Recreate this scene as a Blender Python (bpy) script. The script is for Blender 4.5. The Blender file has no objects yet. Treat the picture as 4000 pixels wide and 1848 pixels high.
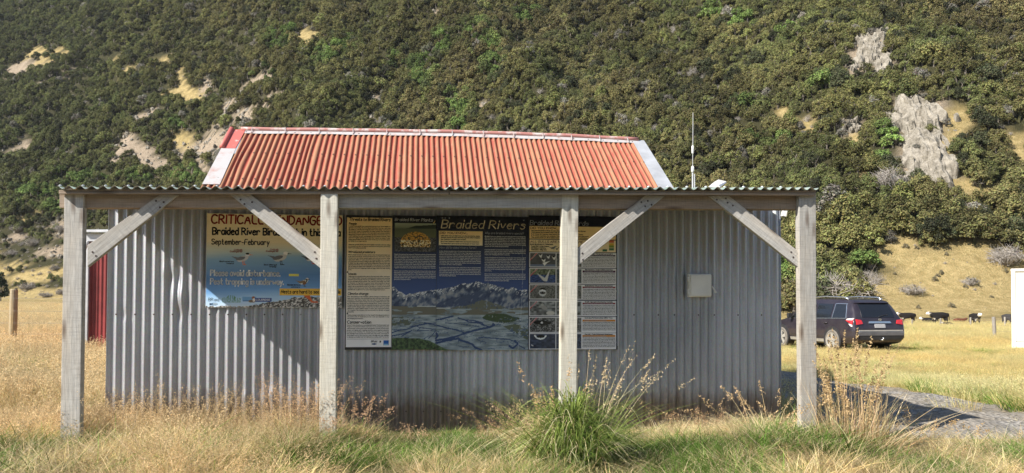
import bpy, bmesh, math, random
import numpy as np
from mathutils import Vector, Matrix
from mathutils.bvhtree import BVHTree

random.seed(7)
rng = np.random.default_rng(11)
scene = bpy.context.scene
COL = scene.collection

# ------------------------------------------------------------------ camera
F = 2900.0                      # focal length in pixels of the 4000 px wide frame
EYE = Vector((0.0, 0.0, 1.15))
PITCH, ROLL = math.radians(1.24), 0.0046
HORIZON = 1160.0
PPY = HORIZON - F * math.tan(PITCH)
cam_data = bpy.data.cameras.new("camera")
cam_data.sensor_width = 36.0
cam_data.lens = 36.0 * F / 4000.0
cam_data.shift_y = (PPY - 924.0) / 4000.0
cam_data.clip_start = 0.05
cam_data.clip_end = 3000.0
cam = bpy.data.objects.new("camera", cam_data)
COL.objects.link(cam)
CAMROT = Matrix.Rotation(math.radians(90) + PITCH, 3, 'X') @ Matrix.Rotation(ROLL, 3, 'Z')
cam.matrix_world = Matrix.Translation(EYE) @ CAMROT.to_4x4()
scene.camera = cam

# ------------------------------------------------------------------ light
SUN_TRAVEL = Vector((1.061, 0.683, -1.0)).normalized()
SUN_EL = math.asin(-SUN_TRAVEL.z)
SUN_ROT = math.atan2(-SUN_TRAVEL.x, -SUN_TRAVEL.y) % (2 * math.pi)
world = bpy.data.worlds.new("World")
scene.world = world
world.use_nodes = True
wn = world.node_tree.nodes
wn.clear()
w_out = wn.new('ShaderNodeOutputWorld')
w_bg = wn.new('ShaderNodeBackground')
w_sky = wn.new('ShaderNodeTexSky')
w_sky.sky_type = 'NISHITA'
w_sky.sun_disc = False
w_sky.sun_elevation = SUN_EL
w_sky.sun_rotation = SUN_ROT
w_sky.altitude = 600.0
w_bg.inputs['Strength'].default_value = 0.086
world.node_tree.links.new(w_sky.outputs[0], w_bg.inputs['Color'])
world.node_tree.links.new(w_bg.outputs[0], w_out.inputs['Surface'])
sun_data = bpy.data.lights.new("sun", 'SUN')
sun_data.energy = 5.0
sun_data.angle = math.radians(0.5)
sun_data.color = (1.0, 0.94, 0.85)
sun = bpy.data.objects.new("sun", sun_data)
COL.objects.link(sun)
sun.rotation_euler = SUN_TRAVEL.to_track_quat('-Z', 'Y').to_euler()
sun.location = (-30, -20, 40)
scene.view_settings.view_transform = 'Standard'
scene.view_settings.look = 'None'
scene.view_settings.exposure = 0.86
scene.view_settings.gamma = 1.0
scene.cycles.max_bounces = 6
scene.cycles.transparent_max_bounces = 8
scene.cycles.use_denoising = True

# ------------------------------------------------------------------ pixel <-> world helpers (reference frame 4000 x 1848)
def ray(px, py):
    return (CAMROT @ Vector(((px - 2000.0) / F, -(py - PPY) / F, -1.0))).normalized()

def at(px, py, Y):
    d = ray(px, py)
    return EYE + d * (Y / d.y)

CR = np.array([[CAMROT[i][j] for j in range(3)] for i in range(3)])
def project(P):
    q = (np.asarray(P, float) - np.array(EYE)) @ CR
    w = np.maximum(-q[:, 2], 1e-3)
    return 2000.0 + F * q[:, 0] / w, PPY - F * q[:, 1] / w

YAW = math.radians(6.4)         # the shed's right end stands a little farther away
CU, SU = math.cos(YAW), math.sin(YAW)
def P(u, v, z):
    return Vector((u * CU - v * SU, u * SU + v * CU, z))
def hit_v(px, py, v):           # where the line of sight meets the vertical plane at shed depth v
    d = ray(px, py)
    t = v / (-d.x * SU + d.y * CU)
    p = EYE + d * t
    return p.x * CU + p.y * SU, p.z
def to_uv(p):
    return p.x * CU + p.y * SU, -p.x * SU + p.y * CU

# ------------------------------------------------------------------ noise
def _hash(ix, iy, seed):
    h = (ix.astype(np.int64) * 374761393 + iy.astype(np.int64) * 668265263 + seed * 974634777) & 0xFFFFFFFF
    h = ((h ^ (h >> 13)) * 1274126177) & 0xFFFFFFFF
    h = h ^ (h >> 16)
    return (h & 0xFFFF) / 65535.0
def vnoise(x, y, seed=0):
    x = np.asarray(x, float); y = np.asarray(y, float)
    ix = np.floor(x); iy = np.floor(y)
    fx = x - ix; fy = y - iy
    fx = fx * fx * (3 - 2 * fx); fy = fy * fy * (3 - 2 * fy)
    a = _hash(ix, iy, seed); b = _hash(ix + 1, iy, seed)
    c = _hash(ix, iy + 1, seed); d = _hash(ix + 1, iy + 1, seed)
    return (a * (1 - fx) + b * fx) * (1 - fy) + (c * (1 - fx) + d * fx) * fy
def fbm(x, y, seed=0, octv=4):
    s = 0.0; a = 0.5; t = 0.0
    for k in range(octv):
        s = s + a * vnoise(np.asarray(x) * 2 ** k, np.asarray(y) * 2 ** k, seed + k * 17)
        t += a; a *= 0.5
    return s / t
def sstep(a, b, x):
    t = np.clip((np.asarray(x, float) - a) / (b - a), 0, 1)
    return t * t * (3 - 2 * t)

# ------------------------------------------------------------------ mesh helpers
def tag(o, label=None, cat=None, group=None, kind=None):
    if label: o['label'] = label
    if cat: o['category'] = cat
    if group: o['group'] = group
    if kind: o['kind'] = kind
    return o

def empty(name, loc=(0, 0, 0), rz=0.0):
    o = bpy.data.objects.new(name, None)
    o.empty_display_size = 0.2
    o.location = loc
    o.rotation_euler = (0, 0, rz)
    COL.objects.link(o)
    return o

def put(name, me, mats=None, parent=None, matrix=None, world_of=None):
    """link a mesh; world_of = location of an unrotated root when the mesh is written in world coordinates"""
    o = bpy.data.objects.new(name, me)
    for m in (mats if isinstance(mats, (list, tuple)) else [mats] if mats else []):
        me.materials.append(m)
    COL.objects.link(o)
    if parent is not None: o.parent = parent
    M = matrix if matrix is not None else Matrix.Identity(4)
    if world_of is not None: M = Matrix.Translation(-Vector(world_of)) @ M
    o.matrix_basis = M
    return o

def mesh_np(name, V, Q, col=None, attrs=None, smooth=False, midx=None):
    """numpy mesh: V (n,3), Q (m,k) with k = 3 or 4; col (n,3) linear"""
    V = np.asarray(V, np.float32); Q = np.asarray(Q, np.int32)
    me = bpy.data.meshes.new(name)
    k = Q.shape[1]
    me.vertices.add(len(V)); me.vertices.foreach_set('co', V.ravel())
    me.loops.add(Q.size); me.loops.foreach_set('vertex_index', Q.ravel())
    me.polygons.add(len(Q))
    me.polygons.foreach_set('loop_start', np.arange(0, Q.size, k, dtype=np.int32))
    me.polygons.foreach_set('loop_total', np.full(len(Q), k, np.int32))
    if midx is not None: me.polygons.foreach_set('material_index', np.asarray(midx, np.int32))
    me.polygons.foreach_set('use_smooth', np.full(len(Q), bool(smooth)))
    if col is not None:
        a = me.color_attributes.new('col', 'FLOAT_COLOR', 'POINT')
        c = np.ones((len(V), 4), np.float32); c[:, :3] = col
        a.data.foreach_set('color', c.ravel())
    for nm, arr in (attrs or {}).items():
        a = me.attributes.new(nm, 'FLOAT', 'POINT')
        a.data.foreach_set('value', np.asarray(arr, np.float32))
    me.update(calc_edges=True)
    me.validate()
    return me

class MB:
    """collects boxes, tubes, prisms into one mesh"""
    def __init__(self): self.v = []; self.f = []; self.m = []
    def add(self, vs, fs, mi=0):
        n = len(self.v)
        self.v += [tuple(p) for p in vs]
        self.f += [tuple(i + n for i in f) for f in fs]
        self.m += [mi] * len(fs)
    def box(self, c, s, mi=0, M=None):
        x, y, z = c; a, b, d = s[0] / 2, s[1] / 2, s[2] / 2
        vs = [Vector((x + i * a, y + j * b, z + k * d)) for k in (-1, 1) for j in (-1, 1) for i in (-1, 1)]
        if M is not None: vs = [M @ p for p in vs]
        self.add(vs, [(0, 2, 3, 1), (4, 5, 7, 6), (0, 1, 5, 4), (2, 6, 7, 3), (0, 4, 6, 2), (1, 3, 7, 5)], mi)
    def tube(self, pts, rad, n=8, mi=0, cap=True):
        pts = [Vector(p) for p in pts]
        rad = rad if isinstance(rad, (list, tuple)) else [rad] * len(pts)
        vs = []; fs = []
        for i, p in enumerate(pts):
            t = (pts[min(i + 1, len(pts) - 1)] - pts[max(i - 1, 0)]).normalized()
            a = t.cross(Vector((0, 0, 1)) if abs(t.z) < 0.9 else Vector((1, 0, 0))).normalized()
            b = t.cross(a)
            for k in range(n):
                th = 2 * math.pi * k / n
                vs.append(p + (a * math.cos(th) + b * math.sin(th)) * rad[i])
        for i in range(len(pts) - 1):
            for k in range(n):
                fs.append((i * n + k, i * n + (k + 1) % n, (i + 1) * n + (k + 1) % n, (i + 1) * n + k))
        if cap:
            fs.append(tuple(range(n - 1, -1, -1))); fs.append(tuple(range((len(pts) - 1) * n, len(pts) * n)))
        self.add(vs, fs, mi)
    def prism(self, poly, ext, mi=0):
        """poly: 3d points (planar), ext: extrusion vector"""
        n = len(poly); poly = [Vector(p) for p in poly]; ext = Vector(ext)
        vs = poly + [p + ext for p in poly]
        fs = [tuple(range(n)), tuple(range(2 * n - 1, n - 1, -1))]
        fs += [(i, i + n, (i + 1) % n + n, (i + 1) % n) for i in range(n)]
        self.add(vs, fs, mi)
    def mesh(self, name, bevel=0.0, smooth=False):
        me = bpy.data.meshes.new(name)
        me.from_pydata(self.v, [], self.f)
        me.polygons.foreach_set('material_index', self.m)
        bm = bmesh.new(); bm.from_mesh(me)
        bmesh.ops.recalc_face_normals(bm, faces=bm.faces)
        if bevel > 0:
            es = [e for e in bm.edges if len(e.link_faces) == 2 and e.calc_face_angle(0) > 0.6]
            bmesh.ops.bevel(bm, geom=es, offset=bevel, segments=2, affect='EDGES', profile=0.6)
        if smooth:
            for f in bm.faces: f.smooth = True
        bm.to_mesh(me); bm.free()
        return me
    def build(self, name, mats, parent=None, bevel=0.0, smooth=False, matrix=None, world_of=None):
        return put(name, self.mesh(name, bevel, smooth), mats, parent, matrix, world_of)

def copy_tree(o, parent=None):
    c = o.copy(); COL.objects.link(c)
    if parent is not None: c.parent = parent
    for ch in list(o.children): copy_tree(ch, c)
    return c

# ------------------------------------------------------------------ materials
def srgb(r, g, b):
    f = lambda c: c / 12.92 if c <= 0.04045 else ((c + 0.055) / 1.055) ** 2.4
    return (f(r / 255), f(g / 255), f(b / 255))

class NT:
    def __init__(self, name):
        self.m = bpy.data.materials.new(name); self.m.use_nodes = True
        self.t = self.m.node_tree; self.t.nodes.clear()
        self.out = self.n('ShaderNodeOutputMaterial')
    def n(self, kind, **kw):
        nd = self.t.nodes.new(kind)
        for k, v in kw.items(): setattr(nd, k, v)
        return nd
    def l(self, a, b): self.t.links.new(a, b)
    def coord(self, which='Object', scale=(1, 1, 1)):
        tc = self.n('ShaderNodeTexCoord'); mp = self.n('ShaderNodeMapping')
        mp.inputs['Scale'].default_value = scale
        self.l(tc.outputs[which], mp.inputs['Vector'])
        return mp.outputs['Vector']
    def noise(self, vec, scale, detail=4, rough=0.55):
        nd = self.n('ShaderNodeTexNoise')
        nd.inputs['Scale'].default_value = scale; nd.inputs['Detail'].default_value = detail
        nd.inputs['Roughness'].default_value = rough
        self.l(vec, nd.inputs['Vector'])
        return nd.outputs['Fac']
    def ramp(self, fac, stops):
        r = self.n('ShaderNodeValToRGB'); e = r.color_ramp.elements
        while len(e) < len(stops): e.new(0.5)
        for i, (p, c) in enumerate(stops):
            e[i].position = p; e[i].color = (*c, 1) if len(c) == 3 else c
        self.l(fac, r.inputs['Fac'])
        return r.outputs['Color']
    def mix(self, fac, a, b, mode='MIX'):
        m = self.n('ShaderNodeMix', data_type='RGBA', blend_type=mode)
        for sock, val in ((m.inputs['Factor'], fac), (m.inputs['A'], a), (m.inputs['B'], b)):
            if isinstance(val, (int, float)): sock.default_value = val
            elif isinstance(val, tuple): sock.default_value = (*val, 1) if len(val) == 3 else val
            else: self.l(val, sock)
        return m.outputs['Result']
    def math(self, op, a, b=0.0):
        m = self.n('ShaderNodeMath', operation=op)
        for i, v in enumerate((a, b)):
            if isinstance(v, (int, float)): m.inputs[i].default_value = v
            else: self.l(v, m.inputs[i])
        return m.outputs[0]
    def attr(self, name, inst=False, out='Color'):
        a = self.n('ShaderNodeAttribute', attribute_name=name)
        if inst: a.attribute_type = 'INSTANCER'
        return a.outputs[out]
    def bump(self, h, strength=0.3, dist=0.01):
        b = self.n('ShaderNodeBump')
        b.inputs['Strength'].default_value = strength; b.inputs['Distance'].default_value = dist
        self.l(h, b.inputs['Height'])
        return b.outputs['Normal']
    def bsdf(self, color, rough=0.7, metal=0.0, normal=None, spec=0.5, coat=0.0):
        p = self.n('ShaderNodeBsdfPrincipled')
        for key, val in (('Base Color', color), ('Roughness', rough), ('Metallic', metal)):
            s = p.inputs[key]
            if isinstance(val, (int, float)): s.default_value = val
            elif isinstance(val, tuple): s.default_value = (*val, 1)
            else: self.l(val, s)
        p.inputs['Specular IOR Level'].default_value = spec
        p.inputs['Coat Weight'].default_value = coat
        if normal is not None: self.l(normal, p.inputs['Normal'])
        self.l(p.outputs[0], self.out.inputs['Surface'])
        return p

def plain(name, c, rough=0.6, metal=0.0, var=0.25, scale=6.0, spec=0.5, coat=0.0, bump=0.0):
    t = NT(name); v = t.coord('Object')
    n = t.noise(v, scale, 5)
    col = t.ramp(n, [(0.3, tuple(x * (1 - var) for x in c)), (0.7, tuple(min(1, x * (1 + var)) for x in c))])
    t.bsdf(col, rough, metal, t.bump(t.noise(v, scale * 6, 4), bump, 0.004) if bump else None, spec, coat)
    return t.m

def wood_mat(name, c0, c1, warm, mix=0.45):
    """weathered sawn timber, grain along local X"""
    t = NT(name); v = t.coord('Object', (1.6, 26, 26)); v2 = t.coord('Object', (1.2, 6, 6)); v3 = t.coord('Object', (40, 3, 3))
    g = t.noise(v, 3.0, 6, 0.65)
    base = t.ramp(g, [(0.28, c0), (0.5, tuple((a + b) / 2 for a, b in zip(c0, c1))), (0.74, c1)])
    w = t.noise(v2, 1.3, 3)
    col = t.mix(t.ramp(w, [(0.42, (0, 0, 0)), (0.72, (mix, mix, mix))]), base, warm)
    saw = t.noise(v3, 2.2, 3)                       # saw marks across the board
    col = t.mix(t.ramp(saw, [(0.36, (0.22, 0.22, 0.22)), (0.5, (0, 0, 0))]), col, tuple(x * 0.55 for x in c0))
    kn = t.n('ShaderNodeTexVoronoi'); kn.inputs['Scale'].default_value = 1.0
    t.l(t.coord('Object', (1.7, 7, 7)), kn.inputs['Vector'])
    col = t.mix(t.ramp(kn.outputs['Distance'], [(0.06, (0.75, 0.75, 0.75)), (0.17, (0, 0, 0))]), col, (0.10, 0.06, 0.035))
    oi = t.n('ShaderNodeObjectInfo')                # each stick weathered a little differently
    col = t.mix(1.0, col, t.math('ADD', 0.80, t.math('MULTIPLY', oi.outputs['Random'], 0.26)), 'MULTIPLY')
    h = t.math('ADD', g, t.math('MULTIPLY', saw, 0.5))
    t.bsdf(col, 0.85, 0.0, t.bump(h, 0.45, 0.006), 0.25)
    return t.m

def galv_mat(name, base, dark, rust=0.25, rough=0.42, metal=0.55, wall=False):
    t = NT(name)
    v = t.coord('Object'); vs = t.coord('Object', (9, 9, 0.7))
    sp = t.n('ShaderNodeTexVoronoi'); sp.inputs['Scale'].default_value = 95.0; t.l(v, sp.inputs['Vector'])
    col = t.mix(t.ramp(t.noise(v, 1.1, 5), [(0.35, (0, 0, 0)), (0.7, (1, 1, 1))]), base, dark)
    col = t.mix(0.16, col, sp.outputs['Color'], 'SOFT_LIGHT')
    streak = t.noise(vs, 1.6, 5, 0.6)
    col = t.mix(t.ramp(streak, [(0.52, (0, 0, 0)), (0.8, (0.5, 0.5, 0.5))]), col, tuple(x * 0.62 for x in dark))
    rs = t.noise(v, 3.4, 8, 0.7)
    col = t.mix(t.ramp(rs, [(0.66, (0, 0, 0)), (0.8, (rust, rust, rust))]), col, (0.20, 0.12, 0.075))
    if wall:                                        # tone of each sheet, dirt and rust rising from the ground
        col = t.mix(1.0, col, t.math('ADD', 0.86, t.math('MULTIPLY', t.attr('sheettone', out='Fac'), 0.24)), 'MULTIPLY')
        sx = t.n('ShaderNodeSeparateXYZ'); t.l(v, sx.inputs[0])
        up = t.math('ADD', sx.outputs['Z'], t.math('MULTIPLY', t.noise(t.coord('Object', (6, 6, 2)), 2.0, 5, 0.65), -0.34))
        col = t.mix(t.ramp(up, [(0.0, (0.75, 0.75, 0.75)), (0.16, (0, 0, 0))]), col, (0.16, 0.115, 0.08))
    t.bsdf(col, rough, metal, t.bump(t.noise(v, 30, 4), 0.12, 0.004), 0.5)
    return t.m

M = {}
M['galv'] = galv_mat('galvanised iron', (0.56, 0.60, 0.67), (0.43, 0.465, 0.525), rust=0.10, rough=0.47, metal=0.75)
M['galv_wall'] = galv_mat('galvanised wall iron', (0.54, 0.552, 0.582), (0.41, 0.42, 0.447), rust=0.16, rough=0.56, metal=0.86, wall=True)
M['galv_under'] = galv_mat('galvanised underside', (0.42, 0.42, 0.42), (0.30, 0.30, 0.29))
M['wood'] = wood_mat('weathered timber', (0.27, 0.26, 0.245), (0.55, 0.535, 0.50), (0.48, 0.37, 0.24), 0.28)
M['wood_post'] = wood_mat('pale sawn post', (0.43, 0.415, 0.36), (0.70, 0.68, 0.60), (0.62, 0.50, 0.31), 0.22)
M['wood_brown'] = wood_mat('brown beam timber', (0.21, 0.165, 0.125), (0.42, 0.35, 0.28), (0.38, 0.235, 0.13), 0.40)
M['white_metal'] = plain('white flashing', (0.50, 0.515, 0.54), 0.45, 0.3, 0.16, 5)
M['pvc'] = plain('white plastic', (0.72, 0.72, 0.70), 0.4, 0.0, 0.06, 4)
M['dark'] = plain('dark rubber', (0.02, 0.02, 0.022), 0.7, 0, 0.2)
M['board'] = plain('black sign board', (0.018, 0.019, 0.024), 0.35, 0, 0.2)
M['nail'] = plain('rusty nail head', (0.07, 0.05, 0.045), 0.6, 0.5)

def red_roof_mat():
    t = NT('red oxide roofing'); v = t.coord('Object'); vs = t.coord('Object', (7, 1.4, 1.4))
    n1 = t.noise(vs, 2.0, 6, 0.62); n2 = t.noise(v, 9, 7, 0.7); n3 = t.noise(v, 1.3, 3)
    red = t.mix(n3, (0.285, 0.060, 0.040), (0.32, 0.085, 0.056))
    tan = (0.36, 0.185, 0.10)
    rib = t.attr('rib', out='Fac')
    n1 = t.math('ADD', n1, t.math('MULTIPLY', t.math('SUBTRACT', t.attr('ribtone', out='Fac'), 0.5), 0.30))
    f = t.math('MULTIPLY', t.math('ADD', t.math('MULTIPLY', rib, 0.55), n1), 0.86)
    col = t.mix(t.ramp(f, [(0.46, (0, 0, 0)), (0.86, (0.9, 0.9, 0.9))]), red, tan)
    col = t.mix(t.ramp(n2, [(0.56, (0, 0, 0)), (0.70, (0.55, 0.55, 0.55))]), col, (0.25, 0.185, 0.125))
    col = t.mix(t.ramp(t.noise(vs, 5, 6, 0.7), [(0.62, (0, 0, 0)), (0.74, (0.6, 0.6, 0.6))]), col, (0.50, 0.37, 0.29))
    t.bsdf(col, 0.62, 0.0, t.bump(n2, 0.25, 0.006), 0.35)
    return t.m
M['red_roof'] = red_roof_mat()
def chipped(name, c0, c1, lo, hi, scale=6):
    t = NT(name); v = t.coord('Object', (1, 1, 1)); n = t.noise(v, scale, 7, 0.68)
    col = t.mix(t.ramp(n, [(lo, (0, 0, 0)), (hi, (1, 1, 1))]), c0, c1)
    t.bsdf(col, 0.5, 0.0, t.bump(n, 0.2, 0.004), 0.4)
    return t.m
M['ridge'] = chipped('chipped red paint over white', (0.44, 0.20, 0.175), (0.58, 0.50, 0.48), 0.50, 0.62)
M['ridge_white'] = chipped('white primer with red traces', (0.44, 0.43, 0.43), (0.40, 0.25, 0.22), 0.50, 0.70)
M['barge_red'] = chipped('worn red flashing', (0.50, 0.13, 0.11), (0.72, 0.58, 0.54), 0.58, 0.66)
M['red_wall'] = plain('red painted iron', (0.19, 0.028, 0.028), 0.5, 0.0, 0.25, 3)

def print_mat():
    t = NT('printed sign face')
    t.bsdf(t.attr('col'), 0.20, 0.0, None, 0.6)
    return t.m
M['print'] = print_mat()
def ink(name, c): return plain('ink ' + name, c, 0.2, 0, 0.03, 6, 0.6)
M['ink_red'] = ink('red', (0.30, 0.025, 0.02))
M['ink_black'] = ink('black', (0.012, 0.012, 0.014))
M['ink_white'] = ink('white', (0.88, 0.89, 0.90))
M['ink_cream'] = ink('cream', (0.78, 0.66, 0.46))
M['ink_brown'] = ink('brown', (0.16, 0.045, 0.02))
M['ink_grey'] = ink('grey', (0.42, 0.44, 0.50))
M['ink_yellow'] = ink('yellow', (0.62, 0.52, 0.10))
# ------------------------------------------------------------------ terrain
def foot(a): return np.interp(a, [-0.9, -0.6, -0.42, -0.25, 0, 0.3, 0.45, 0.62, 0.8], [235, 215, 185, 150, 132, 118, 104, 100, 98])
def ground_z(x, y):
    x = np.asarray(x, float); y = np.asarray(y, float)
    a = x / np.maximum(y, 2.0)
    fall = np.interp(y, [0, 7, 26, 87, 200, 600], [0, 0.0, 0.56, 1.85, 2.6, 3.0])
    w = 0.12 + 0.88 * sstep(-0.45, 0.15, a)
    z = -fall * w
    near = 1 - sstep(20, 45, y)
    z = z + ((fbm(x * 0.9, y * 0.9, 3) - 0.5) * 0.10 + (fbm(x * 2.6, y * 2.6, 13, 2) - 0.5) * 0.09) * near * sstep(0.2, 1.0, np.abs(y - 6.4) + 0.3)
    z = z + (fbm(x * 0.07, y * 0.07, 9) - 0.5) * 0.5 * sstep(18, 60, y)
    bank = np.interp(x, [-1.6, -0.9, 0.9, 1.6, 2.15, 2.7], [0.13, 0.035, 0.03, 0.07, 0.08, -0.02])
    return z - 0.05 + bank * (1 - sstep(5.75, 6.5, y - 0.11 * x))      # the bank in front of the shed
def hill_h(x, y):
    x = np.asarray(x, float); y = np.asarray(y, float)
    s = y - foot(x / np.maximum(y, 2.0))
    h = 0.93 * (np.sqrt((s - 12) ** 2 + 144) + (s - 12)) / 2 - 0.93 * (np.sqrt(288) - 12) / 2
    r = sstep(2, 70, s)
    c = x + 0.42 * y + 22 * (fbm(x * 0.012, y * 0.012, 31, 3) - 0.5)
    n = 1 - np.abs(2 * vnoise(c * 0.017, y * 0.004, 5) - 1)
    m = 1 - np.abs(2 * vnoise((x - 0.5 * y) * 0.045, y * 0.012, 6) - 1)
    h = h + r * (19 * (n - 0.5) + 7.0 * (m - 0.5) + 3.5 * (fbm(x * 0.07, y * 0.07, 8) - 0.5))
    h = h + sstep(0, 14, s) * 1.6 * (fbm(x * 0.11, y * 0.11, 12) - 0.4)
    return np.where(s > 0, np.maximum(h, 0), 0.0)
def G(x, y): return ground_z(x, y) + hill_h(x, y)
def g1(x, y): return float(G(np.array([x]), np.array([y]))[0])

def on_land(px, py, y0=3.0, y1=470.0):
    """where a line of sight first meets the land"""
    d = ray(px, py)
    ys = np.geomspace(y0, y1, 900)
    X = EYE.x + d.x * ys / d.y; Z = EYE.z + d.z * ys / d.y
    below = Z <= G(X, ys)
    i = int(np.argmax(below)) if below.any() else len(ys) - 1
    y = ys[i]
    if i > 0:
        lo, hi = ys[i - 1], ys[i]
        for _ in range(14):
            m = (lo + hi) / 2
            if EYE.z + d.z * m / d.y <= g1(EYE.x + d.x * m / d.y, m): hi = m
            else: lo = m
        y = hi
    x = EYE.x + d.x * y / d.y
    return Vector((x, y, g1(x, y)))

# openings in the bush, each given by where it lies on the hillside: (px, py, rx, ry, tilt, kind)
PATCH = [
 (3395, 200, 55, 105, -38, 'rock'), (3450, 255, 35, 50, -40, 'rock'),
 (3590, 465, 130, 85, -20, 'rock'), (3600, 600, 100, 120, -18, 'rock'), (3680, 665, 80, 65, -20, 'rock'), (3545, 430, 50, 40, 0, 'rock'),
 (3325, 505, 48, 38, -10, 'rock'), (3330, 550, 30, 30, 0, 'dry'),
 (3070, 450, 55, 32, -30, 'dry'), (3150, 500, 55, 20, -40, 'dry'), (3735, 480, 55, 60, -30, 'dry'), (3700, 560, 40, 80, -20, 'dry'),
 (3760, 735, 110, 40, -25, 'dry'), (3880, 760, 45, 40, -60, 'dry'), (3400, 705, 42, 34, -40, 'dry'), (3960, 560, 70, 50, -35, 'dry'), (3995, 620, 60, 50, -30, 'dry'),
 (3480, 985, 60, 45, -20, 'dry'), (3640, 1040, 190, 80, -8, 'dry'), (3900, 1050, 170, 90, -10, 'dry'), (3700, 1130, 320, 70, 0, 'dry'), (4000, 1150, 240, 80, 0, 'dry'),
 (3500, 1150, 160, 60, 0, 'dry'), (3060, 1150, 90, 25, 0, 'dry'), (3560, 950, 70, 30, -30, 'dry'), (3790, 970, 60, 30, -20, 'dry'), (4150, 1050, 150, 100, 0, 'dry'),
 (3560, 1215, 560, 45, 0, 'dry'),
 (1195, 165, 62, 34, 28, 'dry'), (1180, 205, 40, 18, 40, 'dry'), (1000, 325, 60, 18, 30, 'scree'), (830, 265, 18, 10, 0, 'dry'),
 (455, 240, 40, 16, 0, 'dry'), (150, 205, 42, 16, 10, 'dry'), (235, 208, 38, 12, 0, 'dry'), (90, 270, 60, 22, 25, 'scree'), (170, 250, 30, 14, 0, 'dry'), (160, 335, 45, 14, 15, 'scree'), (275, 295, 26, 14, 0, 'scree'),
 (520, 275, 42, 14, 10, 'dry'), (640, 245, 42, 20, 0, 'dry'), (700, 300, 18, 46, 0, 'dry'), (740, 370, 70, 22, -25, 'dry'), (660, 372, 20, 10, 0, 'dry'), (800, 345, 20, 30, 0, 'scree'),
 (560, 460, 50, 20, 20, 'scree'), (500, 590, 90, 48, -20, 'scree'), (600, 640, 80, 40, -30, 'scree'), (770, 610, 85, 50, 10, 'scree'), (850, 530, 60, 40, 20, 'scree'), (720, 540, 40, 30, 0, 'dry'), (900, 420, 40, 24, 10, 'scree'), (960, 450, 50, 22, 10, 'scree'),
 (90, 590, 55, 30, 30, 'scree'), (1050, 390, 34, 18, 10, 'scree'), (1470, 400, 30, 30, 40, 'scree'), (1450, 470, 22, 30, 10, 'scree'), (1530, 340, 40, 16, 20, 'dry'), (1885, 430, 24, 26, 40, 'scree'), (1440, 310, 22, 14, 0, 'scree'), (1870, 510, 16, 12, 0, 'scree'),
 (1700, 55, 26, 12, 20, 'scree'), (1890, 8, 40, 14, 10, 'scree'), (2420, 10, 20, 12, 0, 'scree'), (3090, 100, 34, 14, 10, 'scree'), (1660, 12, 20, 12, 0, 'scree'),
 (100, 850, 46, 14, 15, 'dry'), (60, 930, 50, 18, 10, 'scree'), (200, 985, 60, 20, 0, 'scree'), (150, 1075, 120, 26, 8, 'dry'), (60, 1040, 60, 14, 0, 'dry'), (260, 890, 60, 26, 0, 'scree'), (130, 1150, 260, 24, 0, 'dry'), (-60, 1090, 90, 90, 0, 'dry'), (300, 1110, 60, 20, 8, 'dry'), (440, 1000, 90, 40, 0, 'scree'), (450, 1120, 140, 50, 0, 'dry'),
]
def patch_value(px, py, kinds=('rock', 'dry', 'scree')):
    """1 inside an opening, falling to 0 at its ragged rim"""
    best = np.zeros_like(px)
    wob = (fbm(px * 0.022, py * 0.030, 51, 4) - 0.5) * 1.1
    wamp = 1.0 + 1.5 * sstep(1500, 1000, px) * sstep(900, 760, py)
    for (cx, cy, rx, ry, tl, k) in PATCH:
        if k not in kinds: continue
        c, s = math.cos(math.radians(tl)), math.sin(math.radians(tl))
        dx, dy = px - cx, -(py - cy)
        q = np.sqrt(((dx * c + dy * s) / rx) ** 2 + ((-dx * s + dy * c) / ry) ** 2)
        best = np.maximum(best, np.clip((1.22 - q + wob * wamp) * 1.3, 0, 1))
    return best

# the ground: one sheet from behind the camera to the foot of the hill
xs = np.concatenate([-np.geomspace(420, 8, 60), np.linspace(-7.6, 7.6, 130), np.geomspace(8, 420, 60)])
ys = np.concatenate([np.linspace(2.4, 12, 94), np.geomspace(12.3, 95, 80)])
GX, GY = np.meshgrid(xs, ys)
def grid_faces(nr, nc):
    i = np.arange(nr * nc).reshape(nr, nc)
    return np.stack([i[:-1, :-1], i[:-1, 1:], i[1:, 1:], i[1:, :-1]], -1).reshape(-1, 4)
def ground_mat():
    t = NT('dry paddock ground'); v = t.coord('Object')
    n1 = t.noise(v, 0.35, 5); n2 = t.noise(v, 7, 6, 0.7); n3 = t.noise(v, 60, 4, 0.7)
    vl = t.coord('Object', (0.35, 1.6, 1)); n4 = t.noise(vl, 0.5, 5, 0.6)
    straw = t.mix(n2, (0.52, 0.36, 0.17), (0.72, 0.53, 0.28))
    straw = t.mix(t.ramp(n3, [(0.35, (0.6, 0.6, 0.6)), (0.6, (0, 0, 0))]), straw, (0.38, 0.25, 0.115))
    green = t.mix(n2, (0.16, 0.17, 0.04), (0.30, 0.28, 0.09))
    col = t.mix(t.ramp(n4, [(0.44, (0, 0, 0)), (0.62, (0.8, 0.8, 0.8))]), straw, green)
    t.bsdf(col, 0.95, 0, t.bump(t.math('ADD', n3, n2), 0.6, 0.05), 0.1)
    return t.m
M['ground'] = ground_mat()
gv = np.stack([GX, GY, G(GX, GY)], -1).reshape(-1, 3)
ground = put('ground', mesh_np('ground', gv, grid_faces(*GX.shape), smooth=True), M['ground'])
tag(ground, kind='structure')

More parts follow.
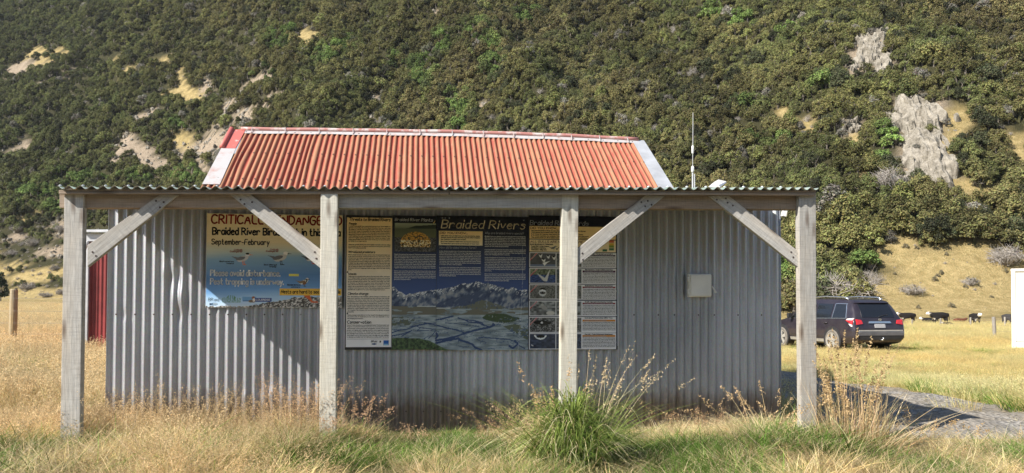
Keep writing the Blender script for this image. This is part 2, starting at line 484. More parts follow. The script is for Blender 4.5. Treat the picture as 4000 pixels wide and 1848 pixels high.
# unseen grass and sealed road, added to tone down light bounced onto the shed
px_ = np.concatenate([-np.geomspace(420, 4, 30), np.linspace(-3, 3, 7), np.geomspace(4, 420, 30)]); py_ = np.linspace(-135, 2.4, 60)
PX, PY = np.meshgrid(px_, py_)
PZ = G(PX, np.maximum(PY, 2.4))
added_pasture = put('added_pasture', mesh_np('added_pasture', np.stack([PX, PY, PZ], -1).reshape(-1, 3), grid_faces(*PX.shape), smooth=True), plain('green pasture', (0.21, 0.20, 0.105), 0.95, 0, 0.3, 1.5))
tag(added_pasture, kind='structure')
rx_ = np.linspace(-60, 60, 40); ry_ = np.linspace(-6.5, 2.9, 8)
RX, RY = np.meshgrid(rx_, ry_)
road = put('road', mesh_np('road', np.stack([RX, RY, G(RX, np.maximum(RY, 2.4)) + 0.05], -1).reshape(-1, 3), grid_faces(*RX.shape), smooth=True), plain('added dark asphalt', (0.055, 0.055, 0.058), 0.9, 0, 0.25, 20, 0.3, 0, 0.3))
tag(road, kind='structure')

# the hillside
hx = np.linspace(-430, 430, 330); hy = np.concatenate([np.linspace(95, 300, 150), np.linspace(303, 470, 40)])
HX, HY = np.meshgrid(hx, hy); HZ = G(HX, HY)
hpx, hpy = project(np.stack([HX, HY, HZ], -1).reshape(-1, 3))
h_dry = patch_value(hpx, hpy, ('dry',)); h_scr = patch_value(hpx, hpy, ('scree', 'rock'))
sfoot = (HY - foot(HX / HY)).ravel()
h_dry = np.maximum(h_dry, 1 - sstep(0, 5, sfoot))
def hill_mat():
    t = NT('hillside soil and tussock'); v = t.coord('Object')
    n2 = t.noise(v, 0.8, 7, 0.7); n3 = t.noise(v, 4.0, 5, 0.7)
    soil = t.mix(n2, (0.030, 0.030, 0.014), (0.065, 0.06, 0.03))
    dry = t.mix(t.ramp(n2, [(0.35, (0, 0, 0)), (0.65, (1, 1, 1))]), (0.29, 0.215, 0.09), (0.50, 0.38, 0.185))
    dry = t.mix(t.ramp(n3, [(0.46, (0, 0, 0)), (0.60, (0.6, 0.6, 0.6))]), dry, (0.21, 0.20, 0.085))
    scr = t.mix(t.ramp(n3, [(0.38, (0, 0, 0)), (0.62, (1, 1, 1))]), (0.20, 0.155, 0.11), (0.44, 0.36, 0.27))
    col = t.mix(t.attr('scree', out='Fac'), soil, scr)
    col = t.mix(t.attr('dry', out='Fac'), col, dry)
    t.bsdf(col, 0.95, 0, t.bump(t.math('ADD', n3, n2), 1.0, 0.35), 0.1)
    return t.m
M['hill'] = hill_mat()
hill = put('hillside', mesh_np('hillside', np.stack([HX, HY, HZ], -1).reshape(-1, 3), grid_faces(*HX.shape),
           attrs={'dry': np.clip(h_dry * 1.6, 0, 1), 'scree': np.clip(h_scr * 1.6, 0, 1)}, smooth=True), M['hill'])
tag(hill, kind='structure')

# unseen valley side, added behind the camera to block low sky light
vx = np.linspace(-900, 900, 90); vy = np.linspace(-620, -130, 40)
VX, VY = np.meshgrid(vx, vy)
VZ = sstep(130, 460, -VY) * 88 * (0.7 + 0.6 * fbm(VX * 0.007, VY * 0.007, 66, 4)) - 2.5
far = put('added_valley_side', mesh_np('added_valley_side', np.stack([VX, VY, VZ], -1).reshape(-1, 3), grid_faces(*VX.shape), smooth=True), plain('added valley bush', (0.05, 0.055, 0.03), 0.95, 0, 0.35, 0.03))
tag(far, kind='structure')

# gravel track beside the shed
def gravel_mat():
    t = NT('grey gravel'); v = t.coord('Object')
    vo = t.n('ShaderNodeTexVoronoi'); vo.inputs['Scale'].default_value = 26.0; t.l(v, vo.inputs['Vector'])
    n = t.noise(v, 1.2, 5)
    a = t.ramp(vo.outputs['Color'], [(0.2, (0.14, 0.135, 0.125)), (0.8, (0.44, 0.415, 0.38))])
    col = t.mix(t.ramp(n, [(0.42, (0, 0, 0)), (0.66, (0.8, 0.8, 0.8))]), a, (0.30, 0.24, 0.155))
    col = t.mix(t.ramp(t.noise(t.coord('Object', (3.2, 0.25, 1)), 1.0, 3), [(0.45, (0, 0, 0)), (0.6, (0.5, 0.5, 0.5))]), col, (0.20, 0.185, 0.165))
    t.bsdf(col, 0.95, 0, t.bump(vo.outputs['Distance'], 0.9, 0.03), 0.2)
    return t.m
M['gravel'] = gravel_mat()
tv = []; tn = 60
for i in range(tn):
    y = 6.45 + 26 * (i / (tn - 1)) ** 1.4
    xl = 2.75 - 0.112 * (y - 6) + 0.12 * math.sin(y * 1.7)
    xr = 5.95 - 0.080 * (y - 7) + 0.10 * math.sin(y * 2.3 + 1) + (0.0 if y < 16 else (y - 16) * 0.05)
    if y < 7.2: xr += (7.2 - y) * 2.2
    for k in range(13):
        x = xl + (xr - xl) * k / 12
        lift = 0.03 if 0 < k < 12 and 0 < i < tn - 1 else -0.03
        tv.append((x, y, g1(x, y) + lift))
track = put('gravel_track', mesh_np('gravel_track', tv, grid_faces(tn, 13), smooth=True), M['gravel'])
tag(track, kind='structure')

# ------------------------------------------------------------------ plants: leaf and blade builders
def tint_mat(name, rough=0.7, trans=0.25, inst=True, spec=0.2):
    t = NT(name)
    col = t.attr('col')
    if inst:
        col = t.mix(1.0, col, t.attr('tint', True), 'MULTIPLY')
    d = t.bsdf(col, rough, 0, None, spec)
    tr = t.n('ShaderNodeBsdfTranslucent'); t.l(col, tr.inputs['Color'])
    mx = t.n('ShaderNodeMixShader'); mx.inputs[0].default_value = trans
    t.l(d.outputs[0], mx.inputs[1]); t.l(tr.outputs[0], mx.inputs[2]); t.l(mx.outputs[0], t.out.inputs['Surface'])
    return t.m
M['leaf_inst'] = tint_mat('bush foliage', 0.75, 0.14)
M['leaf'] = tint_mat('shrub foliage', 0.75, 0.14, False)
M['blade_inst'] = tint_mat('grass blade', 0.75, 0.42)
M['blade'] = tint_mat('tussock blade', 0.75, 0.40, False)
M['bark'] = plain('grey bark', (0.16, 0.14, 0.115), 0.9, 0, 0.3, 3)
M['twig'] = plain('bare grey twig', (0.34, 0.31, 0.28), 0.9, 0, 0.25, 3)

def leaf_quads(C, N, size, asp=0.7):
    """one leaf clump card at each centre C facing N"""
    n = len(C)
    N = N / np.maximum(np.linalg.norm(N, axis=1, keepdims=True), 1e-6)
    A = np.cross(N, rng.normal(size=(n, 3))); A /= np.maximum(np.linalg.norm(A, axis=1, keepdims=True), 1e-6)
    B = np.cross(N, A)
    s = size[:, None]
    V = np.stack([C - A * s, C + B * s * asp + N * s * 0.25, C + A * s, C - B * s * asp + N * s * 0.25], 1).reshape(-1, 3)
    return V, np.arange(4 * n).reshape(n, 4)

def crown_np(R, H, z0, lobes, n, leaf, flat=1.0):
    """foliage in many small plumes over an uneven dome: ragged outline, gaps, deep shaded hollows"""
    Cs = []; Ns = []
    per = max(8, n // lobes)
    for k in range(lobes):
        a = rng.uniform(0, 2 * math.pi); q = math.sqrt(rng.uniform(0.0, 1))
        top = math.sqrt(max(0.0, 1 - 0.9 * q * q)) * rng.uniform(0.72, 1.08)
        c = np.array([R * 0.80 * q * math.cos(a), R * 0.80 * q * math.sin(a), z0 + (H - z0) * max(0.12, top - 0.16)])
        r = R * rng.uniform(0.20, 0.40)
        d = rng.normal(size=(per, 3)); d /= np.linalg.norm(d, axis=1, keepdims=True)
        d[:, 2] = np.where(d[:, 2] < -0.3, -d[:, 2], d[:, 2])
        rr = r * rng.uniform(0.55, 1.08, size=(per, 1))
        Cs.append(c + d * rr * np.array([1, 1, flat * rng.uniform(0.9, 1.5)])); Ns.append(d + rng.normal(size=(per, 3)) * 0.40 + np.array([0, 0, 0.15]))
    C = np.concatenate(Cs); N = np.concatenate(Ns)
    V, Q = leaf_quads(C, N, leaf * rng.uniform(0.6, 1.3, len(C)))
    tone = rng.uniform(0.66, 1.34, len(C))[:, None] * np.ones((1, 3)) * (1 + rng.normal(size=(len(C), 3)) * 0.07)
    return V, Q, np.repeat(tone, 4, 0)

def limbs_np(H, R, rad, n=5, up=0.45):
    """trunk with limbs as thin 5-sided tapered tubes"""
    mb = MB()
    mb.tube([(0, 0, -0.4), (rad * 0.6, 0, H * 0.35), (0, rad * 0.8, H * 0.72)], [rad, rad * 0.75, rad * 0.35], 6)
    for k in range(n):
        a = 2 * math.pi * k / n + rng.uniform(-0.4, 0.4); z = H * rng.uniform(0.22, 0.5)
        p1 = (R * 0.35 * math.cos(a), R * 0.35 * math.sin(a), z + H * 0.18)
        p2 = (R * 0.7 * math.cos(a + 0.3), R * 0.7 * math.sin(a + 0.3), z + H * up)
        mb.tube([(0, 0, z), p1, p2], [rad * 0.5, rad * 0.35, rad * 0.12], 5)
    return mb

def twig_mb(R, H, n):
    """a bare thorny bush: many forking twigs from the ground"""
    mb = MB()
    for k in range(n):
        a = rng.uniform(0, 2 * math.pi); q = rng.uniform(0.25, 1)
        e = Vector((R * q * math.cos(a), R * q * math.sin(a), H * rng.uniform(0.45, 1) * (1.1 - 0.5 * q)))
        m = e * 0.5 + Vector(rng.normal(size=3) * 0.10 * R)
        mb.tube([(0, 0, -0.1), m, e], [0.045 * R * 0.5, 0.03 * R * 0.5, 0.008], 3, cap=False)
        for j in range(5):
            t = rng.uniform(0.4, 1); b = m.lerp(e, t)
            f = b + Vector(rng.normal(size=3)) * 0.22 * R
            mb.tube([b, b.lerp(f, 0.5) + Vector(rng.normal(size=3)) * 0.03 * R, f], [0.02 * R * 0.5, 0.014 * R * 0.5, 0.005], 3, cap=False)
    return mb

def blades_np(n, R, h0, h1, w, lean, bend, base, var=0.25, seg=4, hollow=0.0, drop=None, bias=(0, 0), lift=0.0):
    """tapering bent grass blades; base = (root colour, tip colour)"""
    a = rng.uniform(0, 2 * math.pi, n); q = R * np.sqrt(rng.uniform(hollow, 1, n))
    root = np.stack([q * np.cos(a), q * np.sin(a), np.full(n, -0.03)], 1)
    h = rng.uniform(h0, h1, n)
    da = a + rng.normal(size=n) * 0.9
    d = np.stack([np.cos(da) + bias[0], np.sin(da) + bias[1]], 1); d /= np.maximum(np.linalg.norm(d, axis=1, keepdims=True), 1e-6)
    if lift: root[:, 2] += lift * np.clip(1 - (q / R) ** 2, 0, 1) * rng.uniform(0.2, 1, n)
    ln = np.abs(rng.normal(lean, lean * 0.5 + 0.02, n)); bd = np.abs(rng.normal(bend, bend * 0.5 + 0.02, n))
    side = np.stack([-d[:, 1], d[:, 0], np.zeros(n)], 1)
    tw = rng.uniform(0, math.pi, n)
    side = side * np.cos(tw)[:, None] + np.stack([d[:, 0], d[:, 1], np.zeros(n)], 1) * np.sin(tw)[:, None]
    V = []; Cc = []
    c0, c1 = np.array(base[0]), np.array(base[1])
    tone = rng.uniform(1 - var, 1 + var, (n, 1)) * (1 + rng.normal(size=(n, 3)) * 0.05)
    for k in range(seg + 1):
        t = k / seg
        fw = h * (ln * t + bd * t * t)
        z = h * (t - (0.42 * bd if drop is None else drop * rng.uniform(0.7, 1.2, n) ** 0 * (0.75 + 0.5 * (tw / math.pi))) * t ** 2.3)
        c = root + np.stack([d[:, 0] * fw, d[:, 1] * fw, z], 1)
        ww = w * (1 - t ** 1.6 * 0.92) * 0.5
        V.append(np.stack([c - side * ww, c + side * ww], 1))
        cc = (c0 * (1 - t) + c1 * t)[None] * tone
        Cc.append(np.stack([cc, cc], 1))
    V = np.stack(V, 1); Cc = np.stack(Cc, 1)               # n, seg+1, 2, 3
    i = np.arange(n * (seg + 1) * 2).reshape(n, seg + 1, 2)
    Q = np.stack([i[:, :-1, 0], i[:, :-1, 1], i[:, 1:, 1], i[:, 1:, 0]], -1).reshape(-1, 4)
    return V.reshape(-1, 3), Q, Cc.reshape(-1, 3)

def stems_np(n, R, h0, h1, lean, bend, col, head=(0.10, 0.035, 26, 0.012), hcol=(0.4, 0.26, 0.15), w=0.0028, droop=0.0, hollow=0.0, bias=(0, 0), drop=None):
    """flowering stems; head = (length, spread, spikelets, spikelet size)"""
    V, Q, C = blades_np(n, R, h0, h1, w, lean, bend, (col, col), 0.2, 6, hollow, drop, bias)
    Vs = V.reshape(n, 7, 2, 3).mean(2)
    L, spread, k, sz = head
    hl = np.linalg.norm(Vs[:, 6] - Vs[:, 3], axis=1)
    t = rng.uniform(0, 1, (n, k)) ** 0.8
    f = np.clip(1 - t * (L / np.maximum(hl, 0.02))[:, None], 0, 1) * 3
    i0 = np.clip(np.floor(f).astype(int), 0, 2)
    fr = (f - i0)[..., None]
    idx = np.arange(n)[:, None]
    p = Vs[idx, 3 + i0] * (1 - fr) + Vs[idx, 4 + i0] * fr
    off = rng.normal(size=(n, k, 3)) * spread * (0.25 + t[..., None] * 0.9)
    off[..., 2] -= droop * np.abs(off[..., 0])
    p = (p + off).reshape(-1, 3)
    nn = rng.normal(size=p.shape)
    LV, LQ = leaf_quads(p, nn, sz * rng.uniform(0.6, 1.3, len(p)), 0.4)
    tone = np.repeat(rng.uniform(0.7, 1.3, (len(p), 1)) * np.array(hcol)[None], 4, 0)
    return np.concatenate([V, LV]), np.concatenate([Q, LQ + len(V)]), np.concatenate([C, tone])

def cat_np(*parts):
    V = []; Q = []; C = []; n = 0
    for v, q, c in parts:
        V.append(v); Q.append(q + n); C.append(c); n += len(v)
    return np.concatenate(V), np.concatenate(Q), np.concatenate(C)
def moved(p, off): return p[0] + np.array(off), p[1], p[2]

def source_collection(name, items):
    """objects that exist only to be scattered; sorted by name inside the collection"""
    c = bpy.data.collections.new(name)
    for i, (me, mats) in enumerate(items):
        o = bpy.data.objects.new(f"{name}_{i:02d}", me)
        for m in (mats if isinstance(mats, (list, tuple)) else [mats]): me.materials.append(m)
        c.objects.link(o)
    return c

def scatter(name, pts, rot, scl, idx, tint, coll, label=None):
    """ONE stuff object: a point mesh with a geometry-nodes modifier"""
    n = len(pts)
    me = bpy.data.meshes.new(name)
    me.vertices.add(n); me.vertices.foreach_set('co', np.asarray(pts, np.float32).ravel())
    def at_(nm, ty, arr, key):
        a = me.attributes.new(nm, ty, 'POINT'); a.data.foreach_set(key, np.ascontiguousarray(arr).ravel())
    at_('rot', 'FLOAT_VECTOR', np.asarray(rot, np.float32), 'vector')
    at_('scl', 'FLOAT', np.asarray(scl, np.float32), 'value')
    at_('idx', 'INT', np.asarray(idx, np.int32), 'value')
    tc = np.ones((n, 4), np.float32); tc[:, :3] = tint
    at_('tint', 'FLOAT_COLOR', tc, 'color')
    o = bpy.data.objects.new(name, me); COL.objects.link(o)
    ng = bpy.data.node_groups.new(name, 'GeometryNodeTree')
    ng.interface.new_socket('Geometry', in_out='INPUT', socket_type='NodeSocketGeometry')
    ng.interface.new_socket('Geometry', in_out='OUTPUT', socket_type='NodeSocketGeometry')
    N = ng.nodes.new; L = ng.links.new
    gi = N('NodeGroupInput'); go = N('NodeGroupOutput'); iop = N('GeometryNodeInstanceOnPoints'); ci = N('GeometryNodeCollectionInfo')
    ci.inputs['Collection'].default_value = coll
    ci.inputs['Separate Children'].default_value = True; ci.inputs['Reset Children'].default_value = True
    iop.inputs['Pick Instance'].default_value = True
    def named(nm, ty):
        a = N('GeometryNodeInputNamedAttribute'); a.data_type = ty; a.inputs['Name'].default_value = nm
        return next(s for s in a.outputs if s.enabled and s.name == 'Attribute')
    e2r = N('FunctionNodeEulerToRotation')
    L(named('rot', 'FLOAT_VECTOR'), e2r.inputs[0]); L(e2r.outputs[0], iop.inputs['Rotation'])
    L(named('scl', 'FLOAT'), iop.inputs['Scale']); L(named('idx', 'INT'), iop.inputs['Instance Index'])
    L(gi.outputs[0], iop.inputs['Points']); L(ci.outputs[0], iop.inputs['Instance']); L(iop.outputs[0], go.inputs[0])
    md = o.modifiers.new('scatter', 'NODES'); md.node_group = ng
    tag(o, kind='stuff')
    return o
# ------------------------------------------------------------------ the shed
VW, VR, VP = 6.64, 5.50, 5.585          # shed depths: front wall, veranda roof edge, post fronts
BASE = P(-0.6, VW, -0.05)
shed = empty('tin_shed', BASE)
tag(shed, 'long grey corrugated iron shed with a timber veranda and a rusty red roof', 'shed')
def shed_part(mb, name, mats, parent=shed, **kw): return mb.build(name, mats, parent, world_of=BASE if parent is shed else None, **kw)

def member(name, poly_px, v, thick, mat, parent=shed, bevel=0.004, nails_px=()):
    """a sawn timber: pixel outline on the plane at shed depth v, given real thickness; grain along its length"""
    pts = []
    for px, py in poly_px:
        u, z = hit_v(px, py, v); pts.append(P(u, v, z))
    n = len(pts)
    es = sorted(((pts[(i + 1) % n] - pts[i]).length, i) for i in range(n))
    i = es[-1][1]
    ax = (pts[(i + 1) % n] - pts[i]).normalized()
    ay = Vector((-SU, CU, 0)); az = ax.cross(ay).normalized()
    o = (pts[0] + pts[min(2, n - 1)]) / 2
    Mx = Matrix(((ax.x, ay.x, az.x, o.x), (ax.y, ay.y, az.y, o.y), (ax.z, ay.z, az.z, o.z), (0, 0, 0, 1)))
    inv = Mx.inverted()
    mb = MB(); mb.prism([inv @ p for p in pts], Vector((0, thick, 0)))
    me = mb.mesh(name, bevel)
    if nails_px:
        bm = bmesh.new(); bm.from_mesh(me)
        for px, py in nails_px:
            u, z = hit_v(px, py, v); c = inv @ P(u, v - 0.0025, z)
            vs_ = [bm.verts.new(c + Vector((0.0075 * math.cos(k * math.pi / 4), 0, 0.0075 * math.sin(k * math.pi / 4)))) for k in range(8)]
            bm.faces.new(vs_).material_index = 1
        bm.to_mesh(me); bm.free()
    return put(name, me, [mat, M['nail']], parent, Mx, BASE)

# front wall -----------------------------------------------------
PITCHC = 0.0762
uL = hit_v(419, 1250, VW)[0]; uR = hit_v(3053, 1250, VW)[0]
DENTS = [(680, 1085, 0.05, 0.10, 0.020), (705, 1160, 0.04, 0.09, -0.016), (650, 1060, 0.03, 0.05, -0.012), (925, 1570, 0.05, 0.07, 0.02), (955, 1555, 0.04, 0.05, -0.015), (700, 1230, 0.03, 0.05, 0.012),
         (1010, 1520, 0.03, 0.06, 0.012), (1060, 1540, 0.04, 0.05, -0.012), (480, 1230, 0.05, 0.03, 0.008), (1420, 1600, 0.05, 0.08, 0.01), (2200, 1560, 0.06, 0.10, -0.01)]
def wall_sheet(name, u0, u1, z0, z1, vfun, rows, mat, per=12, dents=(), nails=(), ph=0.0):
    A0 = 0.0122
    nc = int((u1 - u0) / PITCHC * per) + 1
    us = np.linspace(u0, u1, nc); zs = np.linspace(z0, z1, rows)
    U, Z = np.meshgrid(us, zs)
    sheet = np.floor((U - u0) / 0.762)
    amp = A0 * (1 + 0.10 * (_hash(sheet, sheet * 0, 5) - 0.5))
    wav = 0.006 * (fbm(U * 0.8, Z * 0.9, 7) - 0.5) * 2
    cs = np.cos(2 * np.pi * (U - u0) / PITCHC + ph + 0.5 * (fbm(U * 1.3, Z * 0.6, 4) - 0.5))
    V_ = vfun(U) - amp * cs * (1.0 + 0.18 * (1 - cs * cs)) + wav + np.where(np.mod(sheet, 2) > 0, 0.0016, 0)
    for (du, dz, ru, rz, d) in dents:
        V_ = V_ + d * np.exp(-((U - du) / ru) ** 2 - ((Z - dz) / rz) ** 2)
    X = U * CU - V_ * SU; Y = U * SU + V_ * CU
    Vv = np.stack([X, Y, Z], -1).reshape(-1, 3)
    Qf = grid_faces(rows, nc)
    mi = np.zeros(len(Qf), np.int32)
    NV = []; NQ = []
    for (nu, nz) in nails:
        j = round(((nu - u0) / PITCHC) - 0.0); nu = u0 + j * PITCHC
        nv = float(vfun(np.array([nu]))[0]) - 0.0122 - 0.003
        b = len(Vv) + len(NV)
        for k in range(8):
            th = math.pi * k / 4; NV.append(P(nu + 0.0075 * math.cos(th), nv, nz + 0.0075 * math.sin(th)))
        NQ += [(b, b + 1, b + 2, b + 3), (b, b + 3, b + 4, b + 7), (b + 4, b + 5, b + 6, b + 7)]
    if NV:
        Vv = np.concatenate([Vv, np.array([tuple(p) for p in NV])]); Qf = np.concatenate([Qf, np.array(NQ)]); mi = np.concatenate([mi, np.ones(len(NQ), np.int32)])
    st_ = np.concatenate([_hash(sheet, sheet * 0 + 3, 8).ravel(), np.zeros(len(Vv) - sheet.size)])
    me = mesh_np(name, Vv, Qf, smooth=True, midx=mi, attrs={'sheettone': st_})
    return me
nails = []
for j, px in enumerate(list(range(470, 1240, 70)) + [2490, 2556, 2648, 2711, 2774, 2867, 2960]):
    nails.append(hit_v(px, 1228 + (px - 470) * 0.001, VW))
for px in range(1560, 3050, 93):
    if px > 2430 or px < 1500: nails.append(hit_v(px, 1612, VW)); 
for px in range(1400, 2400, 66): nails.append(hit_v(px, 1606, VW))
dents = [(*hit_v(a, b, VW), c, d, e) for a, b, c, d, e in DENTS]
put('front_wall', wall_sheet('front_wall', uL, uR, -0.16, 2.07, lambda U: VW + 0 * U, 64, None, dents=dents, nails=nails),
    [M['galv_wall'], M['nail']], shed, world_of=BASE)
# end walls and back wall
VB = 12.25
def end_wall(name, u):
    n = int((VB - VW) / PITCHC * 8); V_ = np.linspace(VW + 0.004, VB, n); Z = np.linspace(-0.3, 2.0, 4)
    VV, ZZ = np.meshgrid(V_, Z)
    top = np.interp(V_, [VW, 9.74, 10.98, VB], [2.04, 2.50, 3.44, 2.50])
    ZZ = np.where(ZZ > 1.99, top[None, :] + 0 * ZZ, ZZ)
    UU = u + 0.0085 * np.cos(2 * np.pi * VV / PITCHC)
    return put(name, mesh_np(name, np.stack([UU * CU - VV * SU, UU * SU + VV * CU, ZZ], -1).reshape(-1, 3), grid_faces(*VV.shape), smooth=True), M['galv'], shed, world_of=BASE)
end_wall('end_wall', uL + 0.012); end_wall('end_wall', uR - 0.012)
mb = MB(); mb.box((0, 0, 0), (uR - uL - 0.04, 0.02, 2.9), M=Matrix.Translation(P((uL + uR) / 2, VB, 1.05)) @ Matrix.Rotation(YAW, 4, 'Z')); shed_part(mb, 'back_wall', M['galv'])

# corner flashing on the front left corner (bright bent strip)
u, z = hit_v(432, 826, VW)
# veranda and lean-to roof: one sheet rising gently away ------------------------------------------------
uvL, zvL = hit_v(222, 731, VR); uvR, zvR = hit_v(3199, 736, VR)
RSL = 0.09
def roof_sheet(name, u0, u1, v0, v1, z_at, amp=0.0118, per=12, rows=8, pitch=PITCHC, skew=0.20):
    nc = int((u1 - u0) / pitch * per) + 1
    U, V_ = np.meshgrid(np.linspace(u0, u1, nc), np.linspace(v0, v1, rows))
    U0 = U.copy(); U = U - skew * (V_ - v0) * (u1 - U) / (u1 - u0)
    Z = z_at(U, V_) + amp * np.cos(2 * np.pi * (U - u0) / pitch) + 0.004 * (fbm(U * 1.5, V_ * 0.8, 3) - 0.5)
    top = np.stack([U * CU - V_ * SU, U * SU + V_ * CU, Z], -1).reshape(-1, 3)
    bot = top - np.array([0, 0, 0.0035]); n = len(top)
    Qt = grid_faces(rows, nc); Qb = Qt[:, ::-1] + n
    i = np.arange(rows * nc).reshape(rows, nc)
    def rim(a): return np.stack([a[:-1], a[1:], a[1:] + n, a[:-1] + n], -1)[:, ::-1]
    R_ = np.concatenate([rim(i[0]), rim(i[-1][::-1]), rim(i[:, -1]), rim(i[::-1, 0])])
    mi = np.concatenate([np.zeros(len(Qt), np.int32), np.ones(len(Qb), np.int32), np.full(len(R_), 2, np.int32)])
    return mesh_np(name, np.concatenate([top, bot]), np.concatenate([Qt, Qb, R_]), smooth=True, midx=mi)
M['green_top'] = galv_mat('pale green painted iron', (0.30, 0.37, 0.33), (0.22, 0.28, 0.25), rust=0.3, rough=0.4, metal=0.2)
M['cut_edge'] = plain('dark sheet edge', (0.13, 0.115, 0.095), 0.85, 0, 0.4, 12)  # darker tone on the cut edges of the sheet
zv = lambda U, V_: zvL + (zvR - zvL) * (U - uvL) / (uvR - uvL) + (V_ - VR) * RSL
put('veranda_roof', roof_sheet('veranda_roof', uvL, uvR, VR, 9.62, zv), [M['green_top'], M['galv_under'], M['cut_edge']], shed, world_of=BASE)
# lead-headed roofing nails along the edge
mb = MB()
for k in range(int((uvR - uvL) / PITCHC / 2)):
    uu = uvL + (2 * k) * PITCHC
    c = P(uu, VR + 0.05, float(zv(uu, VR + 0.05)) + 0.0122)
    mb.tube([c, c + Vector((0, 0, 0.004)), c + Vector((0, 0, 0.008))], [0.011, 0.010, 0.004], 6)
nl = shed_part(mb, 'roofing_nails', M['white_metal']); tag(nl, kind='stuff')

# fascia, beams, posts, braces ------------------------------------------------
def strip(name, x0, x1, yt0, yt1, yb0, yb1, v, th, mat):
    return member(name, [(x0, yt0), (x1, yt1), (x1, yb1), (x0, yb0)], v, th, mat)
VF = 5.545
strip('fascia_board', 229, 1753, 742, 746, 757, 757, VF, 0.04, M['wood_brown'])
strip('fascia_board', 1756, 3187, 746, 744, 757, 762, VF, 0.04, M['wood_brown'])
strip('fascia_lip', 229, 1752, 751, 751, 758, 759, VF - 0.012, 0.02, M['wood_brown'])
strip('fascia_lip', 1757, 3187, 751, 755, 759, 764, VF - 0.012, 0.02, M['wood_brown'])
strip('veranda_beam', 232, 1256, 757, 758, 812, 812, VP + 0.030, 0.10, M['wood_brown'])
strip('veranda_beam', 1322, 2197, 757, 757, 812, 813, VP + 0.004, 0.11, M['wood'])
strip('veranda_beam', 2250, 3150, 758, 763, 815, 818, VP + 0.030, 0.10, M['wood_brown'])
POST_B = -0.35
def post(name, xl0, xr0, xl1, xr1, ytop, ybot, v, th, mat):
    dx = 700.0 / (ybot - ytop)
    k = (2000 - ytop) / (ybot - ytop)        # run the legs into the ground
    return member(name, [(xl0, ytop), (xr0, ytop), (xr0 + (xr1 - xr0) * k, 2000), (xl0 + (xl1 - xl0) * k, 2000)], v, th, mat, bevel=0.005)
post('veranda_post', 251, 326, 236, 313, 757, 1625, VP, 0.060, M['wood'])
post('veranda_post', 1252.5, 1319, 1247, 1312, 757, 1620, VF - 0.012, 0.085, M['wood_post'])
post('veranda_post', 2196, 2260, 2188, 2252, 757, 1620, VP, 0.085, M['wood_post'])
post('veranda_post', 3121, 3188, 3129, 3191, 758, 1620, VP - 0.015, 0.065, M['wood'])
member('veranda_brace', [(341, 958), (628, 757), (698, 762), (341, 1042)], VP + 0.012, 0.045, M['wood'], nails_px=[(610, 785), (640, 790), (625, 810), (362, 985), (375, 1000)])
member('veranda_brace', [(895, 758), (978, 758), (1254, 976), (1254, 1050)], VP + 0.000, 0.045, M['wood'], nails_px=[(940, 780), (955, 797), (985, 790), (1230, 985), (1236, 1010)])
member('veranda_brace', [(2254, 972), (2522, 762), (2599, 765), (2254, 1041)], VP + 0.012, 0.045, M['wood'], nails_px=[(2505, 790), (2530, 785), (2545, 800), (2520, 806), (2275, 990), (2277, 1015)])
member('veranda_brace', [(2768, 765), (2848, 765), (3122, 984), (3122, 1047)], VP + 0.012, 0.045, M['wood'], nails_px=[(2800, 780), (2835, 775), (2842, 792), (2862, 803), (3090, 985), (3098, 1005)])
# rafters under the veranda roof
for px in (300, 760, 1290, 1790, 2225, 2700, 3140):
    uu = hit_v(px, 800, VP + 0.05)[0]
    mb = MB(); z0 = float(zv(uu, VP)) - 0.075; z1 = float(zv(uu, VW)) - 0.075
    a = P(uu, VP + 0.145, z0); b = P(uu, VW - 0.02, z1)
    mb.prism([a + Vector((-.022 * CU, -.022 * SU, -.045)), a + Vector((.022 * CU, .022 * SU, -.045)), a + Vector((.022 * CU, .022 * SU, .045)), a + Vector((-.022 * CU, -.022 * SU, .045))], b - a)
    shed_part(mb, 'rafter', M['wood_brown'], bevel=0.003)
# short grey pipe end showing under the roof at the right corner
mb = MB(); p0 = at(3067, 815, 7.35); p1 = at(3060, 846, 7.35)
mb.box((0, 0, 0), (0.042, 0.05, (p0 - p1).length), M=Matrix.Translation((p0 + p1) / 2) @ Matrix.Rotation(0.2, 4, 'Y')); shed_part(mb, 'gutter_end', M['pvc'], bevel=0.004)

# red main roof ------------------------------------------------
VE, VT = 9.74, 10.98
ZE = 2.60
RID = [(905, 512), (1280, 516), (1780, 523), (2200, 537), (2400, 547), (2500, 553)]
ru = []; rz = []
for px, py in RID:
    a, b = hit_v(px, py, VT); ru.append(a); rz.append(b)
ru[0] -= 0.02
mL = hit_v(800, 728, VE)[0]; mR = hit_v(2615, 732, VE)[0]
rL = hit_v(903, 512, VT)[0]; rR = hit_v(2503, 553, VT)[0]
def ridge_z(s): return np.interp(s * (rR - rL) + rL, ru, rz)
def red_np(s, t):
    """s 0..1 left to right, t 0 eave .. 1 ridge (may run below 0)"""
    u = (mL + (mR - mL) * s) * (1 - t) + (rL + (rR - rL) * s) * t
    return u, VE + (VT - VE) * t, ZE * (1 - t) + ridge_z(s) * t
ribs = 80; nc = ribs * 12 + 1; nr = 28
S_, T_ = np.meshgrid(np.linspace(0, 1, nc), np.linspace(-0.27, 1.0, nr))
U, V_, Z = red_np(S_, T_)
wob = 0.5 * (fbm(S_ * 26, T_ * 1.6, 41) - 0.5)
for (s0, t0, dw, t1) in [(0.055, 0.35, 2.4, 0.3), (0.20, 0.5, 2.2, 0.5), (0.385, 0.35, 1.2, 0.4), (0.595, 0.4, 1.0, 0.3), (0.84, 0.75, 0.9, 0.3), (0.635, 0.35, 0.8, 0.2)]:
    wob = wob + dw * np.exp(-((S_ - s0) / 0.012) ** 2 - ((T_ - t0) / t1) ** 2)
rowstep = np.where(T_ > 0.515, 0.004, 0.0)
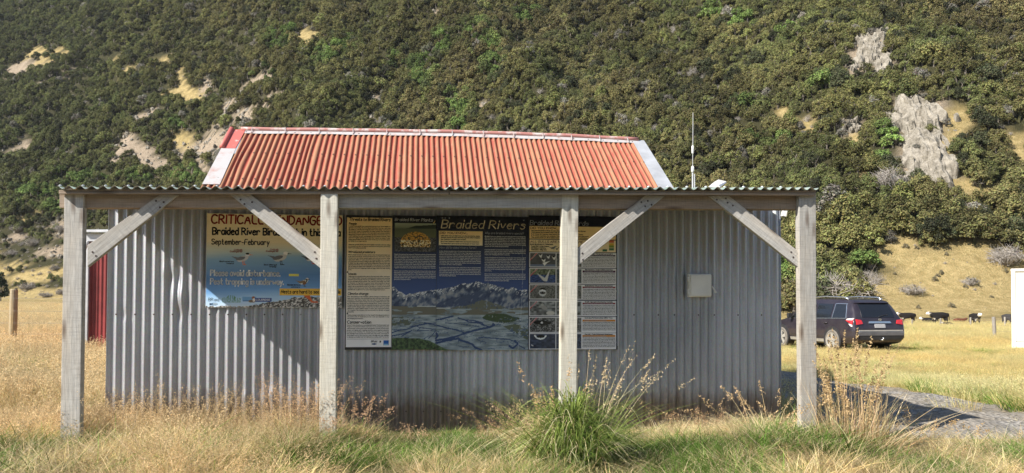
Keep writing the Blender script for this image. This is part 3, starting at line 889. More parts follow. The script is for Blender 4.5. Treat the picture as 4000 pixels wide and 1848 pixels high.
ph = 2 * np.pi * S_ * ribs + wob
amp = 0.0155 * (1 + 0.3 * (fbm(S_ * 30, T_ * 3, 43) - 0.5))
cph = np.cos(ph)
dz = amp * (cph + 0.35 * (1 - cph * cph)) + rowstep + 0.006 * (fbm(S_ * 14, T_ * 3, 44) - 0.5)
sl = math.atan2(0.95, 1.24)
Zr = Z + dz * math.cos(sl); Vr = V_ - dz * math.sin(sl)
rv = np.stack([U * CU - Vr * SU, U * SU + Vr * CU, Zr], -1).reshape(-1, 3)
Qr = grid_faces(nr, nc)
NV = []; NQ = []
def red_pt(s, t, lift=0.0):
    u, v, z = red_np(np.array(s), np.array(t))
    return P(float(u), float(v) - lift * math.sin(sl), float(z) + lift * math.cos(sl))
for k in range(2, ribs - 1):
    for t, odd in ((0.035, 2), (0.52, 2), (0.955, 3)):
        if k % odd: continue
        c = red_pt(k / ribs, t + 0.01 * math.sin(k * 3.1), 0.022)
        b = len(rv) + len(NV)
        ax = Vector((CU, SU, 0)); ay = Vector((0, math.cos(sl), math.sin(sl)))
        for q in range(8):
            th = math.pi * q / 4; NV.append(tuple(c + (ax * math.cos(th) + ay * math.sin(th)) * 0.012))
        NQ += [(b, b + 1, b + 2, b + 3), (b, b + 3, b + 4, b + 7), (b + 4, b + 5, b + 6, b + 7)]
rib = (np.cos(ph) * 0.5 + 0.5).ravel()
rib = np.concatenate([rib, np.zeros(len(NV))])
put('main_roof', mesh_np('main_roof', np.concatenate([rv, np.array(NV)]), np.concatenate([Qr, np.array(NQ)]), attrs={'rib': rib, 'ribtone': np.concatenate([_hash(np.floor(S_ * ribs + 0.5), np.floor(S_ * 0), 9).ravel(), np.zeros(len(NV))])}, smooth=True,
    midx=np.concatenate([np.zeros(len(Qr), np.int32), np.ones(len(NQ), np.int32)])), [M['red_roof'], M['nail']], shed, world_of=BASE)
roof_obj = [o for o in shed.children if o.name.startswith('main_roof')][0]
# rear slope of the gable
mb = MB()
a, b = red_pt(0, 1), red_pt(1, 1); off = Vector((-SU * 1.3, CU * 1.3, -0.99))
mb.prism([a, b, b + off, a + off], Vector((0, 0, -0.02))); shed_part(mb, 'rear_roof', M['red_roof'])

def plate(name, quad, mat, lift=0.022, th=0.005, parent=shed, nu=1):
    mb = MB(); pts = [red_pt(s, t, lift) for s, t in quad]
    mb.prism(pts, Vector((0, math.sin(sl) * th, -math.cos(sl) * th)))
    return shed_part(mb, name, mat, bevel=0.001)
W1 = 0.033
plate('barge_flashing', [(0, -0.08), (W1 + 0.002, -0.08), (W1 - 0.001, 0.66), (0.0, 0.66)], M['ridge_white'])
plate('barge_flashing', [(W1 - 0.006, 0.5), (W1 + 0.003, 0.5), (W1 + 0.001, 0.83), (W1 - 0.004, 0.83)], M['white_metal'], 0.018)
plate('barge_flashing', [(0.004, 0.595), (W1 - 0.0015, 0.595), (W1 + 0.001, 1.0), (0.004, 1.0)], M['barge_red'], 0.026)
mb = MB(); mb.tube([red_pt(0.002, 0.60, 0.035), red_pt(0.002, 0.8, 0.035), red_pt(0.002, 1.0, 0.035)], 0.033, 12); shed_part(mb, 'barge_roll', M['barge_red'], smooth=True)
plate('barge_flashing', [(1 - 0.0235, -0.05), (1.012, -0.05), (1.008, 1.0), (1 - 0.0235, 1.0)], M['white_metal'])
mb = MB(); mb.prism([red_pt(1.009, -0.05, 0.012), red_pt(1.009, 1, 0.012), red_pt(1.009, 1, -0.10), red_pt(1.009, -0.05, -0.10)], Vector((CU * 0.004, SU * 0.004, 0))); shed_part(mb, 'barge_flashing', M['white_metal'])
# ridge capping: roll with a flat apron on the near slope
ss = np.linspace(0.024, 0.992, 40)
mb = MB()
mb.tube([red_pt(s, 1.0, 0.030 + 0.003 * math.sin(s * 40)) for s in ss], 0.032, 12); shed_part(mb, 'ridge_roll', M['ridge'], smooth=True)
top = [red_pt(s, 1.0, 0.024) for s in ss]; bot = [red_pt(s, 0.925 + 0.006 * math.sin(s * 60), 0.020) for s in ss]
vs = top + bot; n = len(ss)
mb = MB(); mb.add(vs, [(i, i + 1, n + i + 1, n + i) for i in range(n - 1)]); shed_part(mb, 'ridge_apron', M['ridge_white'])
mb = MB()
for s in np.linspace(0.06, 0.97, 13):
    s = s + 0.01 * math.sin(s * 77)
    mb.tube([red_pt(s, 0.93, 0.026), red_pt(s, 0.985, 0.05), red_pt(s, 1.0, 0.066)], 0.006, 6)
cl = shed_part(mb, 'ridge_clips', M['ridge_white']); tag(cl, kind='stuff')

# whip aerial on the lean-to roof ------------------------------------------------
YA = 8.6
root = at(2706, 745, YA); root.z = float(zv(*to_uv(root)))
aer = empty('whip_aerial', root)
tag(aer, 'thin white whip aerial standing above the roof beside the red gable', 'aerial')
zt = lambda py: at(2706, py, YA).z - root.z
mb = MB(); mb.tube([(0, 0, 0), (0, 0, zt(676))], 0.010, 8); mb.tube([(0.022, 0, 0), (0.022, 0, zt(680))], 0.007, 8); mb.build('mast', M['white_metal'], aer)
mb = MB(); mb.tube([(0, 0, zt(676)), (0, 0, zt(668)), (0, 0, zt(655)), (0, 0, zt(648))], [0.010, 0.019, 0.019, 0.008], 8); mb.build('base_coil', M['pvc'], aer, smooth=True)
mb = MB(); mb.tube([(0, 0, zt(648)), (0, 0, zt(600))], 0.0045, 6); mb.tube([(0.002, 0, zt(570)), (0.004, 0, zt(440))], [0.0048, 0.0038], 6); mb.build('whip_rod', M['galv_under'], aer)
mb = MB(); mb.tube([(0, 0, zt(602)), (0, 0, zt(597)), (0.001, 0, zt(572)), (0.001, 0, zt(568))], [0.006, 0.014, 0.014, 0.006], 8); mb.build('loading_coil', M['pvc'], aer, smooth=True)

# tilted box fitting on the roof
YB = 7.9
c = at(2803, 722, YB)
fit = empty('roof_fitting', (c.x, c.y, float(zv(*to_uv(c)))))
tag(fit, 'small tilted off-white box on a bracket on the roof right of the aerial', 'roof fitting')
rel = lambda px, py, Y=YB: at(px, py, Y) - fit.location
mb = MB(); mb.prism([rel(2764, 732), rel(2790, 711), rel(2807, 701), rel(2836, 708), rel(2838, 714), rel(2812, 733)], (0.01, 0.09, 0.0)); mb.build('case', M['pvc'], fit, bevel=0.005)
mb = MB(); mb.prism([rel(2814, 731, YB - .006), rel(2838, 713, YB - .006), rel(2837, 709, YB - .006), rel(2808, 722, YB - .006)], (0, 0.012, 0)); mb.build('lens', M['galv'], fit, bevel=0.001)
mb = MB(); mb.tube([rel(2800, 735) + Vector((0, .04, -.10)), rel(2800, 720) + Vector((0, .04, 0))], 0.012, 8); mb.build('bracket', M['galv'], fit)

# meter box on the front wall
def wall_pt(px, py, d): u, z = hit_v(px, py, VW); return P(u, VW - d, z)
def wall_box(mb, x0, y0, x1, y1, d0, d1, mi=0):
    q = [wall_pt(x0, y0, d0), wall_pt(x1, y0, d0), wall_pt(x1, y1, d0), wall_pt(x0, y1, d0)]
    mb.prism(q, Vector((SU, -CU, 0)) * (d1 - d0), mi)
bl = wall_pt(2726, 1116, 0.01)
jb = empty('meter_box', bl)
tag(jb, 'square pale grey plastic meter box with a latch on the shaded wall', 'box')
M['box_grey'] = plain('aged grey plastic', (0.78, 0.78, 0.76), 0.5, 0, 0.06, 8)
mb = MB(); wall_box(mb, 2683, 1071, 2769, 1160, 0.002, 0.055); mb.build('case', M['box_grey'], jb, bevel=0.006, world_of=bl)
mb = MB(); wall_box(mb, 2688, 1074, 2768, 1156, 0.055, 0.072); mb.build('lid', M['box_grey'], jb, bevel=0.004, world_of=bl)
for y0 in (1083, 1128):
    mb = MB(); wall_box(mb, 2679, y0, 2684, y0 + 18, 0.03, 0.06); mb.build('hinge', M['box_grey'], jb, bevel=0.002, world_of=bl)
mb = MB(); a, b = wall_pt(2769, 1119, 0.08), wall_pt(2782, 1144, 0.10); mb.tube([a, a.lerp(b, .5), b], [0.005, 0.008, 0.010], 6); mb.build('latch', M['pvc'], jb, world_of=bl)
# ------------------------------------------------------------------ lettering: a single-stroke hand alphabet
GL = {
'A': '033B63 1656', 'B': '030B 0B3B5A583707 3756543303', 'C': '6A4B2B0905234364', 'D': '030B 0B3B69653303', 'E': '5B0B0353 0747', 'F': '5B0B03 0747',
'G': '6A4B2B09052353656737', 'H': '030B 636B 0767', 'I': '0B03', 'J': '4B44331304', 'K': '030B 5B07 0753', 'L': '0B0353', 'M': '030B366B63', 'N': '030B636B',
'O': '2B0905234365694B2B', 'P': '030B 0B3B5A583707', 'Q': '2B0905234365694B2B 4562', 'R': '030B 0B3B5A583707 2763', 'S': '5A3B1B0A083756543313 1304',
'T': '0B6B 3B33', 'U': '0B051343656B', 'V': '0B336B', 'W': '0B2338537B', 'X': '0B63 6B03', 'Y': '0B376B 3733', 'Z': '0B6B0363',
'a': '4738180605133345 4843', 'b': '0B03 0718384645331304', 'c': '4738180605133344', 'd': '4738180605133345 4B43', 'e': '06464738180605133344', 'f': '4A3B2B1A13 0838',
'g': '4738180605133345 4841301001', 'h': '0B03 0618384743', 'i': '0803 0A0B', 'j': '28211000 2A2B', 'k': '0B03 380533', 'l': '0B03', 'm': '0803 0618283733 3648586763',
'n': '0803 0618384743', 'o': '183846453313050618', 'p': '0800 0718384645331304', 'q': '4738180605133345 4840', 'r': '0803 06183847', 's': '473818073645331304',
't': '1B14233343 0838', 'u': '0804133345 4843', 'v': '082348', 'w': '0813375368', 'x': '0843 4803', 'y': '0823 4810', 'z': '08480343',
'.': '0304', ',': '0401', "'": '0B09', '-': '0636', '&': '53192B3A05133356', '?': '0A1B3B4A483725 2324', ':': '0304 0708', '!': '0B06 0304', '(': '2B090520', ')': '0B292500',
'0': '1B0905133345493B1B', '1': '092B23', '2': '0A1B3B4A480343', '3': '0A1B3B4A3827 274644331304', '4': '3B0646 3B33', '5': '4B0B07374644331304', '6': '3B0805133345473707', '7': '0B4B13', '8': '17393B1B0917 17051333454637', '9': '4727090B3B4A4633',
'/': '034B', '%': '034B', 
}
def strokes(ch):
    s = GL.get(ch)
    if s is None: return [], 3
    out = []; w = 0
    for part in s.split():
        pts = [(int(part[i], 16), int(part[i + 1], 16) - 3) for i in range(0, len(part) - 1, 2)]
        w = max(w, max(p[0] for p in pts)); out.append(pts)
    return out, w
def chaikin(p):
    if len(p) < 3: return p
    q = [p[0]]
    for i in range(len(p) - 1):
        a, b = p[i], p[i + 1]
        q += [(a[0] * .75 + b[0] * .25, a[1] * .75 + b[1] * .25), (a[0] * .25 + b[0] * .75, a[1] * .25 + b[1] * .75)]
    return q + [p[-1]]
def text_width(s):
    return sum((3.2 if c == ' ' else strokes(c)[1] + 2.0) for c in s) - 2.0

class Sign:
    """a printed board on the front wall; sizes come from its outline in reference pixels"""
    def __init__(self, x0, x1, y0, y1, d=0.026):
        self.x0, self.x1, self.y0, self.y1, self.d = x0, x1, y0, y1, d
        ym = (y0 + y1) / 2
        self.uA, self.uB = hit_v(x0, ym, VW - d)[0], hit_v(x1, ym, VW - d)[0]
        xm = (x0 + x1) / 2
        self.zA, self.zB = hit_v(xm, y0, VW - d)[1], hit_v(xm, y1, VW - d)[1]
        self.k = (self.uB - self.uA) / (x1 - x0)
    def p(self, px, py, lift=0.0):
        u = self.uA + (px - self.x0) / (self.x1 - self.x0) * (self.uB - self.uA)
        z = self.zA + (py - self.y0) / (self.y1 - self.y0) * (self.zB - self.zA)
        return P(u, VW - self.d - lift, z)
    def root(self, name, label, cat='sign'):
        self.loc = self.p((self.x0 + self.x1) / 2, self.y1)
        self.r = empty(name, self.loc); tag(self.r, label, cat, 'information panels on the shed wall'); return self.r
    def board(self, mat, m=(0, 0, 0, 0)):
        mb = MB(); x0, x1, y0, y1 = self.x0 - m[0], self.x1 + m[1], self.y0 - m[2], self.y1 + m[3]
        mb.prism([self.p(x0, y0, -.0015), self.p(x1, y0, -.0015), self.p(x1, y1, -.0015), self.p(x0, y1, -.0015)], Vector((-SU, CU, 0)) * 0.008)
        mb.build('backing_board', mat, self.r, world_of=self.loc)
    def print_(self, paint, x0, x1, y0, y1, step=1.5, name='printed_face', lift=0.0):
        nx, ny = int((x1 - x0) / step) + 1, int((y1 - y0) / step) + 1
        X, Y = np.meshgrid(np.linspace(x0, x1, nx), np.linspace(y0, y1, ny))
        I = np.clip(paint(X, Y) * 1.07, 0, 252) / 255.0
        I = np.where(I <= 0.04045, I / 12.92, ((np.clip(I, 0, 1) + 0.055) / 1.055) ** 2.4)
        o = np.array(self.p(x0, y0, lift)); ex = (np.array(self.p(x1, y0, lift)) - o) / (nx - 1); ey = (np.array(self.p(x0, y1, lift)) - o) / (ny - 1)
        i, j = np.meshgrid(np.arange(nx), np.arange(ny))
        V = o + i[..., None] * ex + j[..., None] * ey
        Q = grid_faces(ny, nx)[:, ::-1]
        return put(name, mesh_np(name, V.reshape(-1, 3), Q, col=I.reshape(-1, 3)), M['print'], self.r, world_of=self.loc)
    def write(self, name, rows, mat, lift=0.002):
        """rows: (text, x, baseline y, cap height px, pen px, width px or None, slant)"""
        mb = MB()
        for (s, x, y, h, pen, wid, slant) in rows:
            sc = h / 8.0
            tw = text_width(s)
            sx = (wid / tw) if wid else sc
            cx = 0.0
            for ch in s:
                if ch == ' ': cx += 3.2; continue
                st, w = strokes(ch)
                for pts in st:
                    if h > 9: pts = chaikin(chaikin(pts))
                    elif h > 5: pts = chaikin(pts)
                    q = [(x + (cx + a + slant * b) * sx, y - b * sc) for a, b in pts]
                    for (ax, ay), (bx, by) in zip(q[:-1], q[1:]):
                        L = math.hypot(bx - ax, by - ay) or 1e-6
                        nx, ny = -(by - ay) / L * pen / 2, (bx - ax) / L * pen / 2
                        ex, ey = (bx - ax) / L * pen * 0.3, (by - ay) / L * pen * 0.3
                        mb.add([self.p(ax - ex + nx, ay - ey + ny, lift), self.p(ax - ex - nx, ay - ey - ny, lift), self.p(bx + ex - nx, by + ey - ny, lift), self.p(bx + ex + nx, by + ey + ny, lift)], [(0, 1, 2, 3)])
                cx += w + 2.0
        me = bpy.data.meshes.new(name); me.from_pydata(mb.v, [], mb.f)
        return put(name, me, mat, self.r, world_of=self.loc)
    def para(self, lines, x, y, dy, w, h=3.6, pen=0.72, last=0.5):
        rows = []
        for i, s in enumerate(lines):
            full = text_width(s) * h / 8.0
            rows.append((s, x, y + i * dy, h, pen, w if (i < len(lines) - 1 or full > w) else min(w, w * len(s) / max(len(t) for t in lines)), 0))
        return rows

def inpoly(X, Y, pts):
    r = np.zeros(X.shape, bool); n = len(pts)
    for i in range(n):
        x1, y1 = pts[i]; x2, y2 = pts[(i + 1) % n]
        if y1 == y2: continue
        c = ((Y < y1) != (Y < y2)) & (X < (x2 - x1) * (Y - y1) / (y2 - y1) + x1)
        r ^= c
    return r
def ell(X, Y, cx, cy, rx, ry, rot=0):
    c, s = math.cos(math.radians(rot)), math.sin(math.radians(rot))
    dx, dy = X - cx, Y - cy
    return ((dx * c + dy * s) / rx) ** 2 + ((-dx * s + dy * c) / ry) ** 2 < 1
def setc(I, m, c): I[m] = np.array(c, float)
def seg(X, Y, a, b, w):
    dx, dy = b[0] - a[0], b[1] - a[1]; L2 = dx * dx + dy * dy
    t = np.clip(((X - a[0]) * dx + (Y - a[1]) * dy) / L2, 0, 1)
    return np.hypot(X - a[0] - t * dx, Y - a[1] - t * dy) < w
def path(X, Y, pts, w):
    m = np.zeros(X.shape, bool)
    for a, b in zip(pts[:-1], pts[1:]): m |= seg(X, Y, a, b, w)
    return m
def lerp3(t, stops):
    xs_ = [s[0] for s in stops]
    return np.stack([np.interp(t, xs_, [s[1][k] for s in stops]) for k in range(3)], -1)

# ---- sign 1: critically endangered birds
s1 = Sign(806, 1336, 838, 1201)
s1.root('warning_sign', 'cream and blue bird nesting notice with big red capitals, left of the black panels')
def bird(I, X, Y, x, y, k, body, wing, head, legs, bill, flip=1, crown=None):
    f = lambda a, b: (x + flip * a * k, y + b * k)
    setc(I, inpoly(X, Y, [f(-34, -3), f(-14, 0), f(-2, 8), f(-10, 10)]), wing)                  # tail
    setc(I, ell(X, Y, *f(0, 4), 17 * k, 8 * k, -18 * flip), body)
    setc(I, ell(X, Y, *f(-6, 3), 14 * k, 5 * k, -14 * flip), wing)
    setc(I, ell(X, Y, *f(14, -8), 6.2 * k, 5.2 * k), head)
    setc(I, inpoly(X, Y, [f(8, -6), f(18, -4), f(14, 4), f(6, 4)]), body)
    if crown: setc(I, ell(X, Y, *f(13.5, -10.5), 5.6 * k, 2.9 * k), crown)
    setc(I, inpoly(X, Y, [f(19, -9), f(30, -7.5), f(19, -6)]), bill)
    for a in (0, 4): setc(I, seg(X, Y, f(a, 11), f(a + 1, 21), 0.9 * k), legs); setc(I, seg(X, Y, f(a + 1, 21), f(a + 6, 21), 0.9 * k), legs)
def paint1(X, Y):
    t = (Y - 838) / 363.0 + 0.05 * (X - 1070) / 265 * np.clip((Y - 960) / 60, -1, 1) * 0.6 + 0.02 * (vnoise(X * 0.01, Y * 0.05, 2) - 0.5)
    I = lerp3(t, [(0, (232, 214, 172)), (0.30, (224, 208, 172)), (0.40, (188, 196, 188)), (0.47, (128, 162, 190)), (0.66, (82, 124, 176)), (0.80, (104, 152, 206)), (0.88, (160, 196, 230)), (1, (206, 222, 240))])
    I = I * (1 + 0.03 * (vnoise(X * 0.02, Y * 0.25, 6) - 0.5))[..., None]
    # stones along the foot
    ys_ = 1201 - np.interp(X, [960, 1010, 1060, 1160, 1220, 1300], [4, 12, 22, 40, 42, 46])
    st = (Y > ys_ + 8 * (vnoise(X * 0.12, Y * 0.12, 8) - 0.5))
    g = vnoise(X * 0.21, Y * 0.27, 3); g = 70 + 150 * np.clip((g - 0.3) * 1.8, 0, 1)
    I = np.where(st[..., None], np.stack([g, g * 0.98, g * 0.96], -1), I)
    bird(I, X, Y, 946, 1007, 1.35, (190, 190, 194), (104, 106, 114), (225, 225, 226), (215, 120, 80), (225, 120, 70), 1, (20, 20, 24))
    bird(I, X, Y, 1092, 1002, 1.5, (186, 184, 180), (96, 96, 102), (222, 220, 216), (24, 22, 24), (22, 22, 24))
    bird(I, X, Y, 1216, 1002, 1.30, (200, 200, 200), (70, 70, 76), (16, 16, 18), (200, 90, 60), (16, 16, 18), 1, (16, 16, 18))
    bird(I, X, Y, 1185, 1098, 0.98, (226, 224, 218), (128, 108, 84), (206, 196, 180), (60, 56, 50), (30, 28, 26))
    setc(I, ell(X, Y, 1196, 1098, 6, 2.4, -60), (24, 22, 22)); setc(I, ell(X, Y, 1195, 1091, 7, 2, 10), (24, 22, 22))
    setc(I, ell(X, Y, 1188, 1106, 8, 6, -20), (120, 84, 60))
    setc(I, (X > 1091) & (X < 1336) & (Y > 1127) & (Y < 1154), (226, 180, 70))
    setc(I, inpoly(X, Y, [(1185, 1154), (1210, 1154), (1216, 1168), (1222, 1177), (1240, 1177), (1244, 1183), (1218, 1183), (1208, 1172)]), (206, 96, 52))
    for (a, b, c) in ((1146, 1074, 15),): setc(I, (np.abs(X - a) < 20) & (np.abs(Y - b) < 5), (214, 206, 90))
    # partner marks along the foot: fish mark, grass tufts, bird with a blue name strip
    setc(I, ell(X, Y, 838, 1189, 15, 5.5), (90, 120, 150)); setc(I, inpoly(X, Y, [(820, 1184), (832, 1189), (820, 1195)]), (40, 60, 90)); setc(I, ell(X, Y, 842, 1188, 9, 2), (190, 205, 215))
    for x in range(872, 942, 5):
        h = 8 + 16 * abs(math.sin(x * 1.9)) * (1.25 - abs(x - 903) / 45)
        setc(I, seg(X, Y, (x, 1182), (x + 3 * math.sin(x), 1182 - h), 1.2), (92, 138, 104))
    setc(I, (X > 948) & (X < 1060) & (Y > 1164) & (Y < 1178), (44, 84, 152)); setc(I, (X > 946) & (X < 1000) & (Y > 1160) & (Y < 1175), (110, 160, 205))
    setc(I, (X > 996) & (X < 1058) & (Y > 1164) & (Y < 1179), (40, 66, 140))
    setc(I, ell(X, Y, 984, 1177, 14, 6), (120, 104, 92)); setc(I, ell(X, Y, 989, 1164, 6, 6), (150, 92, 66)); setc(I, ell(X, Y, 991, 1172, 5, 7), (226, 218, 208))
    return I
s1.board(M['pvc'], (1, 1, 1, 1)); s1.print_(paint1, 806, 1336, 838, 1201)
for s_, x_, w_ in (('CRITICALLY', 824, 228), ('ENDANGERED', 1073, 259)): s1.write('red_heading', [(s_, x_, 876, 33, 6.2, w_, 0.04)], M['ink_red'])
s1.write('black_heading', [('Braided River Birds nest in this area', 829, 919, 26, 5.4, 499, 0.0), ('September-February', 826, 957, 20, 3.4, 222, 0.05)], M['ink_black'])
s1.write('white_heading', [('Please avoid disturbance.', 823, 1079, 22, 4.6, 268, 0.04), ('Pest trapping is underway.', 823, 1112, 22, 4.6, 282, 0.04)], M['ink_white'])
s1.write('caption_lettering', [('Nests are hard to see & vulnerable', 1097, 1146, 13.5, 2.0, 233, 0.0), ('Blackfronted tern', 857, 1026, 5, 1.1, 55, 0), ('tarapiroe', 884, 1033, 4.6, 1.0, 28, 0), ('Black-billed gull', 1029, 1037, 5, 1.1, 49, 0), ('tarapunga', 1050, 1044, 4.6, 1.0, 27, 0),
        ('Banded dotterel', 1122, 1115, 5, 1.1, 50, 0), ('pohowera', 1138, 1123, 4.6, 1.0, 32, 0), ('BRaid', 816, 1177, 12, 1.1, 40, 0)], M['ink_black'])
STAT = [('Critically', 912, 981, 6.4, 1.2, 32, 0.2), ('Endangered', 896, 987.5, 6.4, 1.2, 47, 0.2), ('Critically', 1052, 978, 6.4, 1.2, 32, 0.2), ('Endangered', 1036, 984.5, 6.4, 1.2, 47, 0.2)]
s1.write('status_lettering', STAT[:2], M['ink_red']); s1.write('status_lettering', STAT[2:], M['ink_red'])
s1.write('partner_lettering', [('COLERIDGE', 1000, 1174.5, 6.2, 1.5, 54, 0)], M['ink_white'])

# ---- sign 2: threats
s2 = Sign(1349, 1531, 842, 1366, 0.030)
s2.root('threats_panel', 'tall black edged panel headed Threats to Braided Rivers with dark text on cream')
s2.board(M['board'])
def paint2(X, Y):
    t = (Y - 850) / 506
    I = lerp3(t, [(0, (236, 204, 150)), (0.2, (238, 212, 168)), (0.45, (232, 218, 196)), (1, (232, 230, 230))])
    I = I * (1 + 0.04 * (vnoise(X * 0.05, Y * 0.05, 3) - 0.5))[..., None]
    setc(I, (X > 1357) & (X < 1520) & (np.abs(Y - 1325) < 0.9), (60, 60, 64))
    setc(I, ell(X, Y, 1463, 1344, 10, 3.2), (28, 70, 110)); setc(I, ell(X, Y, 1487, 1335, 3.5, 4), (40, 40, 44))
    setc(I, (X > 1499) & (X < 1520) & (Y > 1330) & (Y < 1350), (30, 92, 170)); setc(I, (X > 1500) & (X < 1519) & (Y > 1343) & (Y < 1349), (130, 180, 210))
    for (x, y) in ((1358, 1225), (1357, 1064), (1351, 1348), (1364, 850)): setc(I, ell(X, Y, x, y, 3, 3), (14, 14, 16))
    return I
s2.print_(paint2, 1353, 1530, 850.5, 1356)
T_PEOPLE = ["In some areas, people have converted large parts of the braidplain to", "agriculture. In so doing, they have reduced the width of the river, restricting", "the number of channels and forcing the water to flow deeper and faster in", "the few that remain. Consequently, the unique braided river landscape is", "altered, along with the habitats that native plants and animals evolved to", "depend upon. Intensive agriculture has also led to an increase in nitrate", "runoff, polluting the water and damaging the vital aquatic food web. Taking", "water for irrigation and hydropower generation reduces the volume of water", "flowing along braided rivers. When water levels stay too low, native plants", "and animals can no longer survive."]
T_P2 = ["Along river gravels, driving over the braidplain riverbeds, and even walking", "on riverbeds can destroy habitats and disturb nesting birds, preventing", "them from breeding successfully."]
T_PRED = ["Before people arrived, the only predators that threatened braided river", "birds came from the air: the kea (mountain parrot), falcon (New Zealand", "falcon), harrier, black-backed gulls, and the now extinct eagle", "eagle). Over millions of years, the birds living in braided rivers evolved a", "very successful strategy of hiding in plain sight. Nesting on the weed-free", "braidplain just high enough to avoid spring floodwaters, they laid their eggs,", "which look exactly like river stones, directly on bare ground. Unfortunately,", "this strategy now makes them vulnerable to introduced ground predators", "like stoats, cats, and hedgehogs, which eat eggs, chicks, and adult nesting", "birds."]
T_WEED = ["People also introduced exotic plants. Gorse, broom, willow, and lupins", "are invading braided rivers, out-competing native plants and covering", "the bare gravel. Regular floods have difficulty removing such weeds,", "so the riverbeds become choked. This restricts the number and width", "of channels, forcing them to become fewer and instead like a 'normal'", "river. The outcome forces braided river birds to nest either on low-lying", "weed-free ground islands prone to flooding, or in weedy areas where", "predators can sneak up on them. The amazing adaptations made by", "birds like the wrybill are of no use in this changed environment."]
T_CLIM = ["Best described as a 'risk multiplier', climate change in Canterbury will", "mean more rainfall on the mountains but less rainfall on the foothills", "and plains. This means Alpine-fed rivers like the Rakaia are likely", "to experience more severe floods. Conversely, foothill-fed rivers such", "as the Ashburton will become increasingly drier. Severe floods and", "droughts can destroy habitats, especially during the critical breeding", "season. Driven along by higher temperatures, there will be a greater", "demand for a more reliable supply of water year-round, particularly", "for irrigation. This will place even more pressure on already stressed", "ecosystems."]
T_CL2 = ["Climate change is also likely to further benefit introduced predators", "and weeds, many of which have proven to be very adaptable to new", "and changing environments."]
T_CONS = ["Some of these threats are now being addressed. The Government and", "Regional Council (Environment Canterbury) are investing more into", "weed and pest control and water management. Private conservation", "groups are helping with trapping, education and engaging businesses", "in conservation activities. For example, Manawa Energy, who manage", "the Coleridge Power Station and canals that bring water from some of", "the braided rivers in this area into Lake Coleridge, use their buildings", "to help improve braided river bird habitats by creating weed-free islands."]
rows = []
rows += s2.para(T_PEOPLE, 1360, 886, 6.5, 163) + s2.para(T_P2, 1360, 958, 6.5, 163) + s2.para(T_PRED, 1360, 998, 6.5, 163) + s2.para(T_WEED, 1359, 1082, 6.5, 163)
rows += s2.para(T_CLIM, 1358, 1161, 6.6, 163) + s2.para(T_CL2, 1358, 1233, 6.6, 163) + s2.para(T_CONS, 1357, 1272, 6.6, 163)
s2.write('body_text', rows, M['ink_black'])
s2.write('dark_heading', [('Threats to Braided Rivers', 1362, 863, 11, 2.0, 160, 0.15), ('People', 1361, 879, 8.5, 1.5, 29, 0.15), ('Introduced predators', 1361, 989, 8, 1.5, 102, 0.15), ('Weeds', 1360, 1075, 8, 1.5, 31, 0.1),
        ('Climate change', 1359, 1152, 8.5, 1.5, 79, 0.15), ('Conservation', 1358, 1264, 11, 2.0, 92, 0.1), ('BRaid', 1452, 1337, 6.5, 1.2, 22, 0)], M['ink_black'])

# ---- sign 3 and 4: one big photograph of the river flats over two boards
SKY_T = [(1531, 1122), (1540, 1120), (1548, 1130), (1556, 1139), (1566, 1141), (1576, 1148), (1588, 1154), (1600, 1148), (1614, 1148), (1640, 1140), (1660, 1138), (1680, 1134), (1704, 1132), (1730, 1130), (1750, 1126), (1765, 1122), (1780, 1121), (1795, 1112), (1812, 1107), (1830, 1110), (1845, 1106), (1858, 1100), (1875, 1103), (1888, 1108), (1905, 1107), (1918, 1112), (1934, 1115), (1950, 1121), (1966, 1125), (1985, 1131), (1998, 1122), (2010, 1124), (2024, 1132), (2040, 1134), (2052, 1130), (2066, 1136)]
RIV = [([(1531, 1301), (1560, 1290), (1590, 1287), (1612, 1278), (1640, 1270), (1668, 1265), (1704, 1262)], 2.2), ([(1531, 1312), (1570, 1306), (1592, 1298), (1610, 1292), (1590, 1302), (1570, 1314)], 2.0), ([(1600, 1276), (1625, 1272), (1640, 1280), (1672, 1284), (1704, 1286)], 1.6), ([(1660, 1262), (1690, 1268), (1704, 1270)], 2.5),
       ([(1704, 1270), (1725, 1276), (1750, 1283), (1780, 1288), (1800, 1295), (1812, 1300)], 2.6), ([(1705, 1330), (1740, 1324), (1775, 1317), (1800, 1308), (1825, 1299), (1850, 1292), (1880, 1285), (1910, 1279), (1930, 1270), (1925, 1266)], 4.0), ([(1705, 1340), (1745, 1330), (1790, 1322), (1800, 1330), (1820, 1335), (1845, 1345), (1855, 1357), (1880, 1367)], 4.2),
       ([(1704, 1250), (1730, 1246), (1750, 1240), (1770, 1236)], 3.0), ([(1790, 1243), (1815, 1250), (1830, 1258), (1870, 1262), (1890, 1272), (1910, 1276)], 2.6), ([(1815, 1250), (1850, 1253), (1880, 1260), (1890, 1270)], 2.4), ([(1740, 1262), (1790, 1266), (1830, 1272), (1870, 1276)], 1.2), ([(1705, 1302), (1712, 1312), (1704, 1322)], 3.2),
       ([(1870, 1320), (1890, 1318), (1930, 1322), (1970, 1325), (1990, 1327), (2012, 1335), (2028, 1350), (2050, 1362)], 2.0), ([(1990, 1352), (2004, 1360), (2024, 1345), (2012, 1332)], 4.0), ([(1862, 1320), (1868, 1330), (1900, 1338)], 1.2), ([(1700, 1296), (1690, 1310), (1675, 1322)], 1.4), ([(1640, 1284), (1630, 1292), (1690, 1292)], 1.2)]
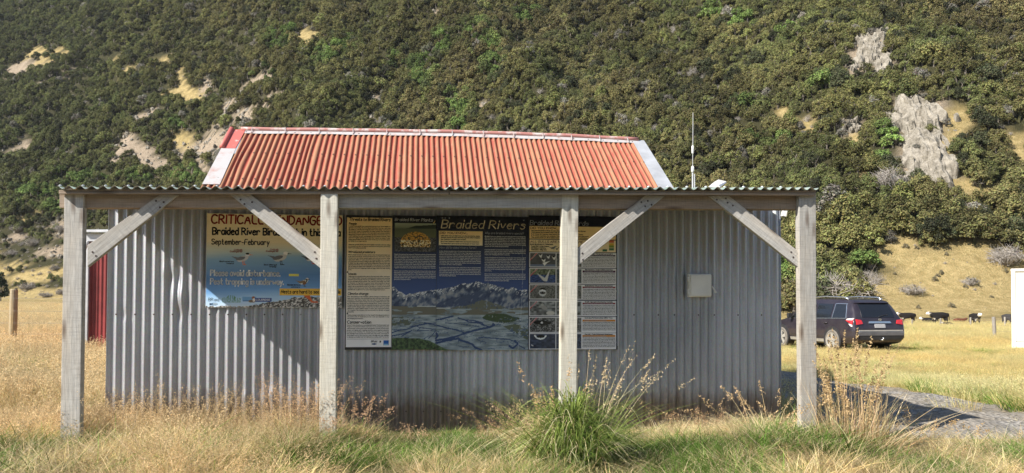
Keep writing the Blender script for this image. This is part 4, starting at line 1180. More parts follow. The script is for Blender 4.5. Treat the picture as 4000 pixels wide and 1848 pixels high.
def paint34(X, Y):
    I = lerp3((Y - 842) / 300, [(0, (20, 22, 32)), (0.25, (26, 30, 48)), (0.5, (34, 46, 84)), (0.85, (52, 74, 128)), (1, (58, 82, 138))])
    sx = [p[0] for p in SKY_T]; sy = [p[1] for p in SKY_T]
    top = np.interp(X, sx, sy) + 3 * (vnoise(X * 0.3, Y * 0 + 1, 4) - 0.5)
    mnt = Y > top
    depth = Y - top
    n = fbm((X + 0.8 * Y) * 0.07, (Y - 0.9 * X) * 0.045, 14, 4)
    rock = lerp3(np.clip((n - 0.3) * 2.6, 0, 1), [(0, (48, 62, 94)), (0.5, (86, 100, 126)), (1, (146, 150, 158))])
    I = np.where(mnt[..., None], rock, I)
    snow = mnt & (depth < 24 * np.clip(fbm(X * 0.06, Y * 0.02, 23, 3) * 2.4 - 0.55, 0.05, 2)) & (fbm(X * 0.22 + Y * 0.22, Y * 0.12 - X * 0.05, 5, 4) > 0.50 + depth * 0.008)
    setc(I, snow, (206, 210, 216))
    setc(I, inpoly(X, Y, [(1704, 1190), (1790, 1160), (1880, 1136), (1905, 1160), (1880, 1185), (1800, 1196), (1704, 1202)]) & mnt & (vnoise(X * 0.1, Y * 0.1, 2) > 0.12) & (vnoise(X * 0.16 + Y * 0.2, Y * 0.1, 31) > 0.28), (62, 76, 108))
    setc(I, inpoly(X, Y, [(1745, 1212), (1770, 1200), (1830, 1192), (1880, 1172), (1910, 1178), (1960, 1195), (1985, 1207), (1920, 1212), (1800, 1210)]) & (fbm(X * 0.2, Y * 0.2, 9, 3) > 0.36), (100, 104, 92))
    flat = Y > np.interp(X, [1531, 1704, 1760, 1950, 2066], [1196, 1200, 1206, 1208, 1200])
    fn = fbm(X * 0.03, Y * 0.16, 41, 4)
    fl = lerp3(np.clip((fn - 0.25) * 2, 0, 1), [(0, (104, 116, 122)), (0.5, (136, 150, 158)), (1, (168, 178, 184))])
    I = np.where(flat[..., None], fl, I)
    tan = flat & (Y < 1230) & (fbm(X * 0.02, Y * 0.1, 77, 3) > 0.42); setc(I, tan, (106, 104, 92))
    setc(I, ((np.abs(Y - 1197) < 1.4) & (X < 1704) & (X > 1630)) | ((np.abs(Y - 1204.5) < 1.2) & (X > 1706) & (X < 1760)), (196, 202, 204))
    isl = inpoly(X, Y, [(1882, 1242), (1900, 1228), (1930, 1225), (1975, 1227), (2000, 1236), (2034, 1243), (2010, 1256), (1975, 1262), (1930, 1258), (1895, 1250)]); setc(I, isl & (vnoise(X * 0.3, Y * 0.3, 4) > 0.12), (56, 76, 50))
    setc(I, inpoly(X, Y, [(1965, 1275), (2010, 1266), (2040, 1272), (2066, 1290), (2066, 1335), (2030, 1310), (1990, 1290)]) & (fbm(X * 0.1, Y * 0.1, 6, 3) > 0.4), (88, 98, 82))
    setc(I, inpoly(X, Y, [(1531, 1240), (1580, 1236), (1625, 1250), (1600, 1270), (1531, 1276)]) & (fbm(X * 0.07, Y * 0.15, 16, 3) > 0.45), (88, 96, 84))
    for pts, w in RIV:
        ww = w * (0.75 + 0.5 * vnoise(X * 0.1, Y * 0.1, 3))
        m = np.zeros(X.shape, bool)
        for a, b in zip(pts[:-1], pts[1:]):
            dx, dy = b[0] - a[0], b[1] - a[1]
            t = np.clip(((X - a[0]) * dx + (Y - a[1]) * dy) / (dx * dx + dy * dy), 0, 1)
            m |= np.hypot(X - a[0] - t * dx, Y - a[1] - t * dy) < ww
        setc(I, m & flat, (40, 64, 108))
    thin = flat & (Y > 1238) & (np.abs(fbm(X * 0.022, Y * 0.11, 63, 3) - 0.5) < 0.016); setc(I, thin, (58, 82, 118))
    trees_ = (Y > np.interp(X, [1531, 1560, 1640, 1680, 1720, 1740, 1790], [1322, 1320, 1322, 1332, 1352, 1362, 1380])) & (X < 1790)
    tg = lerp3(fbm(X * 0.16, Y * 0.16, 21, 3), [(0.3, (34, 50, 38)), (0.6, (70, 96, 60)), (0.8, (96, 116, 76))])
    I = np.where(trees_[..., None], tg, I)
    return I
def scratch(I, X, Y):
    x0 = np.interp(Y, [970, 1100, 1250, 1366], [2040, 2041, 2034, 2024])
    m = (np.abs(X - x0) < 0.9) & (vnoise(Y * 0.2, Y * 0, 3) > 0.25) & (Y > 960); I[m] = I[m] * 0.5 + 110
def paint3(X, Y):
    I = paint34(X, Y)
    ph = (X > 1541) & (X < 1702) & (Y > 873) & (Y < 984)
    t = (Y - 873) / 111
    J = lerp3(t, [(0, (150, 158, 140)), (0.14, (120, 128, 108)), (0.2, (84, 92, 70)), (0.5, (92, 98, 66)), (0.55, (90, 98, 104)), (1, (62, 64, 66))])
    hillp = (Y < 893) & (Y > np.interp(X, [1590, 1620, 1660, 1702], [892, 882, 880, 876])) & (X > 1585); setc(J, hillp, (46, 54, 44))
    gv_ = (t > 0.5); g = vnoise(X * 0.28, Y * 0.34, 12); J = np.where(gv_[..., None], np.stack([40 + 110 * np.clip(g - .25, 0, 1)] * 3, -1) * np.array([1, 1.0, 1.03]), J)
    mound = ell(X, Y, 1622, 950, 60, 44) & (Y < 965)
    mg = vnoise(X * 0.3, Y * 0.33, 19); setc(J, mound & (mg > 0.42), (196, 150, 60)); setc(J, mound & (mg <= 0.42), (52, 50, 34)); setc(J, mound & (Y > 938) & (mg > 0.62), (226, 220, 190))
    I = np.where(ph[..., None], J, I)
    setc(I, inpoly(X, Y, [(1690, 871), (1699, 859), (1697, 866), (1692, 872)]), (226, 190, 120))
    return I
def paint4(X, Y):
    I = paint34(X, Y); 
    b = (X > 1713) & (X < 1883.5) & (Y > 905) & (Y < 959.5)
    I = np.where(b[..., None], lerp3((Y - 905) / 54, [(0, (238, 204, 146)), (0.6, (240, 216, 174)), (1, (238, 226, 204))]), I)
    scratch(I, X, Y); 
    for x, y in ((1726, 854), (2045, 858), (1737, 854), (1753, 854)): setc(I, ell(X, Y, x, y, 2.2, 2.2), (150, 156, 166))
    return I
s3 = Sign(1531.5, 1704, 843, 1366, 0.030)
s3.root('plants_panel', 'dark blue panel headed Braided River Plants with a photograph of a yellow cushion plant')
s3.board(M['board']); s3.print_(paint3, 1532, 1704, 843, 1366)
T_PL = ["Despite the apparent barrenness of riverbeds, hundreds of beautiful native", "plant species and dozens of mosses, liverworts, and lichens have been", "found on braidplains. Many of these species are cryptic and uncommon.", "Until recently, they were largely overlooked, and yet they play a vital role", "in the ecology of braided rivers. Together they form mosaics of distinctive", "communities across the braidplains and adjoining wetlands. Over time this", "creates habitats of plant cover, supporting rich insect communities, which", "are important seasonal food sources for birds. The process is dynamic,", "regularly thwarted by scouring floods and ever-changing river channels."]
T_PL2 = ["Some eye-catching species include the prostrate shrub", "depressum, with its cryptic grey foliage and contrasting white, fluffy", "seed heads, Pimelea prostrata, a tiny daphne with a profusion of", "small, white, scented flowers, and the cushion plant Scabweed", "(Raoulia) carpets with tight cushions of minute white or lemon flowers,", "pictured in the photo above."]
s3.write('body_text', s3.para(T_PL, 1540, 996, 6.55, 161) + s3.para(T_PL2, 1540, 1061, 6.55, 161), M['ink_white'])
s3.write('pale_heading', [('Braided River Plants', 1541, 864, 10.5, 1.3, 147, 0.1)], M['ink_white'])
s4 = Sign(1704.5, 2064, 845, 1368, 0.028)
s4.root('river_panel', 'widest dark blue panel headed Braided Rivers over a photograph of snowy mountains')
s4.board(M['board']); s4.print_(paint4, 1705, 2064, 845, 1368)
T_H = ["In New Zealand, braided rivers formed during the Quaternary Ice Age", "beginning around 2.6 million years ago. Huge glaciers bulldozed", "beneath the Southern Alps, carving out wide stone valleys and pushing", "gravel onto the coast, where it gradually came together to form the", "Canterbury Plains. At the end of the last glaciation (called the Otira", "Glaciation in New Zealand) some 14,000 years ago, when the glaciers", "retreated, rivers reworked the gravelly moraines left behind, flowing", "between bridge moves repeatedly shallow intersecting channels,", "or 'braids', across a wide braidplain."]
T_H2 = ["In a process that continues today, when heavy rain or spring snowmelt", "floods the rivers, the braids join, sometimes spreading wide sections of", "the braidplain with fast flowing water. Tectonic forces continue to uplift", "the mountains while rain, snow, and wind erodes them, ensuring an", "ongoing supply of gravel to the braidplains in the mountain valleys and", "the Canterbury Plains beyond!"]
T_W1 = ["Braided rivers are globally rare, and amongst the most biologically", "diverse and productive ecosystems on earth. They are also amongst", "the most dynamic and challenging. At any time of year storms can", "whip up dust clouds, temperatures can change from sub-zero to", "sub-zero, and muddy silt on nesting can wash away plants, birds,", "trees, fish, insects, and islands, leaving behind a very different looking", "network of river braids and gravel islands."]
T_W2 = ["It is these dynamic forces that have led to these. Dozens of plants and", "animals found nowhere else on earth, 'endemic', having adapted to", "live in this incredibly dynamic environment. They now depend on its", "unique, ever-changing character to survive."]
T_W3 = ["Human development in Canterbury has largely removed the original", "forest, wetlands, and coastal habitats. Braided rivers, which provide a", "crucial and diverse ecological link between the mountains and the sea,", "have been less disturbed. They are highly valued by tribes and the", "wider community alike for their cultural, environmental, aesthetic and", "recreational values. They provide freshwater and food, and from the", "for jetboating and fishing. Many rivers, like the Rakaia River, are also", "important to our economy, because they are used to generate hydro-", "electricity."]
T_W4 = ["Before Europeans arrived in New Zealand, Maori used the rivers as", "highways to travel to and from the West Coast where valuable pounamu", "(greenstone) was found. On the way, they would hunt for moa and use", "plants to sustain themselves. Their campsites have been discovered in", "areas around Whakamatau (Lake Coleridge)."]
s4.write('body_text', s4.para(T_H, 1716, 985, 6.5, 160) + s4.para(T_H2, 1716, 1048, 6.5, 160) + s4.para(T_W1, 1892, 925, 6.5, 160) + s4.para(T_W2, 1892, 977, 6.5, 160) + s4.para(T_W3, 1892, 1008, 6.5, 160) + s4.para(T_W4, 1892, 1072, 6.5, 160), M['ink_white'])
s4.write('large_heading', [('Braided Rivers', 1722, 893, 31, 4.0, 326, 0.18)], M['ink_cream'])
s4.write('pale_heading', [('How did braided rivers form?', 1716, 973, 8, 1.1, 142, 0.15), ('Why are braided rivers special?', 1892, 914, 8, 1.1, 152, 0.15)], M['ink_grey'])
s4.write('brown_heading', [('DID YOU KNOW...', 1717, 916, 7.6, 1.7, 107, 0.12)], M['ink_brown'])
s4.write('fact_lettering', [('Unlike other rivers, braided rivers are characterised by shallow', 1721, 925, 3.8, 1.0, 151, 0), ("channels weaving through wide beds of gravel called 'braidplains'.", 1721, 931.5, 3.8, 1.0, 153, 0), ('New Zealand is a braided river hotspot!', 1721, 939, 3.8, 1.0, 96, 0), ("60% of New Zealand's braided rivers are found in Canterbury", 1721, 947.5, 3.8, 1.0, 148, 0), ('The Rakaia River (pictured here) is the largest of these rivers.', 1721, 955.5, 3.8, 1.0, 149, 0)], M['ink_black'])

# ---- sign 5: birds
s5 = Sign(2064.5, 2413, 844, 1366, 0.031)
s5.root('birds_panel', 'black panel headed Braided River Birds with rows of framed bird photographs')
s5.board(M['board'])
ROWY = [(987, 1046), (1049, 1109), (1112, 1171), (1175, 1236), (1238, 1300), (1302, 1364)]
BAND = [(58, 22, 42), (74, 22, 58), (128, 24, 40), (128, 24, 40), (196, 128, 44), (196, 128, 44)]
def paint5(X, Y):
    I = np.zeros(X.shape + (3,)) + np.array((24, 27, 42.0))
    I = I + (np.clip((Y - 900) / 460, 0, 1) * 14)[..., None] * np.array([0.5, 0.7, 1.6])
    setc(I, (X > 2067) & (X < 2405) & (Y > 886) & (Y < 935), (238, 206, 150)); setc(I, (X > 2067) & (X < 2405) & (Y > 938) & (Y < 984), (238, 218, 180))
    bird(I, X, Y, 2160, 968, 0.5, (120, 124, 118), (84, 88, 84), (120, 124, 118), (30, 30, 30), (40, 40, 40))
    setc(I, path(X, Y, [(2171, 972), (2174, 976), (2181, 967)], 1.2), (24, 24, 26))
    for k, c in enumerate([(196, 92, 40), (206, 168, 50), (116, 140, 44), (66, 110, 60)]): setc(I, (X > 2378) & (X < 2397) & (Y > 938 + k * 10) & (Y < 947 + k * 10), c)
    setc(I, (X > 2353) & (X < 2371) & (Y > 973) & (Y < 981), (40, 96, 60))
    for r, (a, b) in enumerate(ROWY):
        setc(I, (X > 2067) & (X < 2406) & (Y > a) & (Y < b), (226, 224, 226))
        h = b - a
        for q, (x0, x1) in enumerate(((2070, 2170), (2173, 2270))):
            m = (X > x0) & (X < x1) & (Y > a + 3) & (Y < b - 3)
            n = vnoise(X * 0.10, Y * 0.16, 90 + r * 3 + q); n2 = vnoise(X * 0.3, Y * 0.4, 30 + r)
            base = [(96, 98, 100), (84, 92, 96), (104, 104, 100), (118, 120, 120), (112, 112, 112), (64, 72, 92)][r]
            v = (0.45 + 1.0 * n) if r in (3,) else (0.6 + 0.8 * n2 if r in (2, 4) or q else 0.7 + 0.5 * n)
            if r == 4 and not q: v = 0.35 + 1.5 * np.clip(n2 - 0.2, 0, 1)
            J = np.array(base, float) * np.asarray(v)[..., None]
            if r == 1 and not q: J = np.where(((Y > a + 26))[..., None], np.array((58, 76, 120.0)) * (0.6 + 0.8 * n2)[..., None], np.array((104, 112, 90.0)) * (0.5 + n2)[..., None])
            if r == 0 and not q: J = np.where((Y > b - 12)[..., None], np.array((112, 124, 148.0)), np.array((88, 88, 90.0)) * (0.9 + .2 * n)[..., None])
            I = np.where(m[..., None], J, I)
        cy = (a + b) / 2
        if r == 0:
            for dx, dy, s in ((40, -16, 1), (70, -12, .9), (52, 2, 1.1), (92, -8, 1)):
                setc(I, inpoly(X, Y, [(2070 + dx - 8 * s, cy + dy - 6), (2070 + dx + 1, cy + dy), (2070 + dx + 8 * s, cy + dy - 7), (2070 + dx + 5 * s, cy + dy + 5), (2070 + dx + 3, cy + dy + 9 * s), (2070 + dx - 3, cy + dy + 4)]), (226, 226, 224)); setc(I, ell(X, Y, 2070 + dx - 2, cy + dy - 5, 3, 3), (22, 22, 24))
            setc(I, inpoly(X, Y, [(2118, cy + 12), (2150, cy + 4), (2136, cy + 12), (2126, cy + 24)]), (232, 232, 230))
        if r == 1: setc(I, inpoly(X, Y, [(2122, cy + 20), (2096, cy - 10), (2128, cy + 8), (2148, cy - 26), (2138, cy + 14), (2136, cy + 22)]), (206, 206, 202))
        if r == 2:
            setc(I, ell(X, Y, 2119, cy + 2, 15, 15), (196, 196, 196)); setc(I, ell(X, Y, 2119, cy - 9, 11, 7), (22, 22, 22)); setc(I, ell(X, Y, 2119, cy - 6, 10, 3), (236, 236, 236)); setc(I, ell(X, Y, 2119, cy + 4, 12, 4), (18, 18, 18))
        if r == 3: setc(I, ell(X, Y, 2124, cy - 4, 15, 8, 30), (150, 148, 144)); setc(I, ell(X, Y, 2118, cy - 14, 6, 5), (168, 166, 160)); setc(I, ell(X, Y, 2150, cy + 18, 16, 8), (196, 192, 184))
        if r == 4: setc(I, ell(X, Y, 2118, cy - 8, 34, 9, 4), (26, 26, 28)); setc(I, inpoly(X, Y, [(2110, cy - 6), (2117, cy - 14), (2122, cy - 5)]), (226, 226, 226)); setc(I, inpoly(X, Y, [(2253, cy - 24), (2259, cy - 14), (2256, cy + 4), (2260, cy + 12), (2253, cy + 16)]), (20, 20, 24))
        if r == 5: setc(I, path(X, Y, [(2090, cy - 22), (2098, cy - 13), (2110, cy - 9), (2122, cy - 11), (2132, cy - 20)], 3.2), (232, 232, 232)); setc(I, ell(X, Y, 2112, cy - 18, 16, 5.5), (18, 18, 22)); setc(I, ell(X, Y, 2080, cy + 16, 5, 2, 30), (200, 200, 204))
        if r < 5: setc(I, inpoly(X, Y, [(2071, a + 34), (2071, a + 28), (2094, a + 3), (2101, a + 3)]), (206, 196, 196)); setc(I, inpoly(X, Y, [(2071, a + 33), (2071, a + 29.5), (2096, a + 3), (2100, a + 3)]), (176, 40, 44))
        by = a + (7.5 if r != 4 else 11); setc(I, (X > 2274) & (X < 2404) & (Y > by) & (Y < by + 7), BAND[r])
    for x, y in ((2405, 1110), (2407, 1137), (2408, 1232), (2407, 1338)): setc(I, ell(X, Y, x, y, 2, 2), (190, 192, 196))
    return I
s5.print_(paint5, 2065, 2412, 844, 1365.5)
s5.write('pale_heading', [('Braided River Birds', 2069, 881, 17, 2.6, 227, 0.12)], M['ink_grey'])
s5.write('brown_heading', [('DID YOU KNOW...', 2071, 897, 8, 1.7, 106, 0.12)], M['ink_brown'])
s5.write('brown_heading', [('ALL GULLS ARE NOT THE SAME', 2071, 950, 8.2, 1.4, 203, 0.15)], M['ink_brown'])
rows = [('More than 40 species of birds are seen along this river from the mountains to the sea', 2075, 905, 3.9, 1.0, 210, 0), ('7 bird species have evolved to live in this unique environment', 2075, 911.5, 3.9, 1.0, 150, 0), ('5 of these bird species (see below) are seen more often on the rivers', 2075, 918.5, 3.9, 1.0, 200, 0), ('6 of these species are endemic: they are found nowhere else in the world', 2075, 925.5, 3.9, 1.0, 222, 0), ('The ecosystem of all braided river bird species is at risk of extinction', 2075, 932, 3.9, 1.0, 217, 0),
        ('BLACK BILLED GULLS / TARAPUNGA', 2071, 958.5, 3.9, 1.1, 88, 0), ('Found ONLY in New Zealand', 2075, 966, 3.9, 1.1, 68, 0), ('NATIONALLY CRITICAL', 2075, 973, 3.9, 1.1, 56, 0), ('Small (30cm / 300grams)', 2075, 979.5, 3.9, 1.1, 58, 0)]
T_B = ["This bird breeds along the braided rivers of the South Island, nesting in", "crowded colonies on bare gravel. They feed on insects and small fish,", "and their numbers have fallen sharply. Eggs and chicks are taken by", "stoats, cats and gulls, and floods can wash whole colonies away. They", "return each spring to the same stretch of river to raise their young,", "so please stay well away from birds that swoop or call at you, and", "keep dogs and vehicles off the riverbed until the chicks have flown."]
NM = ['Black-billed gull / Tarapunga (Larus bulleri)', 'Black-fronted tern / Tarapiroe (Chlidonias albostriatus)', 'Banded dotterel / Pohowera (Charadrius bicinctus)', 'Wrybill / Ngutupare (Anarhynchus frontalis)', 'South Island Pied Oystercatcher (SIPO) / Torea', 'Pied stilt / Poaka (Himantopus himantopus)']
for r, (a, b) in enumerate(ROWY):
    y0 = a + (20 if r != 4 else 23.5)
    n = 7 if r != 4 else 6
    rows += s5.para(T_B[:n], 2275, y0, 5.7, 128, 3.2, 0.6)
    rows.append((NM[r], 2284, a + 6, 3.6, 1.0, 108, 0))
s5.write('body_text', rows, M['ink_black'])
ST = ['Nationally Critical', 'Nationally Endangered', 'Nationally Vulnerable', 'Nationally Vulnerable', 'Declining', 'Declining']
s5.write('band_lettering', [('Conservation Status: ' + ST[r], 2282, a + (12.8 if r != 4 else 16.4), 3.6, 0.8, 112 if r < 4 else 86, 0) for r, (a, b) in enumerate(ROWY)], M['ink_grey'])
mb = MB(); q = [s5.p(2409.5, 846, 0.001), s5.p(2413, 846, 0.001), s5.p(2414.5, 1352, 0.001), s5.p(2412, 1352, 0.001)]; mb.prism(q, Vector((SU, -CU, 0)) * 0.003); mb.build('edge_strip', M['galv'], s5.r, world_of=s5.loc)
# ------------------------------------------------------------------ red hut behind the left end
YH = 13.5
p0 = at(334, 1370, YH); p1 = at(900, 1370, YH)
zg = g1(p0.x, YH) - 0.1; ztop = at(380, 943, YH).z
hut = empty('red_hut', (p0.x, YH, g1(p0.x, YH)))
tag(hut, 'small red corrugated iron hut with a white fascia behind the end of the grey shed', 'hut')
HL = hut.location.copy()
def hx_(px, py=1100): return at(px, py, YH).x
def corr_x(name, x0, x1, z0, z1, y, mat, parent, loc):
    n = int((x1 - x0) / PITCHC * 10); X, Z = np.meshgrid(np.linspace(x0, x1, n), np.linspace(z0, z1, 6))
    Yy = y - 0.0085 * np.cos(2 * np.pi * (X - x0) / PITCHC) + 0.006 * (fbm(X, Z, 3) - 0.5)
    return put(name, mesh_np(name, np.stack([X, Yy, Z], -1).reshape(-1, 3), grid_faces(*X.shape), smooth=True), mat, parent, world_of=loc)
xa = hx_(347); xb = xa + 3.4
corr_x('front_wall', xa, xb, zg, ztop + 0.05, YH, M['red_wall'], hut, HL)
mb = MB(); mb.box((xa - 0.012, YH + 1.6, (zg + ztop) / 2), (0.02, 3.2, ztop - zg)); mb.box((xb, YH + 1.6, (zg + ztop) / 2), (0.02, 3.2, ztop - zg)); mb.box(((xa + xb) / 2, YH + 3.2, (zg + ztop) / 2), (xb - xa, 0.02, ztop - zg)); mb.build('rear_walls', M['red_wall'], hut, world_of=HL)
zf0, zf1 = at(380, 944, YH).z, at(380, 913, YH).z
mb = MB(); mb.box(((hx_(333) + xb) / 2, YH - 0.06, (zf0 + zf1) / 2), (xb - hx_(333), 0.03, zf1 - zf0)); mb.build('fascia', M['white_metal'], hut, bevel=0.004, world_of=HL)
zr = at(380, 901, YH).z
mb = MB(); mb.prism([(hx_(332), YH - 0.16, zf1 + 0.012), (xb + .1, YH - 0.16, zf1 + 0.012), (xb + .1, YH + 3.3, zf1 + 0.35), (hx_(332), YH + 3.3, zf1 + 0.35)], (0, 0, zr - zf1 - 0.012)); mb.build('roof', M['white_metal'], hut, bevel=0.004, world_of=HL)
mb = MB(); xd = hx_(339.5)
mb.tube([(xd + 0.05, YH - 0.10, zf0), (xd + 0.03, YH - 0.10, zf0 - 0.09), (xd, YH - 0.09, zf0 - 0.16), (xd, YH - 0.09, zg)], 0.026, 10); mb.build('downpipe', M['pvc'], hut, smooth=True, world_of=HL)
mb = MB(); mb.tube([(xd, YH - 0.09, at(340, 1326, YH).z), (xd, YH - 0.09, at(340, 1332, YH).z)], 0.032, 10); mb.build('pipe_bracket', M['galv'], hut, world_of=HL)
mb = MB(); mb.box((xa - 0.02, YH - 0.02, (zg + zf0) / 2), (0.06, 0.03, zf0 - zg)); mb.build('corner_trim', M['white_metal'], hut, world_of=HL)

# ------------------------------------------------------------------ white cabin at the right edge (its near wall faces the camera)
YC = 26.0
pc = at(3951, 1340, YC)
cab = empty('white_cabin', (pc.x, YC, g1(pc.x, YC)), -math.atan2(pc.x, YC) - 0.03)
tag(cab, 'plain white cabin cut off by the frame edge beyond the fence post', 'cabin')
zt_ = at(3951, 1052, YC).z - cab.location.z
M['cabin'] = plain('gloss white panel', (0.80, 0.80, 0.77), 0.35, 0, 0.03, 2)
mb = MB(); mb.box((1.79, 1.2, 0.28 + (zt_ - 0.34) / 2), (3.36, 2.30, zt_ - 0.34)); mb.build('wall', M['cabin'], cab, bevel=0.03)
mb = MB(); mb.box((1.79, 1.2, zt_ - 0.03), (3.58, 2.44, 0.09)); mb.build('roof', M['cabin'], cab, bevel=0.02)
for x_ in (0.07, 3.51):
    for y_ in (0.04, 2.36):
        mb = MB(); mb.box((x_, y_, zt_ / 2 - 0.02), (0.12, 0.10, zt_ - 0.10)); mb.build('corner_post', M['cabin'], cab, bevel=0.015)
mb = MB(); mb.box((1.79, 1.2, 0.16), (3.40, 2.33, 0.20)); mb.build('base_rail', M['cabin'], cab, bevel=0.02)

# ------------------------------------------------------------------ fences
M['post_grey'] = wood_mat('grey fence post', (0.20, 0.19, 0.175), (0.42, 0.40, 0.37), (0.38, 0.29, 0.17), 0.4)
M['wire'] = plain('fence wire', (0.30, 0.29, 0.28), 0.5, 0.6)
def round_post(name, base, top, r, mat, parent=None, loc=None):
    L = (Vector(top) - Vector(base)).length
    mb = MB(); mb.tube([(0, 0, 0), (L * .33, 0, 0.004), (L * .66, 0.004, 0), (L * .99, 0, 0), (L, 0, 0)], [r * 1.05, r, r * 1.02, r * 0.96, r * 0.8], 12)
    ax = (Vector(top) - Vector(base)).normalized(); ay = Vector((0, 1, 0)).cross(ax).normalized(); az = ax.cross(ay)
    Mx = Matrix(((ax.x, ay.x, az.x, base[0]), (ax.y, ay.y, az.y, base[1]), (ax.z, ay.z, az.z, base[2]), (0, 0, 0, 1)))
    return mb.build(name, mat, parent, matrix=Mx, world_of=loc, smooth=False)
# left fence: one post in view with its wires
YL = 14.3
tp = at(55, 1130, YL); bs = at(46, 1372, YL)
fz = g1(bs.x, YL)
fl = empty('wire_fence', (bs.x, YL, fz)); FL = fl.location.copy()
tag(fl, 'wire fence with one round leaning weathered post standing in tall dry grass', 'fence')
M['post_yellow'] = wood_mat('lichened round post', (0.24, 0.20, 0.14), (0.50, 0.42, 0.29), (0.52, 0.34, 0.10), 0.55)
round_post('post', (bs.x, YL, fz - 0.3), tp, 0.068, M['post_yellow'], fl, FL)
round_post('post', (bs.x - 4.6, YL + 1.4, fz - 0.3), (bs.x - 4.55, YL + 1.4, fz + 1.15), 0.06, M['post_grey'], fl, FL)
for k, pyw in enumerate((1165, 1215, 1262, 1305)):
    a = at(57, pyw, YL - 0.07); mb = MB()
    e = Vector((a.x + 2.55, YL + 0.6, a.z)); s_ = Vector((a.x - 4.7, YL + 1.33, a.z - 0.05))
    mb.tube([s_, a, a.lerp(e, 0.5) - Vector((0, 0, 0.012)), e], 0.0022, 4); mb.build('fence_wire', M['wire'], fl, world_of=FL)
round_post('post', (bs.x + 2.62, YL + 0.62, fz - 0.3), (bs.x + 2.64, YL + 0.62, fz + 1.1), 0.05, M['post_grey'], fl, FL)
# right fence: a near strainer post and thinner posts farther off
YF = 36.0
t3, b3 = at(3881, 1238, YF), at(3887, 1326, YF)
fr = empty('wire_fence', (b3.x, YF, g1(b3.x, YF))); FR = fr.location.copy()
tag(fr, 'wire fence of thin grey posts crossing the paddock in front of the cattle', 'fence')
round_post('strainer_post', (b3.x, YF, g1(b3.x, YF) - 0.2), t3, 0.082, M['post_grey'], fr, FR)
farp = []
for px, py0, Y in ((3454, 1250, 78), (3563, 1248, 77), (3674, 1243, 76), (3791, 1240, 74), (3925, 1238, 72), (4070, 1234, 70)):
    p = at(px, py0, Y); zb = g1(p.x, Y)
    if p.z - zb < 0.6: p.z = zb + 0.85
    farp.append(p); round_post('post', (p.x, Y, zb - 0.2), p, 0.085, M['post_grey'], fr, FR)
for k in range(4):
    mb = MB(); pts = [p - Vector((0, 0.09, 0.10 + 0.22 * k)) for p in farp]; mb.tube(pts, 0.004, 4); mb.build('fence_wire', M['wire'], fr, world_of=FR)
for k in range(3):
    mb = MB(); a = t3 - Vector((0, 0.08, 0.14 + 0.28 * k)); e = Vector((a.x + 9, YF - 3.0, a.z - 0.1)); mb.tube([a, e], 0.003, 4); mb.build('fence_wire', M['wire'], fr, world_of=FR)

# ------------------------------------------------------------------ the car (local +Y is forward)
def paint_mat():
    t = NT('dark purple car paint'); v = t.coord('Object')
    n = t.noise(v, 3.0, 6, 0.65)
    col = t.mix(t.ramp(n, [(0.45, (0, 0, 0)), (0.75, (0.35, 0.35, 0.35))]), (0.030, 0.024, 0.034), (0.09, 0.08, 0.078))
    t.bsdf(col, 0.30, 0.25, None, 0.5, 0.6)
    return t.m
M['paint'] = paint_mat()
M['glass'] = plain('dark tinted glass', (0.012, 0.014, 0.018), 0.08, 0, 0.1, 2, 0.8)
M['chrome'] = plain('dull chrome', (0.62, 0.64, 0.66), 0.22, 0.9, 0.05)
M['silver'] = plain('dusty alloy', (0.50, 0.48, 0.44), 0.45, 0.5, 0.12, 8)
M['tyre'] = plain('dusty tyre', (0.15, 0.135, 0.115), 0.9, 0, 0.25, 8)
M['tail_red'] = plain('red lamp lens', (0.55, 0.02, 0.025), 0.15, 0, 0.08, 9, 0.7, 0.5)
M['tail_clear'] = plain('clear lamp lens', (0.62, 0.60, 0.60), 0.12, 0, 0.08, 9, 0.7, 0.5)
M['trim_grey'] = plain('grey bumper trim', (0.11, 0.11, 0.12), 0.5, 0, 0.2, 5)
M['plate'] = plain('number plate', (0.36, 0.36, 0.38), 0.5, 0, 0.2, 30)
YCAR = 24.2
cp = at(3262, 1372, YCAR)
car_y = YCAR
HEAD = math.radians(13.5)                 # heading: away from the camera, a little to the left
